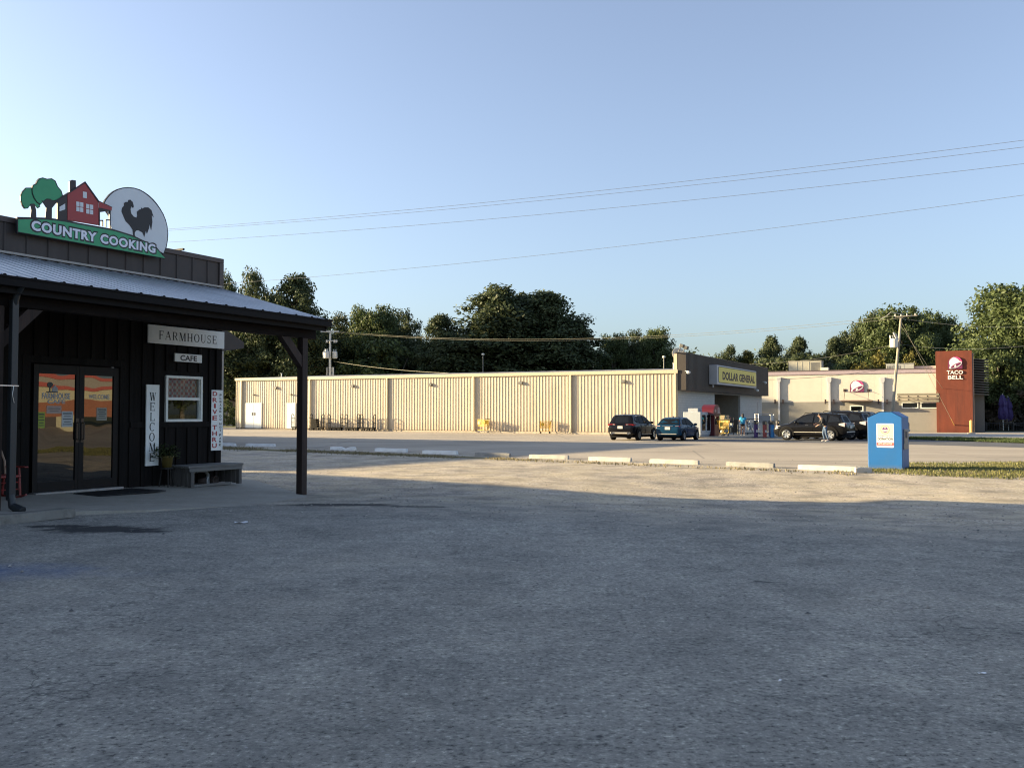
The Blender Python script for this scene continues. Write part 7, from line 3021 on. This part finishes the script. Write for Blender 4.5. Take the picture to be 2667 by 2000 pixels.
    a1 = add(0, pv, (.176, .145), a0)
    for s_ in 'lr':
        q = add(0, P['hp' + s_], .104, a1)
        k_ = Vector(P['kn' + s_])
        if short_legs:
            add(0, Vector(P['hp' + s_]).lerp(k_, .42), .094, q)
        else:
            k2 = add(0, k_, .075, q)
            k3 = add(0, k_.lerp(Vector(P['an' + s_]), .5), .068, k2)
            add(0, k_.lerp(Vector(P['an' + s_]), .96), .058, k3)
    skin_mesh('shorts' if short_legs else 'jeans', sj, sb, bottom, t, 1)
    for s_ in 'lr':
        a_ = Vector(P['an' + s_])
        mb = MB()
        mb.ball(a_ + Vector((0, -.075, -.04)), (.052, .14, .045), 12, 7)
        mb.build('shoe', shoe, t, smooth=True)
    return t


walk = dict(pelvis=(0, 0, .92), waist=(0, -.01, 1.06), chest=(0, -.04, 1.30), neck=(0, -.05, 1.44), jaw=(0, -.07, 1.52), brow=(0, -.07, 1.60), crown=(0, -.06, 1.67),
            shl=(-.175, -.04, 1.37), ell=(-.27, .0, 1.14), wrl=(-.27, -.16, .98), shr=(.175, -.04, 1.37), elr=(.26, -.05, 1.13), wrr=(.22, -.28, 1.05),
            hpl=(-.09, 0, .88), knl=(-.10, -.10, .48), anl=(-.11, .10, .085), hpr=(.09, 0, .88), knr=(.11, -.18, .50), anr=(.12, -.26, .085))
p = on_ground(1935, 1134, .12)
k_ = (1134 - 1077) * p.y / F / 1.72
make_person('woman in a bright blue top and black shorts walking at the shop front', Matrix.Translation(p) @ Matrix.Rotation(R(165), 4, 'Z') @ Matrix.Scale(k_, 4), walk, 'shirt_blue', 'shorts_black', 'shoe_pale', True, .22)
lean = dict(pelvis=(0, .02, .94), waist=(0, -.04, 1.08), chest=(0, -.16, 1.30), neck=(0, -.24, 1.43), jaw=(0, -.30, 1.49), brow=(0, -.32, 1.57), crown=(0, -.32, 1.645),
            shl=(-.19, -.18, 1.37), ell=(-.25, -.24, 1.10), wrl=(-.17, -.44, 1.05), shr=(.19, -.18, 1.37), elr=(.25, -.22, 1.1), wrr=(.17, -.42, .98),
            hpl=(-.095, .02, .9), knl=(-.11, -.08, .49), anl=(-.12, .02, .085), hpr=(.095, .02, .9), knr=(.13, .02, .49), anr=(.15, .16, .085))
p = on_ground(2149, 1149.5)
make_person('man in black shirt and blue jeans leaning towards the side-on black SUV', Matrix.Translation(p) @ Matrix.Rotation(R(-95), 4, 'Z') @ Matrix.Scale(1.03, 4), lean, 'shirt_black', 'jeans_blue', 'shoe_pale', False, 0)
# ------------------------------------------------------------------ trees
leaf_mat('pine_needles', (0.038, 0.055, 0.026), (0.10, 0.122, 0.055), 0.28)
leaf_mat('oak_leaves', (0.043, 0.066, 0.024), (0.115, 0.145, 0.055), 0.32)
leaf_mat('yellow_leaves', (0.055, 0.062, 0.015), (0.19, 0.165, 0.045), 0.25)
leaf_mat('dark_leaves', (0.028, 0.042, 0.021), (0.085, 0.105, 0.045), 0.28)
leaf_mat('bare_twigs', (0.10, 0.075, 0.055), (0.22, 0.18, 0.13), 0.1)
mat('bark_pine', (0.14, 0.10, 0.075), 0.9, 0.35, 6, .5, 20, stretch=(1, 1, .2))
mat('bark_grey', (0.13, 0.115, 0.095), 0.9, 0.35, 6, .5, 20, stretch=(1, 1, .2))


def leaf_mesh(name, C, N_, m, size, rg, aspect=1.0, droop=0.0):
    """C: (k, 4) clump centres with radius; N_ leaves over them"""
    C = np.asarray(C, float)
    wgt = C[:, 3] ** 2
    k = rg.choice(len(C), N_, p=wgt / wgt.sum())
    d = rg.normal(size=(N_, 3))
    rr = np.linalg.norm(d, axis=1)
    d /= rr[:, None]
    rr = np.minimum(rr, 2.3) * .52
    sq = np.array([1, 1, .8])
    P = C[k, :3] + d * sq * (C[k, 3] * rr)[:, None]
    nrm = d * .7 + rg.normal(size=(N_, 3)) * .55 + np.array([0, 0, .25])
    nrm /= np.linalg.norm(nrm, axis=1)[:, None]
    t = np.cross(nrm, rg.normal(size=(N_, 3)))
    t /= np.linalg.norm(t, axis=1)[:, None] + 1e-9
    b = np.cross(nrm, t)
    s = (size * rg.uniform(.55, 1.3, N_))[:, None]
    t = t * s * aspect
    b = b * s
    bend = nrm * s * .25
    V = np.stack([P - t, P - b * .55 - bend * .3, P + t, P + b * .55 - bend * .3], 1).reshape(-1, 3)
    me = bpy.data.meshes.new(name)
    n4 = 4 * N_
    me.vertices.add(n4)
    me.vertices.foreach_set('co', V.ravel())
    me.loops.add(n4)
    me.loops.foreach_set('vertex_index', np.arange(n4))
    me.polygons.add(N_)
    me.polygons.foreach_set('loop_start', np.arange(N_) * 4)
    me.polygons.foreach_set('loop_total', np.full(N_, 4))
    a = me.attributes.new('tint', 'FLOAT', 'FACE')
    ct = rg.uniform(0, 1, len(C))
    a.data.foreach_set('value', np.clip(ct[k] * .42 + rg.uniform(0, .7, N_) - .05, 0, 1).astype(np.float32))
    me.materials.append(MATS[m])
    me.update()
    return me


def tree_proto(kind, seed, leaves, n_leaf, size):
    """meshes of a tree about 1 unit tall (16 m drawn, scaled when placed): trunk and crown"""
    rg = np.random.default_rng(seed)
    rn = random.Random(seed)
    H_ = 16.0
    C = []
    tk = MB()
    lean_ = (rn.uniform(-.5, .5), rn.uniform(-.5, .5))
    ax = lambda z: Vector((lean_[0] * (z / H_) ** 2, lean_[1] * (z / H_) ** 2, z))
    if kind == 'pine':
        z0 = 4.5
        tk.tube([ax(H_ * f) for f in (0, .25, .5, .75, .97)], [.30, .25, .2, .13, .04], 9)
        for k in range(150):
            f = rn.random() ** .85
            z = z0 + (H_ - .6 - z0) * f
            rmax = 3.9 * (math.sin(math.pi * min(1, .22 + .72 * f)) ** .8) * (1 if f < .8 else 1 - (f - .8) * 2.6)
            a = rn.uniform(0, 6.283)
            r = rmax * rn.uniform(.1, 1.0) ** .6 * (1 + .18 * math.sin(a * 3 + z * 1.3 + seed))
            p = ax(z) + Vector((math.cos(a) * r, math.sin(a) * r, rn.uniform(-.2, .5)))
            C.append((*p, rn.uniform(.5, 1.0)))
            if rn.random() < .3:
                tk.tube([ax(z - r * .22), ax(z - r * .05).lerp(p, .55), p], [.085, .055, .02], 5)
            if rn.random() < .7:
                q = ax(z - r * .1).lerp(p, rn.uniform(.5, .8))
                C.append((q.x + rn.uniform(-.5, .5), q.y + rn.uniform(-.5, .5), q.z, rn.uniform(.4, .75)))
    elif kind == 'broad':
        tk.tube([ax(0), ax(H_ * .2), ax(H_ * .45), ax(H_ * .8)], [.42, .33, .22, .06], 9)
        for k in range(240):
            u = rn.uniform(-.85, 1)
            a = rn.uniform(0, 6.283)
            s_ = math.sqrt(max(0, 1 - u * u))
            f = rn.uniform(.3, 1.0) ** .55
            lump = 1 + .16 * math.sin(a * 3 + seed) + .12 * math.sin(a * 5 + u * 4 + seed)
            p = Vector((math.cos(a) * s_ * 5.6 * f * lump, math.sin(a) * s_ * 5.6 * f * lump, 8.9 + u * 6.4 * f * (1 + .1 * math.sin(a * 2 + seed))))
            C.append((*p, rn.uniform(.6, 1.35)))
            if k % 8 == 0:
                b_ = ax(rn.uniform(3.5, 8))
                tk.tube([b_, b_.lerp(p, .5) + Vector((0, 0, .5)), p], [.13, .08, .02], 5)
    elif kind == 'spread':                       # wide low-boughed pine, branches to the ground
        tk.tube([ax(H_ * f) for f in (0, .3, .6, .96)], [.4, .32, .2, .05], 9)
        for k in range(260):
            f = rn.random()
            z = 1.2 + (H_ - 2.0) * f
            rmax = 5.6 * (1 - f) ** .42 * (.86 + .14 * math.sin(f * 19 + seed))
            a = rn.uniform(0, 6.283)
            r = rmax * rn.uniform(.1, 1.0) ** .6
            p = ax(z) + Vector((math.cos(a) * r, math.sin(a) * r, rn.uniform(-.3, .3)))
            C.append((*p, rn.uniform(.55, 1.15)))
            if k % 7 == 0:
                tk.tube([ax(z - .3 * r * .4), ax(z).lerp(p, .5), p], [.12, .07, .02], 5)
    else:                                        # bush
        tk.tube([(0, 0, 0), (.2, .1, H_ * .3), (.1, 0, H_ * .55)], [.3, .22, .08], 7)
        for k in range(110):
            u = rn.uniform(-.2, 1)
            a = rn.uniform(0, 6.283)
            s_ = math.sqrt(max(0, 1 - u * u))
            f = rn.uniform(.6, 1.0)
            C.append((math.cos(a) * s_ * 7 * f, math.sin(a) * s_ * 7 * f, 3.2 + u * 11 * f, rn.uniform(.8, 1.6)))
            if k % 3 == 0:
                tk.tube([(0, 0, 1), Vector((0, 0, 2)).lerp(Vector(C[-1][:3]), .6), C[-1][:3]], [.16, .1, .03], 5)
    me = leaf_mesh('crown', C, n_leaf, leaves, size, rg)
    return tk, me


PROTO = {}


def proto(key):
    if key in PROTO:
        return PROTO[key]
    kind, lv, seed = key
    n, s = {'pine': (20000, .175), 'broad': (34000, .20), 'spread': (32000, .19), 'bush': (14000, .33)}[kind]
    tk, me = tree_proto(kind, seed, lv, n, s)
    o = tk.build('trunk', 'bark_pine' if kind in ('pine', 'spread') else 'bark_grey')
    tm = o.data
    bpy.data.objects.remove(o)
    c = me
    nv = len(c.vertices)
    co = np.empty(nv * 3, np.float32)
    c.vertices.foreach_get('co', co)
    co = co.reshape(-1, 3)
    PROTO[key] = (tm, me, float(np.percentile(co[:, 2], 99.7)), float((np.percentile(co[:, 0], 99) - np.percentile(co[:, 0], 1))))
    return PROTO[key]


def tree(name, label, key, px, top, width, Y, rot=0, group=None, cat='tree', base=None):
    tm, me, h0, w0 = proto(key)
    p = at_depth(px, top, Y)
    g = gz(p.x, Y) if base is None else at_depth(px, base, Y).z
    sz = (p.z - g) / h0
    sx = width * Y / F / w0 * (1.12 if group != g2 else 1.0)
    t = thing(name, label, cat, Matrix.Translation((p.x, Y, g - .1)) @ Matrix.Rotation(R(rot), 4, 'Z') @ Matrix.Diagonal((sx, sx, sz, 1)), group)
    for nm, mm in (('trunk', tm), ('crown', me)):
        o = bpy.data.objects.new(nm, mm)
        COL.objects.link(o)
        o.parent = t
    return t


PA, PB, PC = ('pine', 'pine_needles', 1), ('pine', 'pine_needles', 2), ('pine', 'pine_needles', 3)
BA, BB, BC = ('broad', 'oak_leaves', 4), ('broad', 'oak_leaves', 5), ('broad', 'dark_leaves', 6)
SA, SB = ('spread', 'pine_needles', 7), ('spread', 'dark_leaves', 8)
BU, BY, BD, BT = ('bush', 'oak_leaves', 9), ('bush', 'yellow_leaves', 10), ('bush', 'dark_leaves', 11), ('bush', 'bare_twigs', 12)
g1, g2, g3 = 'trees behind the long shop', 'trees behind the restaurant', 'undergrowth below the trees'
for a in [
    ('pine_tree', 'ragged pine just right of the café parapet', ('broad', 'pine_needles', 22), 596, 716, 80, 131, 20, g1),
    ('pine_tree', 'tall rounded pine rising above the right end of the porch roof', ('broad', 'pine_needles', 21), 664, 710, 112, 128, 75, g1),
    ('pine_tree', 'tall open pine with a long low bough, second from the café', PC, 764, 717, 140, 127, 200, g1),
    ('pine_tree', 'thin dark pine between the two tall ones near the café', PA, 720, 770, 110, 132, 120, g1),
    ('leafy_tree', 'lower dark tree above the porch roof tip', BC, 878, 822, 120, 138, 10, g1),
    ('leafy_tree', 'broad olive tree with two domes left of the big pines', BA, 968, 800, 138, 136, 60, g1),
    ('leafy_tree', 'dark round tree behind the broad olive one', BC, 1050, 812, 118, 142, 130, g1),
    ('pine_tree', 'shorter pine with sunlit left side beside the big pine clump', PB, 1140, 820, 128, 130, 10, g1),
    ('leafy_tree', 'bright green low tree behind the grey transformer pole', BU, 1000, 892, 210, 129, 40, g1),
    ('leafy_tree', 'dark green mass of a tree seen under the porch beam', BC, 640, 870, 190, 128, 80, g1),
    ('leafy_tree', 'dark tree seen between porch post and transformer pole', BC, 790, 838, 175, 132, 25, g1),
    ('pine_tree', 'slender dead-limbed pine seen under the porch beam', PC, 760, 880, 80, 125, 300, g1),
    ('pine_tree', 'largest pine at the left of the tallest clump', PA, 1287, 748, 200, 131, 160, g1),
    ('pine_tree', 'dark pine in the middle of the tallest clump', PB, 1362, 770, 200, 134, 250, g1),
    ('pine_tree', 'large pine at the right of the tallest clump', PC, 1432, 762, 190, 131, 40, g1),
    ('spreading_pine', 'low spreading pine at the left foot of the tallest clump', SA, 1195, 872, 200, 129, 30, g1),
    ('spreading_pine', 'broad low pine filling the middle of the tallest clump', SB, 1330, 810, 310, 130, 90, g1),
    ('spreading_pine', 'broad low pine at the right foot of the tallest clump', SB, 1470, 838, 200, 130, 200, g1),
    ('leafy_tree', 'left tree of the squat row behind the shop fascia', BA, 1596, 872, 92, 136, 15, g1),
    ('leafy_tree', 'middle tree of the squat row behind the shop fascia', BC, 1652, 864, 104, 138, 95, g1),
    ('leafy_tree', 'right tree of the squat row, beside the brown fascia', BA, 1712, 858, 104, 136, 170, g1),
    ('leafy_tree', 'dark tree peeping over the fascia above the yellow sign', BC, 1897, 904, 100, 150, 20, g2),
    ('pine_tree', 'small yellowish conifers behind the right end of the fascia', ('pine', 'yellow_leaves', 3), 1948, 914, 70, 150, 50, g2),
    ('pine_tree', 'dark rounded pine between fascia and roof machinery', PA, 2014, 876, 78, 150, 20, g2),
    ('pine_tree', 'paler rounded pine right behind the tan roof machinery', PB, 2087, 878, 84, 152, 110, g2),
    ('pine_tree', 'small umbrella shaped pine left of the big leafy trees', PC, 2172, 878, 76, 148, 220, g2),
    ('leafy_tree', 'big leafy tree left of the leaning pole', BC, 2266, 818, 150, 150, 30, g2),
    ('leafy_tree', 'tallest leafy tree right behind the leaning pole', BA, 2345, 802, 180, 144, 100, g2),
    ('leafy_tree', 'dark leafy tree between the leaning pole and red tower', BB, 2432, 815, 160, 150, 170, g2),
    ('leafy_tree', 'small dark tree in the dip above the red tower', BC, 2520, 880, 110, 160, 10, g2),
    ('leafy_tree', 'very tall leafy tree at the right edge of the view', BA, 2672, 738, 290, 122, 200, g2),
    ('leafy_tree', 'tall leafy tree filling the view right of the red tower', BB, 2600, 872, 200, 118, 60, g2),
    ('bush', 'yellow green bush behind the roof, left of the leaning pole', BY, 2292, 922, 150, 128, 10, g3),
    ('bush', 'yellow tinged bush behind the roof, right of the leaning pole', BY, 2376, 924, 90, 126, 80, g3),
    ('bush', 'green bush behind the roof next to the tan machinery', BU, 2205, 930, 110, 130, 140, g3),
    ('bush', 'dark bush at the foot of the dark pines above the tan roof machinery', BD, 2070, 925, 220, 140, 10, g3),
    ('bush', 'brown twiggy bush at the right edge behind the patio', BT, 2668, 1012, 160, 116, 20, g3),
    ('bush', 'dark hedge plant beside the red tower', BD, 2560, 1040, 90, 120, 40, g3),
    ('bush', 'dark hedge plant between the patio tables', BD, 2650, 1075, 180, 124, 100, g3),
    ('bush', 'green plant at the far end of the gap beside the café', BU, 592, 1040, 40, 120, 10, g3),
]:
    tree(*a)
# one tree beyond the left edge that shades the far end of the shop wall
t = tree('leafy_tree', 'dark tree on the grass beyond the café, outside the view to the left', BC, -260, 905, 330, 104, 10, None)
t = tree('leafy_tree', 'second dark tree on the grass beyond the café, outside the view to the left', BC, -420, 905, 330, 110, 10, None)

for k_, (x_, y_, lb_) in enumerate(((92, 40, 'added dark tree beyond the diner, outside the view to the right, nearest it'), (96, 50, 'added dark tree beyond the diner, outside the view to the right, in the middle'), (99, 60, 'added dark tree beyond the diner, outside the view to the right, farthest along'))):
    t = tree('leafy_tree', lb_, (BA, BC, BB)[k_], 2600, 900, 200, 110, 40 * k_, 'trees added for the café window reflection')  # unseen trees added so the café window mirrors something dark
    t.matrix_world = Matrix.Translation((x_, y_, -.4)) @ Matrix.Rotation(R(70 * k_), 4, 'Z') @ Matrix.Diagonal((.95, .95, .72, 1))

# the wood behind, one dark mass
rg = np.random.default_rng(77)
rn = random.Random(77)
Cw = []
for pa, pb, tops, Yw in ((-700, 480, (900, 985), 140), (480, 1560, (905, 985), 136), (1120, 1520, (880, 960), 134), (1560, 1800, (930, 975), 140), (1820, 2560, (935, 985), 162), (2440, 4300, (900, 1010), 150)):
    for k in range(int((pb - pa) / 7)):
        px = rn.uniform(pa, pb)
        y_ = rn.uniform(*tops)
        p = at_depth(px, y_, Yw + rn.uniform(-3, 5))
        z = p.z
        while z > .6:
            Cw.append((p.x + rn.uniform(-1, 1), p.y + rn.uniform(-1.5, 1.5), z, rn.uniform(1.1, 2.1)))
            z -= rn.uniform(1.6, 2.6)
me = leaf_mesh('woodland', Cw, 130000, 'dark_leaves', .42, rg)
o = bpy.data.objects.new('woodland', me)
COL.objects.link(o)
tag(o, kind='stuff')
bpy.context.view_layer.update()
